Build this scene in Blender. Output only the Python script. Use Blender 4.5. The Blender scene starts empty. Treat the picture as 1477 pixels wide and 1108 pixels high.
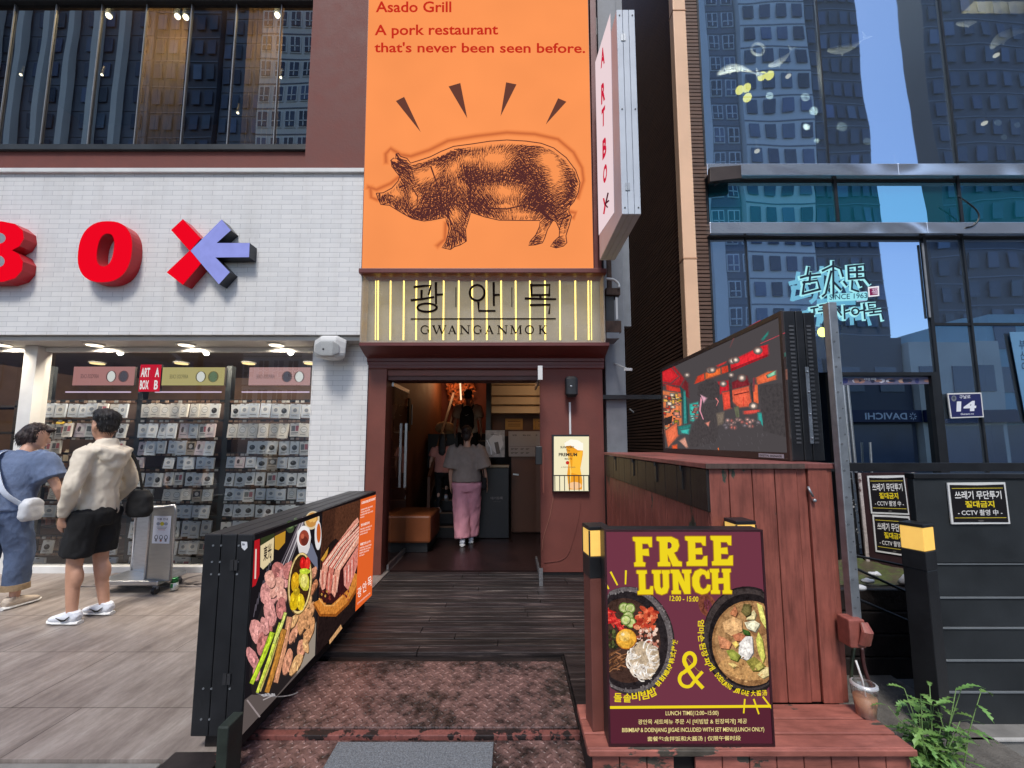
import bpy, bmesh, math, random
from mathutils import Vector, Matrix, noise
C = bpy.context.scene
R = math.radians
rnd = random.Random(7)
# ---------------------------------------------------------------- camera, world, sun, exposure
FPX = 590.0; W0, H0 = 1477.0, 1108.0; PITCH = R(5.6); CY = 580.0; CAMZ = 1.5
cam = bpy.data.cameras.new('camera'); camo = bpy.data.objects.new('camera', cam)
C.collection.objects.link(camo); C.camera = camo
camo.location = (0, 0, CAMZ); camo.rotation_euler = (R(90) + PITCH, 0, 0)
cam.sensor_fit = 'HORIZONTAL'; cam.sensor_width = 36.0; cam.lens = FPX / W0 * 36.0
cam.shift_y = (CY - H0 / 2) / W0; cam.clip_start = 0.05; cam.clip_end = 2000
world = bpy.data.worlds.new('World'); C.world = world; world.use_nodes = True
wn = world.node_tree.nodes; wl = world.node_tree.links
sky = wn.new('ShaderNodeTexSky'); sky.sky_type = 'NISHITA'; sky.sun_disc = False
SUN_EL, SUN_AZ = R(56), R(188)          # azimuth from +Y, clockwise
sky.sun_elevation = SUN_EL; sky.sun_rotation = SUN_AZ; sky.air_density = 1.0; sky.dust_density = 1.5; sky.ozone_density = 2.5
wn['Background'].inputs['Strength'].default_value = 0.13
wl.new(sky.outputs[0], wn['Background'].inputs['Color'])
sun = bpy.data.lights.new('sun', 'SUN'); suno = bpy.data.objects.new('sun', sun); C.collection.objects.link(suno)
sun.energy = 1.5; sun.angle = R(14); sun.color = (1, 0.95, 0.88)
sd = Vector((math.sin(SUN_AZ) * math.cos(SUN_EL), math.cos(SUN_AZ) * math.cos(SUN_EL), math.sin(SUN_EL)))
suno.rotation_euler = sd.to_track_quat('Z', 'Y').to_euler()
C.view_settings.view_transform = 'Standard'; C.view_settings.look = 'None'
C.view_settings.exposure = 0.75; C.view_settings.gamma = 1.0
C.cycles.use_denoising = True; C.cycles.max_bounces = 7; C.cycles.transparent_max_bounces = 14
C.cycles.sample_clamp_indirect = 4.0; C.cycles.caustics_reflective = False; C.cycles.caustics_refractive = False
EXPO = 2 ** C.view_settings.exposure

# ---------------------------------------------------------------- helpers
def s1(v):
    v /= 255.0
    return v / 12.92 if v <= 0.04045 else ((v + 0.055) / 1.055) ** 2.4
def S(r, g, b): return (s1(r), s1(g), s1(b), 1.0)
def ray(px, py):
    dx = (px - W0 / 2) / FPX; dz = (CY - py) / FPX
    c, s = math.cos(PITCH), math.sin(PITCH)
    return Vector((dx, c - dz * s, s + dz * c))
def U(px, py, Y=None, X=None, Z=None, plane=None):
    d = ray(px, py); o = Vector((0, 0, CAMZ))
    if plane: t = (plane[0] - o).dot(plane[1]) / d.dot(plane[1])
    elif Y is not None: t = Y / d.y
    elif X is not None: t = X / d.x
    else: t = (Z - CAMZ) / d.z
    return o + d * t
def UX(px, py, Y): return U(px, py, Y=Y).x
def UZ(px, py, Y): return U(px, py, Y=Y).z

ORG = {}
def tag(o, label=None, cat=None, group=None, kind=None):
    if label: o['label'] = label
    if cat: o['category'] = cat
    if group: o['group'] = group
    if kind: o['kind'] = kind
    return o
def thing(name, label, cat, loc=(0, 0, 0), group=None):
    o = bpy.data.objects.new(name, None); C.collection.objects.link(o)
    o.location = loc; o.empty_display_size = 0.1
    ORG[o.name] = Vector(loc)
    return tag(o, label, cat, group)
def copy_tree(o, parent=None, loc=None):
    c = o.copy(); C.collection.objects.link(c); c.parent = parent
    if loc is not None: c.location = loc
    for ch in o.children: copy_tree(ch, c)
    return c

class MB:
    def __init__(s): s.v = []; s.f = []; s.m = []; s.c = []; s.col = (1, 1, 1, 1); s.mi = 0; s.sm = []; s.smooth = False
    def add(s, vs, fs):
        b = len(s.v); s.v += [Vector(v) for v in vs]
        for f in fs: s.f.append([b + i for i in f]); s.m.append(s.mi); s.c.append(s.col); s.sm.append(s.smooth)
        return s
    def box(s, x0, x1, y0, y1, z0, z1):
        x0, x1 = min(x0, x1), max(x0, x1); y0, y1 = min(y0, y1), max(y0, y1); z0, z1 = min(z0, z1), max(z0, z1)
        v = [(x0,y0,z0),(x1,y0,z0),(x1,y1,z0),(x0,y1,z0),(x0,y0,z1),(x1,y0,z1),(x1,y1,z1),(x0,y1,z1)]
        return s.add(v, [(3,2,1,0),(4,5,6,7),(0,1,5,4),(1,2,6,5),(2,3,7,6),(3,0,4,7)])
    def obox(s, c, ax, ay, az):          # oriented box: centre + half vectors
        c = Vector(c); ax = Vector(ax); ay = Vector(ay); az = Vector(az); v = []
        for k in (-1, 1):
            for a, b in ((-1,-1),(1,-1),(1,1),(-1,1)): v.append(c + ax * a + ay * b + az * k)
        return s.add(v, [(3,2,1,0),(4,5,6,7),(0,1,5,4),(1,2,6,5),(2,3,7,6),(3,0,4,7)])
    def bar(s, p0, p1, w, h=None):
        p0 = Vector(p0); p1 = Vector(p1); t = (p1 - p0); h = h or w
        a = t.cross(Vector((0, 0, 1)))
        if a.length < 1e-6: a = Vector((1, 0, 0))
        a.normalize(); b = a.cross(t).normalized()
        return s.obox((p0 + p1) / 2, t / 2, a * w / 2, b * h / 2)
    def prism(s, pts, d):                # 3D planar polygon extruded by vector d
        n = len(pts); d = Vector(d); p = [Vector(q) for q in pts]
        fs = [list(range(n)), list(range(2 * n - 1, n - 1, -1))] + [(i, i + n, (i + 1) % n + n, (i + 1) % n) for i in range(n)]
        return s.add(p + [q + d for q in p], fs)
    def quad(s, a, b, c, d): return s.add([a, b, c, d], [(0, 1, 2, 3)])
    def loft(s, rings, n=12, ref=(1, 0, 0), caps=True, pw=2.0):   # rings: (centre, rx, ry)
        P = [Vector(r[0]) for r in rings]; b = len(s.v); ref = Vector(ref)
        for i, r in enumerate(rings):
            t = (P[min(i + 1, len(P) - 1)] - P[max(i - 1, 0)])
            t = t.normalized() if t.length > 1e-9 else Vector((0, 0, 1))
            a = ref - t * ref.dot(t)
            if a.length < 0.05: a = Vector((0, 1, 0)) - t * t.y
            a.normalize(); q = t.cross(a)
            for k in range(n):
                th = 2 * math.pi * k / n; cx, sx = math.cos(th), math.sin(th)
                if pw != 2.0:
                    cx = math.copysign(abs(cx) ** (2 / pw), cx); sx = math.copysign(abs(sx) ** (2 / pw), sx)
                s.v.append(P[i] + a * (cx * r[1]) + q * (sx * r[2]))
        def F(f): s.f.append(f); s.m.append(s.mi); s.c.append(s.col); s.sm.append(s.smooth)
        for i in range(len(rings) - 1):
            for k in range(n):
                k2 = (k + 1) % n
                F([b + i*n + k, b + i*n + k2, b + (i+1)*n + k2, b + (i+1)*n + k])
        if caps:
            F([b + k for k in range(n)][::-1]); F([b + (len(rings)-1)*n + k for k in range(n)])
        return s
    def cyl(s, p0, p1, r0, r1=None, n=14):
        r1 = r0 if r1 is None else r1
        return s.loft([(p0, r0, r0), (p1, r1, r1)], n)
    def tube(s, pts, r, n=8):
        rs = r if isinstance(r, (list, tuple)) else [r] * len(pts)
        sm = s.smooth; s.smooth = True
        s.loft([(p, q, q) for p, q in zip(pts, rs)], n, ref=(0.31, 0.2, 0.93)); s.smooth = sm
        return s
    def ball(s, c, rx, ry=None, rz=None, n=12, m=8):
        ry = ry or rx; rz = rz or rx; c = Vector(c); sm = s.smooth; s.smooth = True
        rings = []
        b = len(s.v)
        for i in range(1, m):
            ph = math.pi * i / m
            for k in range(n):
                th = 2 * math.pi * k / n
                s.v.append(c + Vector((rx * math.sin(ph) * math.cos(th), ry * math.sin(ph) * math.sin(th), -rz * math.cos(ph))))
        top = len(s.v); s.v.append(c + Vector((0, 0, rz))); bot = len(s.v); s.v.append(c - Vector((0, 0, rz)))
        def F(f): s.f.append(f); s.m.append(s.mi); s.c.append(s.col); s.sm.append(True)
        for i in range(m - 2):
            for k in range(n):
                k2 = (k + 1) % n; F([b+i*n+k, b+i*n+k2, b+(i+1)*n+k2, b+(i+1)*n+k])
        for k in range(n):
            k2 = (k + 1) % n; F([bot, b+k2, b+k]); F([top, b+(m-2)*n+k, b+(m-2)*n+k2])
        s.smooth = sm
        return s
    def build(s, name, mats, parent=None, bevel=0, kind=None, label=None, cat=None, group=None):
        o0 = Vector((0, 0, 0)); q = parent
        while q is not None:
            if q.name in ORG: o0 = ORG[q.name]; break
            q = q.parent
        me = bpy.data.meshes.new(name)
        me.from_pydata([v - o0 for v in s.v], [], s.f)
        if not isinstance(mats, (list, tuple)): mats = [mats]
        for m in mats: me.materials.append(m)
        me.polygons.foreach_set('material_index', s.m); me.polygons.foreach_set('use_smooth', s.sm)
        at = me.color_attributes.new('Col', 'FLOAT_COLOR', 'CORNER')
        flat = []
        for p, c in zip(me.polygons, s.c): flat += list(c) * p.loop_total
        at.data.foreach_set('color', flat)
        me.update()
        o = bpy.data.objects.new(name, me); C.collection.objects.link(o); o.parent = parent
        if bevel:
            md = o.modifiers.new('bevel', 'BEVEL'); md.width = bevel; md.segments = 2; md.limit_method = 'ANGLE'; md.angle_limit = R(40)
        return tag(o, label, cat, group, kind)
    def fuse(s, name, mat, parent=None, voxel=0.012, it=6, folds=0, fs=9.0, stretch=(1, 1, 1)):
        o = s.build('tmp_fuse', mat, None); C.collection.objects.unlink(o)
        ws = bpy.data.scenes.get('workshop') or bpy.data.scenes.new('workshop'); ws.collection.objects.link(o)
        md = o.modifiers.new('r', 'REMESH'); md.mode = 'VOXEL'; md.voxel_size = voxel
        md2 = o.modifiers.new('s', 'SMOOTH'); md2.iterations = it; md2.factor = 0.5
        ws.view_layers[0].update()
        with bpy.context.temp_override(scene=ws, view_layer=ws.view_layers[0]): dg = bpy.context.evaluated_depsgraph_get(); dg.update()
        me = bpy.data.meshes.new_from_object(o.evaluated_get(dg))
        bpy.data.objects.remove(o)
        me.name = name
        if folds:
            for v in me.vertices:
                p = Vector((v.co.x * stretch[0], v.co.y * stretch[1], v.co.z * stretch[2])) * fs
                h = .7 * noise.noise(p) + .55 * (.55 - 2.2 * abs(noise.noise(p * 1.35 + Vector((3, 1, 7))))) + .3 * (.4 - 2 * abs(noise.noise(p * 3.1 + Vector((5, 9, 2)))))
                v.co += v.normal * (h * folds)
        for p in me.polygons: p.use_smooth = True
        if not me.materials: me.materials.append(mat)
        ob = bpy.data.objects.new(name, me); C.collection.objects.link(ob); ob.parent = parent
        return ob

# glyphs from the built-in fonts
_g = {}
def glyphs(body, bold=0.0):
    k = (body, bold)
    if k in _g: return _g[k]
    cu = bpy.data.curves.new('t', 'FONT'); cu.body = body; cu.fill_mode = 'FRONT'; cu.resolution_u = 3; cu.offset = bold
    ob = bpy.data.objects.new('t', cu); me = ob.to_mesh()
    v = [(p.co.x, p.co.y) for p in me.vertices]; f = [list(p.vertices) for p in me.polygons]
    ob.to_mesh_clear(); bpy.data.objects.remove(ob); bpy.data.curves.remove(cu)
    if not v: v = [(0, 0), (1, 0), (1, 1)]; f = []
    x0 = min(p[0] for p in v); x1 = max(p[0] for p in v); y0 = min(p[1] for p in v); y1 = max(p[1] for p in v)
    v = [((p[0] - x0) / max(x1 - x0, 1e-6), (p[1] - y0) / max(y1 - y0, 1e-6)) for p in v]
    _g[k] = (v, f, (x1 - x0) / max(y1 - y0, 1e-6)); return _g[k]

class Print:
    """flat artwork on a real surface: mapf takes drawing coordinates to a point of the surface, n is its outward normal"""
    def __init__(s, mapf, n, step=2.5e-5):
        s.tex = 0; s.map = mapf; s.n = Vector(n).normalized(); s.st = step; s.k = 0; s.mb = MB()
    def add(s, pts, fs, col):
        s.k += 1; d = s.n * (0.0008 + s.k * s.st); s.mb.col = S(*col)[:3] + (1.0 - s.tex,)
        s.mb.add([s.map(*p) + d for p in pts], fs)
    def poly(s, pts, col): s.add(pts, [list(range(len(pts)))], col)
    def rect(s, x0, y0, x1, y1, col): s.poly([(x0, y0), (x1, y0), (x1, y1), (x0, y1)], col)
    def ell(s, cx, cy, rx, ry, col, rot=0, n=20, a0=0, a1=360, jit=0, seed=0):
        pts = []; c, sn = math.cos(R(rot)), math.sin(R(rot)); full = abs(a1 - a0) >= 360
        for i in range(n if full else n + 1):
            t = R(a0 + (a1 - a0) * i / n); r = 1 + (jit * noise.noise(Vector((math.cos(t) * 1.3 + seed * 7.1, math.sin(t) * 1.3, seed * 3.3))) if jit else 0)
            x, y = rx * r * math.cos(t), ry * r * math.sin(t)
            pts.append((cx + x * c - y * sn, cy + x * sn + y * c))
        s.poly(pts, col)
    def stroke(s, pts, w, col, w1=None, cap=False):
        w1 = w if w1 is None else w1; n = len(pts); L = []; Rr = []
        for i, p in enumerate(pts):
            a = pts[max(i - 1, 0)]; b = pts[min(i + 1, n - 1)]
            tx, ty = b[0] - a[0], b[1] - a[1]; l = math.hypot(tx, ty) or 1; tx /= l; ty /= l
            x, y = p
            if cap and i == 0: x -= tx * w * .5; y -= ty * w * .5
            if cap and i == n - 1: x += tx * w1 * .5; y += ty * w1 * .5
            h = (w + (w1 - w) * i / max(n - 1, 1)) / 2
            L.append((x - ty * h, y + tx * h)); Rr.append((x + ty * h, y - tx * h))
        s.add(L + Rr, [(i, i + 1, n + i + 1, n + i) for i in range(n - 1)], col)
    def text(s, body, o, u, v, col, bold=0.0, mirror=False):   # o = lower-left, u = width vector, v = height vector
        g, f, asp = glyphs(body, bold)
        pts = [(o[0] + u[0] * (1 - a if mirror else a) + v[0] * b, o[1] + u[1] * (1 - a if mirror else a) + v[1] * b) for a, b in g]
        s.add(pts, f, col)
    def build(s, name, mat, parent=None, **k): return s.mb.build(name, mat, parent, **k)
def crop(x0, y0, sc, **k): return lambda a, b: U(x0 + a / sc, y0 + b / sc, **k)
def arc(cx, cy, rx, ry, a0, a1, n=10): return [(cx + rx * math.cos(R(a0 + (a1 - a0) * i / n)), cy + ry * math.sin(R(a0 + (a1 - a0) * i / n))) for i in range(n + 1)]

# ---------------------------------------------------------------- materials
def newmat(name):
    m = bpy.data.materials.new(name); m.use_nodes = True; nt = m.node_tree
    return m, nt, nt.nodes, nt.links, nt.nodes['Principled BSDF']
def coords(nt, scale=(1, 1, 1), rot=(0, 0, 0)):
    tc = nt.nodes.new('ShaderNodeTexCoord'); mp = nt.nodes.new('ShaderNodeMapping')
    geo = nt.nodes.new('ShaderNodeNewGeometry')
    mp.inputs['Scale'].default_value = scale; mp.inputs['Rotation'].default_value = rot
    nt.links.new(geo.outputs['Position'], mp.inputs['Vector']); return mp
def nz(nt, vec, scale, detail=5, rough=.6):
    n = nt.nodes.new('ShaderNodeTexNoise'); n.inputs['Scale'].default_value = scale; n.inputs['Detail'].default_value = detail; n.inputs['Roughness'].default_value = rough
    nt.links.new(vec.outputs[0], n.inputs['Vector']); return n
def ramp(nt, fac, stops):
    r = nt.nodes.new('ShaderNodeValToRGB'); e = r.color_ramp.elements
    while len(e) < len(stops): e.new(0.5)
    for i, (p, c) in enumerate(stops): e[i].position = p; e[i].color = c
    nt.links.new(fac, r.inputs[0]); return r
def mixc(nt, fac, a, b, mode='MIX'):
    m = nt.nodes.new('ShaderNodeMix'); m.data_type = 'RGBA'; m.blend_type = mode
    for inp, v in ((m.inputs[0], fac), (m.inputs[6], a), (m.inputs[7], b)):
        if hasattr(v, 'links'): nt.links.new(v, inp)
        else: inp.default_value = v
    return m.outputs[2]
def bump(nt, h, strength, dist=.01):
    b = nt.nodes.new('ShaderNodeBump'); b.inputs['Strength'].default_value = strength; b.inputs['Distance'].default_value = dist
    nt.links.new(h, b.inputs['Height']); return b
def sc(c, k): return (min(c[0]*k, 1), min(c[1]*k, 1), min(c[2]*k, 1), 1)
def M(name, col, rough=.6, var=.18, scale=6, stretch=(1, 1, 1), bmp=.1, metal=0, spec=.5, fine=0, attr=False):
    """painted / plain surface with mottling and a little bump"""
    m, nt, N, L, p = newmat(name)
    mp = coords(nt, stretch); n = nz(nt, mp, scale)
    base = col
    r = ramp(nt, n.outputs[0], [(.3, sc(base, 1 - var)), (.7, sc(base, 1 + var))])
    out = r.outputs[0]
    if attr:
        a = N.new('ShaderNodeVertexColor'); a.layer_name = 'Col'; out = mixc(nt, 1.0, out, a.outputs[0], 'MULTIPLY')
    L.new(out, p.inputs['Base Color'])
    rr = N.new('ShaderNodeMapRange'); rr.inputs[3].default_value = max(rough - .12, .03); rr.inputs[4].default_value = min(rough + .12, 1)
    L.new(n.outputs[0], rr.inputs[0]); L.new(rr.outputs[0], p.inputs['Roughness'])
    p.inputs['Metallic'].default_value = metal; p.inputs['Specular IOR Level'].default_value = spec
    if bmp:
        n2 = nz(nt, mp, scale * (fine or 6), 4); L.new(bump(nt, n2.outputs[0], bmp, .01).outputs[0], p.inputs['Normal'])
    return m
def PEEL(name, paint, under, thr=.62, scale=3, rough=.5, stretch=(1, 1, 1), grain=(14, 14, 1.2)):
    m, nt, N, L, p = newmat(name)
    mp = coords(nt, stretch); n = nz(nt, mp, scale, 8, .65); n2 = nz(nt, mp, scale * 5, 5)
    c1 = ramp(nt, n2.outputs[0], [(.3, sc(paint, .78)), (.7, sc(paint, 1.18))])
    c2 = ramp(nt, n2.outputs[0], [(.3, sc(under, .6)), (.7, sc(under, 1.4))])
    f = ramp(nt, n.outputs[0], [(thr, (0, 0, 0, 1)), (thr + .012, (1, 1, 1, 1))])
    ng = nz(nt, coords(nt, grain), 3.0, 7, .7); gr = ramp(nt, ng.outputs[0], [(.30, (.62, .60, .60, 1)), (.5, (1, 1, 1, 1)), (.72, (1.16, 1.14, 1.12, 1))])
    nd = nz(nt, coords(nt), 1.7, 6, .65); dr_ = ramp(nt, nd.outputs[0], [(.36, (.70, .68, .67, 1)), (.62, (1.08, 1.08, 1.08, 1))])
    pt_ = mixc(nt, 1.0, mixc(nt, 1.0, c1.outputs[0], gr.outputs[0], 'MULTIPLY'), dr_.outputs[0], 'MULTIPLY')
    L.new(mixc(nt, f.outputs[0], pt_, c2.outputs[0]), p.inputs['Base Color'])
    p.inputs['Roughness'].default_value = rough
    inv = N.new('ShaderNodeInvert'); L.new(f.outputs[0], inv.inputs[1])
    L.new(bump(nt, inv.outputs[0], .5, .003).outputs[0], p.inputs['Normal'])
    return m
def GLOW(name, strength=1.0, attr=True, col=(1, 1, 1, 1), base=.0, var=0, vs=1.5, rough=.6, tex=False, spec=.0):
    """printed / coloured face lit from behind; output level is independent of the exposure setting"""
    m, nt, N, L, p = newmat(name)
    if attr:
        a = N.new('ShaderNodeVertexColor'); a.layer_name = 'Col'
        if tex:      # photographic grain inside printed pictures (the alpha of the print colour says where)
            w = coords(nt); n = nz(nt, w, 46, 6, .7); n3 = nz(nt, w, 150, 3, .6)
            r = ramp(nt, n.outputs[0], [(.30, (.42, .36, .34, 1)), (.5, (1, 1, 1, 1)), (.72, (1.55, 1.45, 1.35, 1))]); r3 = ramp(nt, n3.outputs[0], [(.3, (.75, .72, .7, 1)), (.7, (1.2, 1.2, 1.2, 1))])
            inv = N.new('ShaderNodeMath'); inv.operation = 'SUBTRACT'; inv.inputs[0].default_value = 1; L.new(a.outputs[1], inv.inputs[1])
            out = mixc(nt, inv.outputs[0], a.outputs[0], mixc(nt, 1.0, mixc(nt, 1.0, a.outputs[0], r.outputs[0], 'MULTIPLY'), r3.outputs[0], 'MULTIPLY'))
        else: out = a.outputs[0]
    else:
        q = N.new('ShaderNodeRGB'); q.outputs[0].default_value = col; out = q.outputs[0]
    if var:
        n = nz(nt, coords(nt), vs, 2); r = ramp(nt, n.outputs[0], [(.3, (1 - var,) * 3 + (1,)), (.7, (1, 1, 1, 1))]); out = mixc(nt, 1.0, out, r.outputs[0], 'MULTIPLY')
    L.new(out, p.inputs['Emission Color']); p.inputs['Emission Strength'].default_value = strength / EXPO
    p.inputs['Base Color'].default_value = (base, base, base, 1); p.inputs['Roughness'].default_value = rough; p.inputs['Specular IOR Level'].default_value = spec
    m.cycles.emission_sampling = 'NONE'
    return m
def PAPER(name, rough=.5, spec=.3, k=1.0):
    m, nt, N, L, p = newmat(name); a = N.new('ShaderNodeVertexColor'); a.layer_name = 'Col'
    out = a.outputs[0]
    if k != 1.0: out = mixc(nt, 1.0, out, (k, k, k, 1), 'MULTIPLY')
    L.new(out, p.inputs['Base Color']); p.inputs['Roughness'].default_value = rough; p.inputs['Specular IOR Level'].default_value = spec
    return m
def GLASS(name, tint, refl, fac, wave=0.0, wscale=.6, rough=0.0, fres=False, film=0, filmc=(.30, .38, .46, 1)):
    m, nt, N, L, p = newmat(name); N.remove(p)
    tr = N.new('ShaderNodeBsdfTransparent'); tr.inputs[0].default_value = tint
    gl = N.new('ShaderNodeBsdfGlossy'); gl.inputs['Color'].default_value = refl; gl.inputs['Roughness'].default_value = rough
    mx = N.new('ShaderNodeMixShader'); mx.inputs[0].default_value = fac
    if fres:
        fr = N.new('ShaderNodeFresnel'); fr.inputs[0].default_value = 1.5
        ad = N.new('ShaderNodeMath'); ad.operation = 'MULTIPLY_ADD'; L.new(fr.outputs[0], ad.inputs[0]); ad.inputs[1].default_value = 1.4; ad.inputs[2].default_value = fac; ad.use_clamp = True
        L.new(ad.outputs[0], mx.inputs[0])
    if wave:
        n = nz(nt, coords(nt), wscale, 1.5, .4); b = bump(nt, n.outputs[0], 1.0, wave); L.new(b.outputs[0], gl.inputs['Normal'])
    if film:       # pale diffuse haze mixed in to soften the contrast
        df = N.new('ShaderNodeBsdfDiffuse'); df.inputs[0].default_value = filmc; m2 = N.new('ShaderNodeMixShader'); m2.inputs[0].default_value = film; L.new(tr.outputs[0], m2.inputs[1]); L.new(df.outputs[0], m2.inputs[2]); tr = m2
    L.new(tr.outputs[0], mx.inputs[1]); L.new(gl.outputs[0], mx.inputs[2])
    L.new(mx.outputs[0], N['Material Output'].inputs['Surface'])
    return m
def BRICK(name, c1, c2, mortar, bw, bh, ms, rough=.35, off=.5, axis='XZ', bmp=.4):
    m, nt, N, L, p = newmat(name)
    geo = N.new('ShaderNodeNewGeometry'); sp = N.new('ShaderNodeSeparateXYZ'); cb = N.new('ShaderNodeCombineXYZ')
    L.new(geo.outputs['Position'], sp.inputs[0]); L.new(sp.outputs['XYZ'.index(axis[0])], cb.inputs[0]); L.new(sp.outputs['XYZ'.index(axis[1])], cb.inputs[1])
    b = N.new('ShaderNodeTexBrick'); b.offset = off; b.inputs['Scale'].default_value = 1; b.inputs['Brick Width'].default_value = bw; b.inputs['Row Height'].default_value = bh
    b.inputs['Mortar Size'].default_value = ms; b.inputs['Mortar Smooth'].default_value = .2; b.inputs['Bias'].default_value = -.2
    b.inputs['Color1'].default_value = c1; b.inputs['Color2'].default_value = c2; b.inputs['Mortar'].default_value = mortar
    L.new(cb.outputs[0], b.inputs['Vector'])
    mp = coords(nt); n = nz(nt, coords(nt, (5, 5, .5)), 1.2, 7, .65); r = ramp(nt, n.outputs[0], [(.30, (.90, .89, .88, 1)), (.52, (.98, .98, .98, 1)), (.7, (1, 1, 1, 1))])
    L.new(mixc(nt, 1.0, b.outputs[0], r.outputs[0], 'MULTIPLY'), p.inputs['Base Color'])
    p.inputs['Roughness'].default_value = rough
    inv = N.new('ShaderNodeInvert'); L.new(b.outputs['Fac'], inv.inputs[1]); L.new(bump(nt, inv.outputs[0], bmp, .004).outputs[0], p.inputs['Normal'])
    return m
def TREAD(name):
    """worn chequer plate: raised dashes in two directions, old red paint over dark metal"""
    m, nt, N, L, p = newmat(name)
    mp = coords(nt, (23, 23, 23), (0, 0, R(45)))
    def mt(op, a, b=None, c=None):
        q = N.new('ShaderNodeMath'); q.operation = op
        for i, v in enumerate((a, b, c)):
            if v is None: continue
            if hasattr(v, 'links'): L.new(v, q.inputs[i])
            else: q.inputs[i].default_value = v
        return q.outputs[0]
    sp = N.new('ShaderNodeSeparateXYZ'); L.new(mp.outputs[0], sp.inputs[0]); x, y = sp.outputs[0], sp.outputs[1]
    par = mt('MODULO', mt('ABSOLUTE', mt('ADD', mt('FLOOR', x), mt('FLOOR', y))), 2.0)
    fx = mt('SUBTRACT', mt('FRACT', x), .5); fy = mt('SUBTRACT', mt('FRACT', y), .5)
    d = mt('SUBTRACT', fy, fx); a = mt('MULTIPLY_ADD', par, d, fx); b = mt('MULTIPLY_ADD', par, mt('SUBTRACT', fx, fy), fy)
    e = mt('SUBTRACT', 1.0, mt('ADD', mt('POWER', mt('ABSOLUTE', mt('MULTIPLY', a, 2.1)), 2.0), mt('POWER', mt('ABSOLUTE', mt('MULTIPLY', b, 5.0)), 2.0)))
    h = mt('MULTIPLY', mt('MAXIMUM', e, 0.0), 1.6); h = mt('MINIMUM', h, 1.0)
    w = coords(nt); n1 = nz(nt, w, 1.4, 9, .68); n2 = nz(nt, w, 16, 6, .7)
    wear = mt('ADD', mt('MULTIPLY_ADD', n2.outputs[0], .40, mt('MULTIPLY', n1.outputs[0], .90)), mt('MULTIPLY', h, -.05))
    f = ramp(nt, wear, [(.56, (0, 0, 0, 1)), (.70, (1, 1, 1, 1))])
    pc = ramp(nt, n2.outputs[0], [(.3, S(98, 74, 71)), (.7, S(154, 122, 116))]); dc = ramp(nt, n2.outputs[0], [(.35, S(34, 29, 29)), (.7, S(88, 77, 75))])
    hc = ramp(nt, h, [(.05, (.66, .64, .64, 1)), (.6, (1.22, 1.18, 1.16, 1))])
    L.new(mixc(nt, 1.0, mixc(nt, f.outputs[0], dc.outputs[0], pc.outputs[0]), hc.outputs[0], 'MULTIPLY'), p.inputs['Base Color'])
    p.inputs['Roughness'].default_value = .38; p.inputs['Specular IOR Level'].default_value = .6
    L.new(bump(nt, mt('ADD', h, mt('MULTIPLY', n2.outputs[0], .5)), .9, .006).outputs[0], p.inputs['Normal'])
    return m
def DECK(name, c0, c1, c2, along='X', scale=1.0):
    m, nt, N, L, p = newmat(name)
    st = (.8, 16, 16) if along == 'X' else (16, .8, 16)
    w = coords(nt, st); n = nz(nt, w, 2.2 * scale, 8, .7); q = coords(nt); n1 = nz(nt, q, 1.6, 5)
    r = ramp(nt, n.outputs[0], [(.37, c0), (.47, c1), (.56, sc(c1, 1.7)), (.66, c2)])
    r2 = ramp(nt, n1.outputs[0], [(.35, (.6, .6, .6, 1)), (.65, (1.1, 1.1, 1.1, 1))])
    a = N.new('ShaderNodeVertexColor'); a.layer_name = 'Col'
    o = mixc(nt, 1.0, mixc(nt, 1.0, r.outputs[0], r2.outputs[0], 'MULTIPLY'), a.outputs[0], 'MULTIPLY')
    L.new(o, p.inputs['Base Color']); p.inputs['Roughness'].default_value = .55
    L.new(bump(nt, n.outputs[0], .6, .006).outputs[0], p.inputs['Normal'])
    return m
def TILE(name):
    m, nt, N, L, p = newmat(name)
    w = coords(nt, (5.5, 1.0, 1), (0, 0, R(-6))); n = nz(nt, w, 1.3, 9, .68); q = coords(nt, (9, 2.4, 1), (0, 0, R(-6))); n2 = nz(nt, q, 3.2, 6, .7)
    r = ramp(nt, n.outputs[0], [(.33, S(122, 112, 107)), (.5, S(148, 138, 132)), (.7, S(173, 165, 159))])
    r2 = ramp(nt, n2.outputs[0], [(.35, (.8, .79, .78, 1)), (.6, (1.04, 1.04, 1.04, 1))])
    geo = N.new('ShaderNodeNewGeometry')
    b = N.new('ShaderNodeTexBrick'); b.offset = .33; b.inputs['Scale'].default_value = 1; b.inputs['Brick Width'].default_value = 1.22; b.inputs['Row Height'].default_value = .62
    b.inputs['Mortar Size'].default_value = .003; b.inputs['Color1'].default_value = (1, 1, 1, 1); b.inputs['Color2'].default_value = (.92, .92, .92, 1); b.inputs['Mortar'].default_value = (.32, .3, .3, 1)
    mq = N.new('ShaderNodeMapping'); mq.inputs['Rotation'].default_value = (0, 0, 0); L.new(geo.outputs['Position'], mq.inputs[0]); L.new(mq.outputs[0], b.inputs['Vector'])
    o = mixc(nt, 1.0, mixc(nt, 1.0, r.outputs[0], r2.outputs[0], 'MULTIPLY'), b.outputs[0], 'MULTIPLY')
    ns = nz(nt, coords(nt), 1.1, 7, .7); rs_ = ramp(nt, ns.outputs[0], [(.36, (.76, .74, .72, 1)), (.56, (1, 1, 1, 1))]); o = mixc(nt, 1.0, o, rs_.outputs[0], 'MULTIPLY')
    L.new(o, p.inputs['Base Color']); p.inputs['Roughness'].default_value = .42
    L.new(bump(nt, n2.outputs[0], .15, .004).outputs[0], p.inputs['Normal'])
    return m

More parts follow.
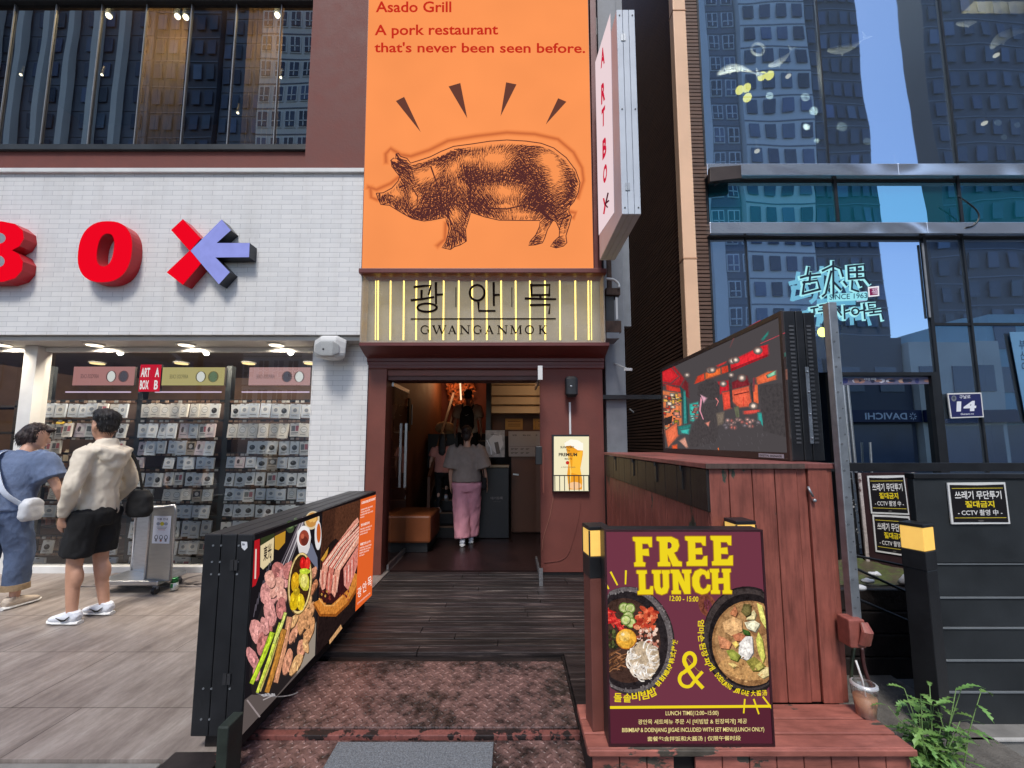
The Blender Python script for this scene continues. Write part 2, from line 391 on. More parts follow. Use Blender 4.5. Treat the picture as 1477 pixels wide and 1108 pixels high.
m_brick = BRICK('white_glazed_brick', (.82, .815, .80, 1), (.74, .74, .735, 1), (.58, .58, .585, 1), .235, .0585, .0035)
m_brown = M('maroon_render', S(112, 60, 52), .7, .10, 5, bmp=.15)
m_brown2 = M('red_brown_paint', S(116, 62, 50), .5, .12, 4, bmp=.12)
m_mar = M('dark_red_trim', S(104, 48, 44), .45, .12, 4)
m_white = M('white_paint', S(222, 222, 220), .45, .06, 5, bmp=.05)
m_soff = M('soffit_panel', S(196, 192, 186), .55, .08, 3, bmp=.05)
m_black = M('black_coated_metal', S(30, 31, 34), .42, .25, 7, bmp=.08)
m_blk2 = M('charcoal_paint', S(40, 44, 47), .5, .34, 3, bmp=.1)
m_dark = M('dark_cavity', S(34, 28, 26), .8, .3, 3)
m_steel = M('brushed_steel', S(176, 178, 182), .33, .12, 10, (1, 1, 6), .05, metal=.9)
m_galv = M('galvanised_steel', S(158, 163, 168), .45, .2, 14, bmp=.1, metal=.75)
m_gsteel = M('grey_painted_steel', S(126, 130, 136), .55, .15, 5)
m_rust = M('rusty_iron', S(82, 62, 52), .8, .5, 9, bmp=.4)
m_peel = PEEL('peeling_pink_brown_paint', S(150, 86, 74), S(52, 62, 52), .605, 2.4, stretch=(1.6, 1.6, .55))
m_peel2 = PEEL('worn_step_paint', S(166, 102, 90), S(78, 72, 64), .565, 3.0, stretch=(.7, 1.8, 1.5), grain=(1.2, 14, 14))
m_pblk = M('black_stained_planks', S(30, 25, 24), .45, .4, 4, (6, 6, .6), .25)
m_deck = DECK('weathered_dark_deck', S(19, 16, 17), S(42, 36, 36), S(116, 106, 100))
m_tread = TREAD('worn_chequer_plate')
m_tile = TILE('stone_look_paving')
m_asph = M('asphalt', S(66, 66, 68), .85, .25, 30, bmp=.4)
m_conc = M('concrete', S(128, 126, 122), .85, .22, 5, bmp=.4)
m_matg = M('grey_loop_mat', S(112, 117, 122), .95, .5, 120, bmp=.6, fine=2)
m_slat = M('brown_timber_slat', S(98, 72, 58), .6, .3, 3, (.5, .5, 8), .2)
m_slatd = M('dark_slat_backing', S(22, 18, 17), .8, .2, 3)
m_peach = M('peach_downpipe', S(240, 196, 160), .5, .06, 2, bmp=.03)
m_print = PAPER('printed_sheet')
m_vinyl = PAPER('gloss_vinyl', .28, .5)
m_orange = GLOW('backlit_orange_fabric', 1.03, var=.10, vs=.9)
m_lit = GLOW('backlit_print', 1.0)
m_lit8 = GLOW('dim_backlit_print', .82)
m_led = GLOW('led_panel', 1.0, rough=.6)
m_neon = GLOW('yellow_neon', 3.2, False, (1.0, .72, .15, 1)); m_neon.cycles.emission_sampling = 'AUTO'
m_warm = GLOW('warm_lamp', 1.6, False, (1.0, .72, .33, 1))
m_bollight = GLOW('amber_diffuser', .62, False, S(255, 208, 110), var=.1, vs=30); m_bollight.node_tree.nodes['Principled BSDF'].inputs['Base Color'].default_value = S(226, 170, 84)
m_bulb = GLOW('bright_bulb', 14.0, False, (1.0, .86, .6, 1))
m_warmhi = GLOW('bright_downlight', 3.0, False, (1.0, .88, .66, 1))
m_yel = GLOW('yellow_pendant', 5.0, False, S(255, 240, 110))
m_tint = GLASS('tinted_facade_glass', (.62, .72, .80, 1), (.56, .74, .97, 1), .70, .009, .42, .014, film=.30)
m_teal = GLASS('teal_spandrel_glass', (.05, .22, .30, 1), (.45, .80, .95, 1), .66, .010, .6)
_t = m_teal.node_tree
for _n in list(_t.nodes):
    if _n.type == 'BSDF_TRANSPARENT':       # frosted teal film behind the spandrel glass
        _d = _t.nodes.new('ShaderNodeBsdfDiffuse'); _d.inputs[0].default_value = (.012, .16, .22, 1); _l = _n.outputs[0].links[0].to_socket; _t.links.new(_d.outputs[0], _l); _t.nodes.remove(_n)
m_doorg = GLASS('door_glass', (.20, .28, .36, 1), (.75, .88, 1, 1), .55, .001, .8)
m_shopg = GLASS('shop_window_glass', (.93, .96, .95, 1), (.9, .95, 1, 1), .05, 0, fres=True)
m_clear = GLASS('clear_door_glass', (.9, .93, .92, 1), (1, 1, 1, 1), .03, 0, fres=True)
m_upg = GLASS('upper_window_glass', (.45, .47, .45, 1), (.80, .84, .84, 1), .46, .0025, .6)
# ---------------------------------------------------------------- ground
def struct(name, mb, m, **k): return mb.build(name, m, None, kind='structure', **k)
struct('street', MB().box(-160, 160, -120, 60, -.4, -.15), m_asph)
YD = 4.87
struct('paving', MB().box(-9, -1.44, 2.1, 5.6, -.2, 0), m_tile)
kb = MB(); kb.box(-9, -1.66, 1.98, 2.096, -.2, -.012)
struct('kerb', kb, m_conc, bevel=.006)
struct('kerb_line', MB().box(-9, -1.75, 1.9, 1.976, -.2, -.03), m_white)
# deck planks
dk = MB(); y = 3.10; i = 0
while y < YD + .06:
    k = rnd.uniform(.62, 1.25); dk.col = (k, k * rnd.uniform(.93, 1), k * rnd.uniform(.92, 1), 1)
    xs = [-1.435, rnd.uniform(-.8, .8), 1.6]
    for a, b in zip(xs, xs[1:]):
        dk.box(a + .002, b - .002, y + .004, y + .098, -.06, rnd.uniform(-.004, .0))
    y += .102
dk.col = (.8, .78, .78, 1)
for a, b in ((.372, .52), (.524, .70), (.704, 1.2)): dk.box(a, b, 1.9, 3.098, -.06, rnd.uniform(-.006, -.002))
struct('deck', dk, m_deck, bevel=.004)
struct('deck_underlay', MB().box(-1.3, 1.6, 1.9, 5.2, -.145, -.066), m_dark)
rp = MB(); rp.box(-1.42, .352, 2.34, 3.0, -.06, -.012); rp.box(-1.42, .362, 1.6, 2.286, -.09, -.04)
struct('ramp', rp, m_tread, bevel=.004)
lip = MB(); lip.box(-1.42, .36, 2.29, 2.336, -.08, -.02)
struct('ramp_edge', lip, PEEL('worn_angle_iron', S(128, 78, 72), S(36, 28, 28), .5, 8), bevel=.004)
gap = MB(); gap.col = (.4, .36, .36, 1); gap.box(-1.3, .352, 3.008, 3.096, -.08, -.03); gap.box(.354, .37, 1.9, 3.096, -.09, -.02)
struct('deck_edge_board', gap, m_deck, bevel=.006)
mt_ = MB(); mt_.box(UX(487, 1070, 2.25), UX(712, 1070, 2.25), 1.7, 2.255, -.039, -.026)
mt_.build('door_mat', m_matg, bevel=.004, label='grey loop pile mat lying on the rusty chequer plate ramp', cat='mat')
# shop mats by the window (printed)
def shop_mat(x0, x1, y0, y1, label):
    t = MB(); t.box(x0, x1, y0, y1, .001, .009)
    th = thing('printed_mat', label, 'mat', ((x0 + x1) / 2, y0, 0), 'printed mats along the shop window')
    t.build('mat_base', M('mat_rubber', S(126, 119, 116), .8, .3, 8), th)
    q = Print(lambda a, b: Vector((x0 + (x1 - x0) * a, y1 - (y1 - y0) * b, .009)), (0, 0, 1))
    dkc = (72, 66, 66)
    for k in range(3): q.stroke(arc(.28 + .22 * k, .5, .07, .32, 30, 330, 12), .035, dkc)
    q.text('HOT ITEM', (.1, .95), (.75, 0), (0, -.2), dkc, .03)
    q.build('lettering', m_print, th)
shop_mat(-4.55, -3.05, 4.42, 4.86, 'worn grey printed mat under the display window behind the man')
shop_mat(-2.75, -1.62, 4.42, 4.86, 'worn grey printed mat right of the green can')
struct('doorstep_stone', MB().box(-3.03, -2.77, 4.42, 4.86, .001, .006), M('dark_polished_stone', S(58, 58, 62), .12, .2, 6))

# ---------------------------------------------------------------- left shop building
shop = thing('shop_building', 'white tiled shop front with maroon upper floor left of the orange pig sign', 'building', (-5, 5, 0))
YF, YP = 4.55, 4.78
MB().box(-9, -1.705, YF, 5.0, 2.715, 4.655).build('brick_fascia', m_brick, shop)
MB().box(-9, -1.70, YF - .035, 4.7, 4.657, 4.71).build('coping', m_white, shop, bevel=.006)
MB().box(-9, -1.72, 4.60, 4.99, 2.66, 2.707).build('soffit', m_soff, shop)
MB().box(UX(447, 600, YP), -1.703, YP, 5.6, 0, 2.657).build('brick_pier', m_brick, shop)
MB().box(-9, UX(444, 150, 4.62) - .003, 4.70, 5.0, 4.713, 5.05).build('spandrel', m_brown, shop)
xp = UX(444, 150, 4.62)
MB().box(xp, -1.74, 4.62, 9, 4.735, 10).build('corner_pillar', m_brown, shop)
MB().box(-9, xp - .002, 4.80, 9, 8.3, 10).build('upper_wall', m_brown, shop)
ub = MB(); ub.box(-9, xp, 8.0, 8.1, 4.77, 8.3); ub.box(-9.1, -9, 4.8, 8, 4.77, 8.3); ub.box(-9, xp - .01, 4.85, 8, 8.15, 8.25); ub.box(-9, xp - .01, 5.0, 8, 4.9, 5.0)
ub.build('upper_room', M('dark_room', S(58, 46, 40), .8, .2, 2), shop)
wfr = MB(); wfr.box(-9, xp - .003, 4.66, 4.78, 5.053, 5.12); wfr.box(-9, xp - .003, 4.68, 4.78, 7.1, 8.3)
wf = wfr.build('upper_window', m_blk2, shop)
MB().quad((-9, 4.745, 5.12), (xp - .003, 4.745, 5.12), (xp - .003, 4.745, 7.1), (-9, 4.745, 7.1)).build('pane', m_upg, wf)
for px in (8, 69, 136, 202, 268, 334, 400):
    x = UX(px, 100, 4.72); MB().box(x - .005, x + .005, 4.727, 4.742, 5.123, 7.097).build('glass_fin', m_gsteel, wf)
for i, (px, py) in enumerate(((157, 23), (256, 24), (268, 25), (400, 22), (30, 108), (343, 163), (147, 108), (405, 112))):
    p = U(px, py, Y=5.1); t = thing('spot_lamp', ('warm spot lamp shining behind the upper left window, %s' % ('third glass fin from the left', 'left one of the close pair', 'right one of the close pair', 'rightmost by the pillar', 'small one at the far left', 'small one low between the fins', 'small one left of centre', 'small one beside the pillar')[i]), 'lamp', p, 'spot lamps in the upper shop window')
    r = .035 if i < 4 else .014
    b = MB(); b.cyl(p + Vector((0, 0, .02)), p + Vector((0, .02, .14)), r * 1.3, r); b.build('lamp_body', m_blk2, t)
    MB().ball(p, r).build('bulb', m_bulb, t)
    if i in (0, 1, 3):
        l = bpy.data.lights.new('spot_glow', 'POINT'); l.energy = 60; l.color = (1, .7, .35); l.shadow_soft_size = .05
        lo = bpy.data.objects.new('spot_glow', l); C.collection.objects.link(lo); lo.location = (0, -.25, -.05); lo.parent = t
for a, b in ((200, 262), (350, 402)): 
    cu = MB(); x0, x1 = UX(a, 100, 5.3), UX(b, 100, 5.3); n = 14
    cu.smooth = True
    for k in range(n): cu.quad((x0 + (x1 - x0) * k / n, 5.35 + .03 * (k % 2), 5.1), (x0 + (x1 - x0) * (k + 1) / n, 5.35 + .03 * ((k + 1) % 2), 5.1), (x0 + (x1 - x0) * (k + 1) / n, 5.35 + .03 * ((k + 1) % 2), 8.1), (x0 + (x1 - x0) * k / n, 5.35 + .03 * (k % 2), 8.1))
    cu.build('curtain', M('bronze_curtain', S(84, 66, 44), .7, .2, 6), shop)
# ground floor shop window
YW = 4.92
wx0 = UX(55, 600, YW); wx1 = UX(447, 600, YP) - .002; MB().box(-9, -1.703, 5.0, 5.05, 2.66, 3.0).build('window_header', m_dark, shop)
win = MB(); win.box(wx0, wx1, YW, YW + .06, 2.60, 2.656); win.box(wx0, wx1, YW - .05, YW + .06, .0, .07)
win = win.build('display_window', m_white, shop)
MB().quad((wx0, YW + .02, .07), (wx1, YW + .02, .07), (wx1, YW + .02, 2.60), (wx0, YW + .02, 2.60)).build('pane', m_shopg, win)
MB().box(wx0 - .16, wx0 - .002, YW - .08, YW + .08, 0, 2.656).build('mullion', m_white, shop)
win2 = MB(); win2.box(-9, wx0 - .162, YW, YW + .06, 2.60, 2.656); win2.box(-9, wx0 - .162, YW - .05, YW + .06, 0, .07); win2.box(-7.2, -7.1, YW, YW + .06, .07, 2.6)
win2 = win2.build('side_window', m_white, shop)
MB().quad((-9, YW + .02, .07), (wx0 - .162, YW + .02, .07), (wx0 - .162, YW + .02, 2.60), (-9, YW + .02, 2.60)).build('pane', m_shopg, win2)
rm = MB(); rm.box(-9.4, -1.9, 9, 9.1, 0, 3); rm.box(-9.5, -9.4, 5.1, 9, 0, 3); rm.box(-1.9, -1.8, 5.6, 9.1, 0, 3)
rm.build('shop_back_wall', M('shop_back_wall', S(120, 96, 82), .7, .35, 1.2), shop)
MB().box(-9.4, -1.9, 5.05, 9, 2.92, 3.0).build('shop_ceiling', M('shop_ceiling', S(120, 108, 98), .7, .2, 2), shop)
MB().box(-9.4, -1.9, 5.06, 9, -.02, .0).build('shop_floor', M('shop_floor', S(130, 112, 96), .3, .15, 3), shop)
MB().box(-10, -9.55, 4.6, 9, 0, 10).build('end_wall', m_brown, shop)
# soffit downlights
for i, px in enumerate((100, 240, 378, -42)):
    p = U(px, 488, Z=2.66)
    t = thing('downlight', 'lit round downlight in the white soffit, %s' % ('above the left mullion', 'above the middle of the display window', 'nearest the loudspeaker', 'cut by the left edge of the photo')[i], 'light', (p.x, 4.78, 2.655), 'downlights in the shop soffit')
    MB().cyl((p.x, 4.78, 2.645), (p.x, 4.78, 2.658), .10, .10, 20).build('trim_ring', m_white, t)
    MB().cyl((p.x, 4.78, 2.640), (p.x, 4.78, 2.6445), .075, .08, 20).build('diffuser', m_warmhi, t)
    l = bpy.data.lights.new('downlight_glow', 'SPOT'); l.energy = 34; l.color = (1, .86, .68); l.shadow_soft_size = .03; l.spot_size = R(150); l.spot_blend = .6
    lo = bpy.data.objects.new('downlight_glow', l); C.collection.objects.link(lo); lo.parent = t; lo.location = (0, 0, -.03); lo.rotation_euler = (R(24), 0, 0)
for i, (x, y) in enumerate([(a, b) for a in (-7.4, -5.9, -4.7, -3.6, -2.6) for b in (5.17, 7.2)]):
    t = thing('ceiling_light', 'round warm ceiling light inside the gift shop', 'light', (x, y, 2.9), 'ceiling lights inside the gift shop')
    MB().cyl((x, y, 2.9), (x, y, 2.919), .12, .12, 16).build('housing', m_white, t)
    MB().cyl((x, y, 2.888), (x, y, 2.899), .10, .10, 16).build('diffuser', m_warm, t)
    if y < 6:
        l = bpy.data.lights.new('ceiling_glow', 'POINT'); l.energy = 46; l.color = (1, .84, .66); l.shadow_soft_size = .04
        lo = bpy.data.objects.new('ceiling_glow', l); C.collection.objects.link(lo); lo.parent = t; lo.location = (0, 0, -.05)

# channel letters B O and arrow emblem
YL = YF - .13
m_red = GLOW('lit_red_acrylic', 1.0, False, S(238, 8, 34), base=.0); m_redside = M('red_letter_side', S(190, 24, 36), .35, .08, 6, bmp=0)
m_lav = GLOW('lit_lavender_acrylic', 1.0, False, S(150, 158, 232), base=.0, var=.12, vs=9); m_navy = M('dark_letter_side', S(44, 48, 56), .4, .1, 6, bmp=0)
Zc = crop(0, 290, 2.787, Y=YL)
def channel(name, label, outer, inners, mf, ms, cat='sign'):
    t = thing(name, label, cat, Zc(*outer[0]) + Vector((0, .125, 0)), 'raised letters on the white tiles')
    f = Print(lambda a, b: Zc(a, b), (0, -1, 0)); n = len(outer)
    if inners:
        inn = inners; k = len(inn); pts = outer + inn
        f.add(pts, [(i, (i + 1) % n, n + (i + 1) % n, n + i) for i in range(n)], (255, 255, 255))
    else: f.poly(outer, (255, 255, 255))
    f.build('letter_face', mf, t)
    sd_ = MB()
    for loop in ([outer] + ([inners] if inners else [])):
        P = [Zc(*q) for q in loop]
        for i in range(len(P)):
            a, b = P[i], P[(i + 1) % len(P)]; d = Vector((0, .13, 0)); sd_.quad(a, b, b + d, a + d)
    sd_.build('letter_side', ms, t); return t
def sup(cx, cy, rx, ry, sk=0, n=40, p=2.4):
    o = []
    for i in range(n):
        th = 2 * math.pi * i / n; c, s_ = math.cos(th), math.sin(th)
        x = rx * math.copysign(abs(c) ** (2 / p), c); y_ = ry * math.copysign(abs(s_) ** (2 / p), s_); o.append((cx + x - sk * y_, cy + y_))
    return o
channel('channel_letter', 'red raised letter O with deep sides on the white tiled wall', sup(422, 204, 108, 123, .10), sup(424, 197, 33, 66, .14), m_red, m_redside)
# B : two lobes; solid outline with two counters
Bo = [(-195, 82), (10, 82), (60, 92), (92, 118), (96, 152), (78, 182), (48, 198), (76, 214), (93, 244), (88, 280), (62, 310), (14, 325), (-210, 327)]
t = channel('channel_letter', 'red raised letter B cut by the left edge of the photo', Bo, None, m_red, m_redside)
hb = Print(lambda a, b: Zc(a, b) + Vector((0, -.002, 0)), (0, -1, 0))
hb.ell(-4, 150, 28, 22, (150, 152, 158)); hb.ell(-8, 243, 28, 24, (150, 152, 158)); hb.build('letter_counter', m_print, t)
channel('channel_emblem', 'red chevron half of the arrow emblem on the tiled wall', [(735, 73), (808, 150), (765, 200), (808, 252), (735, 337), (670, 287), (762, 200), (688, 117)], None, m_red, m_redside)
channel('channel_emblem', 'lavender arrow half of the emblem pointing at the red chevron', [(891, 74), (928, 118), (871, 169), (1004, 169), (1001, 226), (866, 227), (924, 286), (880, 335), (811, 254), (766, 200)], None, m_lav, m_navy)

# loudspeaker on pier
p = U(478, 503, Y=4.62)
t = thing('loudspeaker', 'white box loudspeaker mounted at the top of the tiled pier', 'speaker', (p.x, 4.78, p.z))
sb = MB(); sb.loft([((p.x - .14, 4.64, p.z - .005), .085, .105), ((p.x - .05, 4.60, p.z), .11, .135), ((p.x + .08, 4.60, p.z), .11, .135), ((p.x + .15, 4.64, p.z - .005), .085, .105)], 20, ref=(0, 1, 0), pw=4)
sb.smooth = False; sb.build('cabinet', M('speaker_plastic', S(214, 214, 212), .4, .04, 6), t, bevel=.012)
MB().loft([((p.x - .13, 4.515, p.z - .03), .01, .05), ((p.x - .05, 4.478, p.z - .03), .012, .085), ((p.x + .08, 4.478, p.z - .03), .012, .085), ((p.x + .13, 4.515, p.z - .03), .01, .05)], 16, ref=(0, 1, 0), pw=4).build('grille', M('speaker_grille', S(168, 170, 170), .6, .1, 80, bmp=.3, fine=2), t)
MB().ball((p.x - .02, 4.465, p.z - .04), .012, .006, .012).build('badge', m_black, t)
MB().bar((p.x, 4.68, p.z + .02), (p.x, 4.78, p.z + .05), .04).build('bracket', m_gsteel, t)

# ---------------------------------------------------------------- rack with boxed accessories
YR = 5.34
rack = thing('display_rack', 'dark grid rack full of hanging packs behind the display window', 'rack', (-4, YR, 0))
rx0, rx1 = UX(58, 700, YR), UX(452, 700, YR)
bay = [(rx0, UX(190, 700, YR)), (UX(197, 700, YR), UX(318, 700, YR)), (UX(325, 700, YR), rx1)]
for px in (54, 193, 321, 452):
    x = UX(px, 700, YR); MB().box(x - .035, x + .035, YR - .02, YR + .06, 0, 2.5).build('post', m_blk2, rack)
rows = [(580, 600), (608, 628), (633, 652), (656, 672), (678, 696), (701, 717), (724, 741), (747, 768), (775, 793), (798, 826)]
for a, b in rows:
    z = UZ(a, 700, YR) if False else UZ(700, a, YR)
    for (x0, x1) in bay:
        tg = MB(); xx = x0 + .02
        while xx < x1 - .05:
            tg.col = rnd.choice((S(150, 120, 100), S(200, 196, 190), S(120, 92, 78), S(176, 150, 130))); tg.box(xx, xx + .045, YR - .045, YR - .04, z - .012, z + .016); xx += rnd.choice((.055, .055, .07, .12))
        tg.build('price_strip', m_print, rack)
        MB().box(x0, x1, YR - .02, YR + .02, z - .0, z + .03).build('hook_rail', m_blk2, rack)
MB().box(rx0, rx1, YR + .30, YR + .32, .0, 2.02).build('back_panel', M('rack_back', S(70, 54, 48), .7, .4, 2.5), rack)
def pack_mesh(kind):
    w, h, d = .5, 1.0, .02
    t = MB(); t.col = S(*[(246, 248, 250), (238, 234, 228), (222, 230, 242), (205, 186, 166), (250, 246, 242), (230, 214, 220)][kind])
    t.box(-.5, .5, 0, .022, -1, 0)
    q = Print(lambda a, b: Vector((a - .5, 0, -b)), (0, -1, 0), 1e-4)
    g = (120, 124, 128); d_ = (52, 54, 58)
    q.rect(.38, .03, .62, .07, (90, 90, 92))
    if kind == 0: q.ell(.5, .5, .28, .2, d_); q.ell(.42, .42, .1, .07, (120, 120, 124)); q.rect(.2, .78, .8, .82, g); q.rect(.2, .86, .6, .89, g)
    if kind == 1: q.ell(.5, .45, .3, .22, (238, 238, 238)); q.stroke(arc(.5, .45, .3, .22, 0, 360, 20), .03, g); q.rect(.3, .44, .7, .46, g); q.rect(.2, .8, .7, .84, g)
    if kind == 2: q.rect(.15, .2, .85, .68, (236, 238, 242)); q.ell(.5, .44, .2, .14, (150, 158, 170)); q.rect(.2, .8, .8, .83, d_)
    if kind == 3: q.rect(.1, .12, .9, .6, (70, 62, 60)); q.ell(.5, .36, .22, .16, (210, 205, 200)); q.rect(.2, .74, .8, .78, (90, 70, 60))
    if kind == 4: q.rect(.12, .2, .5, .6, g); q.rect(.55, .2, .88, .6, (200, 120, 130)); q.rect(.12, .7, .88, .74, d_); q.rect(.12, .8, .7, .83, g)
    if kind == 5: q.ell(.36, .42, .16, .2, (90, 80, 88)); q.ell(.66, .42, .16, .2, (240, 236, 236)); q.rect(.15, .75, .85, .79, g)
    b = len(t.v); t.v += q.mb.v; t.f += [[b + i for i in f] for f in q.mb.f]; t.m += q.mb.m; t.c += q.mb.c; t.sm += q.mb.sm
    return t
plabs = ['white pack with a dark oval case printed on it hanging in the rack', 'pale pack with a white round case printed on it hanging in the rack', 'bluish white pack with a grey dot hanging in the rack', 'brown pack with a dark picture hanging in the rack', 'white pack with grey and pink pictures hanging in the rack', 'pinkish pack with two oval cases hanging in the rack']
m_pack = PAPER('pack_card', .4, .4, .9)
protos = []
for k in range(6):
    o = pack_mesh(k).build('hanging_pack', m_pack); tag(o, plabs[k], 'package', ['packs with a dark oval case', 'packs with a white round case', 'bluish packs with a grey dot', 'brown packs with a dark picture', 'packs with grey and pink pictures', 'pinkish packs with two oval cases'][k]); protos.append(o)
used = set()
for ri, (a, b) in enumerate(rows):
    z1 = UZ(700, a + 3, YR); h = (b - a - 1) / 590 * YR * 1.0
    for bi, (x0, x1) in enumerate(bay):
        n = 8 if ri < 9 else 5
        kind0 = rnd.choice((0, 1, 2, 2, 4)) if bi < 2 else rnd.choice((0, 0, 1, 2))
        x = x0 + .05
        wid = (x1 - x0 - .08) / n
        for c in range(n):
            xc = x0 + .04 + wid * (c + .5); pxs = 738.5 + xc / YR * 590
            if bi == 0 and (pxs < 84 and ri > 2) : continue          # behind the two people
            if bi == 0 and 104 < pxs < 165 and ri > 1: continue
            if bi == 2 and ri > 7 : continue                          # behind the light box
            if rnd.random() < .05: continue
            k = kind0 if rnd.random() < .7 else rnd.choice((0, 1, 2, 3, 4, 5))
            o = protos[k]
            if k in used: o = o.copy(); C.collection.objects.link(o)
            used.add(k)
            o.location = (xc, YR - .05 - rnd.uniform(0, .05), z1 + rnd.uniform(-.01, .005))
            o.scale = (wid * rnd.uniform(.86, 1.02), 1, h * rnd.uniform(.98, 1.12)); o.rotation_euler = (R(rnd.uniform(-10, -2)), R(rnd.uniform(-3, 3)), R(rnd.uniform(-9, 9)))
for k in range(6):
    if k not in used: bpy.data.objects.remove(protos[k])
# header signs above the rack
def header(px0, py0, px1, py1, bg, label, kind):
    t = thing('header_sign', label, 'sign', U((px0 + px1) / 2, py1, Y=YR - .06), 'header signs above the rack')
    a, b = U(px0, py0, Y=YR - .06), U(px1, py1, Y=YR - .06)
    MB().box(a.x, b.x, YR - .059, YR - .03, b.z, a.z).build('sign_panel', m_dark, t)
    q = Print(lambda u, v: Vector((a.x + (b.x - a.x) * u, YR - .06, a.z + (b.z - a.z) * v)), (0, -1, 0))
    q.rect(0, 0, 1, 1, bg); g = tuple(int(c * .62) for c in bg)
    if kind == 'r':
        q.text('ART', (.05, .46), (.42, 0), (0, -.34), (240, 236, 236), .03); q.text('BOX', (.05, .92), (.42, 0), (0, -.34), (240, 236, 236), .03)
        q.text('A', (.72, .46), (.2, 0), (0, -.34), (240, 236, 236), .03); q.text('B', (.72, .92), (.18, 0), (0, -.34), (240, 236, 236), .03)
    else:
        q.text('AIRPODS CASE', (.12, .62), (.3, 0), (0, -.22), g, .01, True)
        for i, cx in enumerate((.62, .82)):
            c = (236, 236, 232) if (i == 0) ^ (kind == 'p2') else (110, 130, 100) if kind == 'y' else (90, 84, 92)
            q.ell(cx, .52, .075, .3, c); q.stroke(arc(cx, .52, .075, .3, 0, 360, 16), .02, g)
    q.build('sign_face', GLOW('header_face', .85) if kind != 'r' else GLOW('header_red', 1.0), t)
header(107, 529, 193, 556, (188, 132, 128), 'pink header sign above the left bay of the rack', 'p')
header(235, 530, 323, 556, (196, 182, 122), 'yellow header sign above the middle bay of the rack', 'y')
header(360, 530, 447, 556, (196, 152, 148), 'pink header sign above the right bay of the rack', 'p2')
header(203, 526, 230, 565, (206, 20, 44), 'red shop sign hanging between the pink and yellow headers', 'r')
# light strips over the rack
for i, (a, b) in enumerate(((100, 192), (228, 322), (352, 448))):
    p0, p1 = U(a, 567, Y=YR), U(b, 567, Y=YR)
    MB().box(p0.x, p1.x, YR - .05, YR - .03, p0.z, p0.z + .016).build('light_strip', GLOW('rack_strip_light', 1.0, False, S(214, 190, 215)), rack)
# shelf of goods in the left shop window
sh = thing('goods_shelf', 'dark wooden shelf of small goods inside the far left window', 'shelf', (-6.6, 6.0, 0))
for k, z in enumerate((.3, .75, 1.2, 1.62, 2.0)):
    MB().box(-9, -5.35, 5.9, 6.3, z, z + .03).build('shelf_board', m_dark, sh)
for x in (-8.9, -7.2, -5.4): MB().box(x, x + .05, 5.9, 6.3, 0, 2.1).build('upright', m_dark, sh)
cols = [S(170, 130, 90), S(120, 70, 50), S(200, 180, 150), S(90, 60, 50), S(190, 160, 60)]
for k, z in enumerate((.33, .78, 1.23, 1.65)):
    for j in range(9):
        x = -6.75 + j * .155; b = MB(); b.col = rnd.choice(cols); h = rnd.uniform(.14, .28); r = .05
        b.loft([((x, 5.98, z), r, r), ((x, 5.98, z + h * .7), r, r), ((x, 5.98, z + h * .85), r * .6, r * .6), ((x, 5.98, z + h), r * .6, r * .6)], 10)
        tag(b.build('jar', m_pack), 'small brown jar on the dark shelf in the far left window', 'jar', 'jars on the far left shelf')
# ---------------------------------------------------------------- restaurant building
YJ = 4.80
rest = thing('restaurant_building', 'narrow maroon restaurant front with an open doorway between white tiles and alley', 'building', (-.3, 5, 0))
xj0, xj1, xq0, xq1 = -1.70, UX(553, 700, YJ), UX(779, 700, YJ), 1.072
zl = UZ(700, 545, YJ); zc = 2.612
MB().box(xj0, xj1, YJ, 5.15, 0, zc).build('door_jamb', m_brown2, rest, bevel=.004)
MB().box(xq0, xq1, YJ, 5.15, .035, zc).build('pier', m_brown, rest)
MB().box(xq0 + .002, xq1 - .003, YJ + .012, 5.1, 0, .034).build('plinth', m_black, rest)
MB().box(xj1 + .001, xq0 - .001, YJ + .03, 5.15, zl + .03, zc).build('lintel', m_brown2, rest)
MB().box(xj1 + .001, xq0 - .001, YJ + .05, 5.12, zl - .02, zl + .028).build('door_head', M('door_head_brown', S(84, 44, 38), .5, .1, 4), rest)
MB().box(xj0, 1.05, 4.62, 9.6, 3.5, 11).build('upper_wall', m_mar, rest)
# cornice with stepped mouldings
cn = MB()
prof = [(4.50, zc), (4.50, zc - .035), (4.56, zc - .06), (4.66, zc - .10), (4.76, zc - .125), (4.76, zc - .16), (4.78, zc - .165), (4.78, zc - .20), (4.785, zc - .205), (4.785, zc - .235), (4.798, zc - .25), (4.798, zc)]
cx0, cx1 = UX(518, 496, 4.5), UX(879, 496, 4.5)
cn.prism([(cx0, a, b) for a, b in prof], (cx1 - cx0, 0, 0)); cn.build('cornice', m_mar, rest)
# interior
m_iw = M('ochre_brown_plaster', S(104, 60, 32), .7, .18, 2); m_ib = M('dark_maroon_plaster', S(84, 30, 20), .7, .2, 2)
MB().box(xj0 - .05, xj0, 5.16, 10, -.02, 6).build('left_interior_wall', m_iw, rest)
MB().box(1.0, 1.071, 5.16, 10, -.02, 6).build('right_interior_wall', m_ib, rest)
MB().box(xj0, 1.0, 9.8, 9.9, -.02, 6).build('back_wall', m_ib, rest)
MB().box(xj0, 1.0, 5.0, 9.8, -.03, -.006).build('interior_floor', M('dark_red_floor', S(36, 22, 21), .35, .25, 3), rest)
MB().box(xj0, 1.0, 5.16, 6.3, 2.7, 2.78).build('lobby_ceiling', m_ib, rest)
MB().box(xj0, 1.0, 6.3, 9.8, 4.4, 4.5).build('stairwell_ceiling', m_ib, rest)
m_id = M('dark_brown_board', S(96, 60, 40), .55, .2, 2)
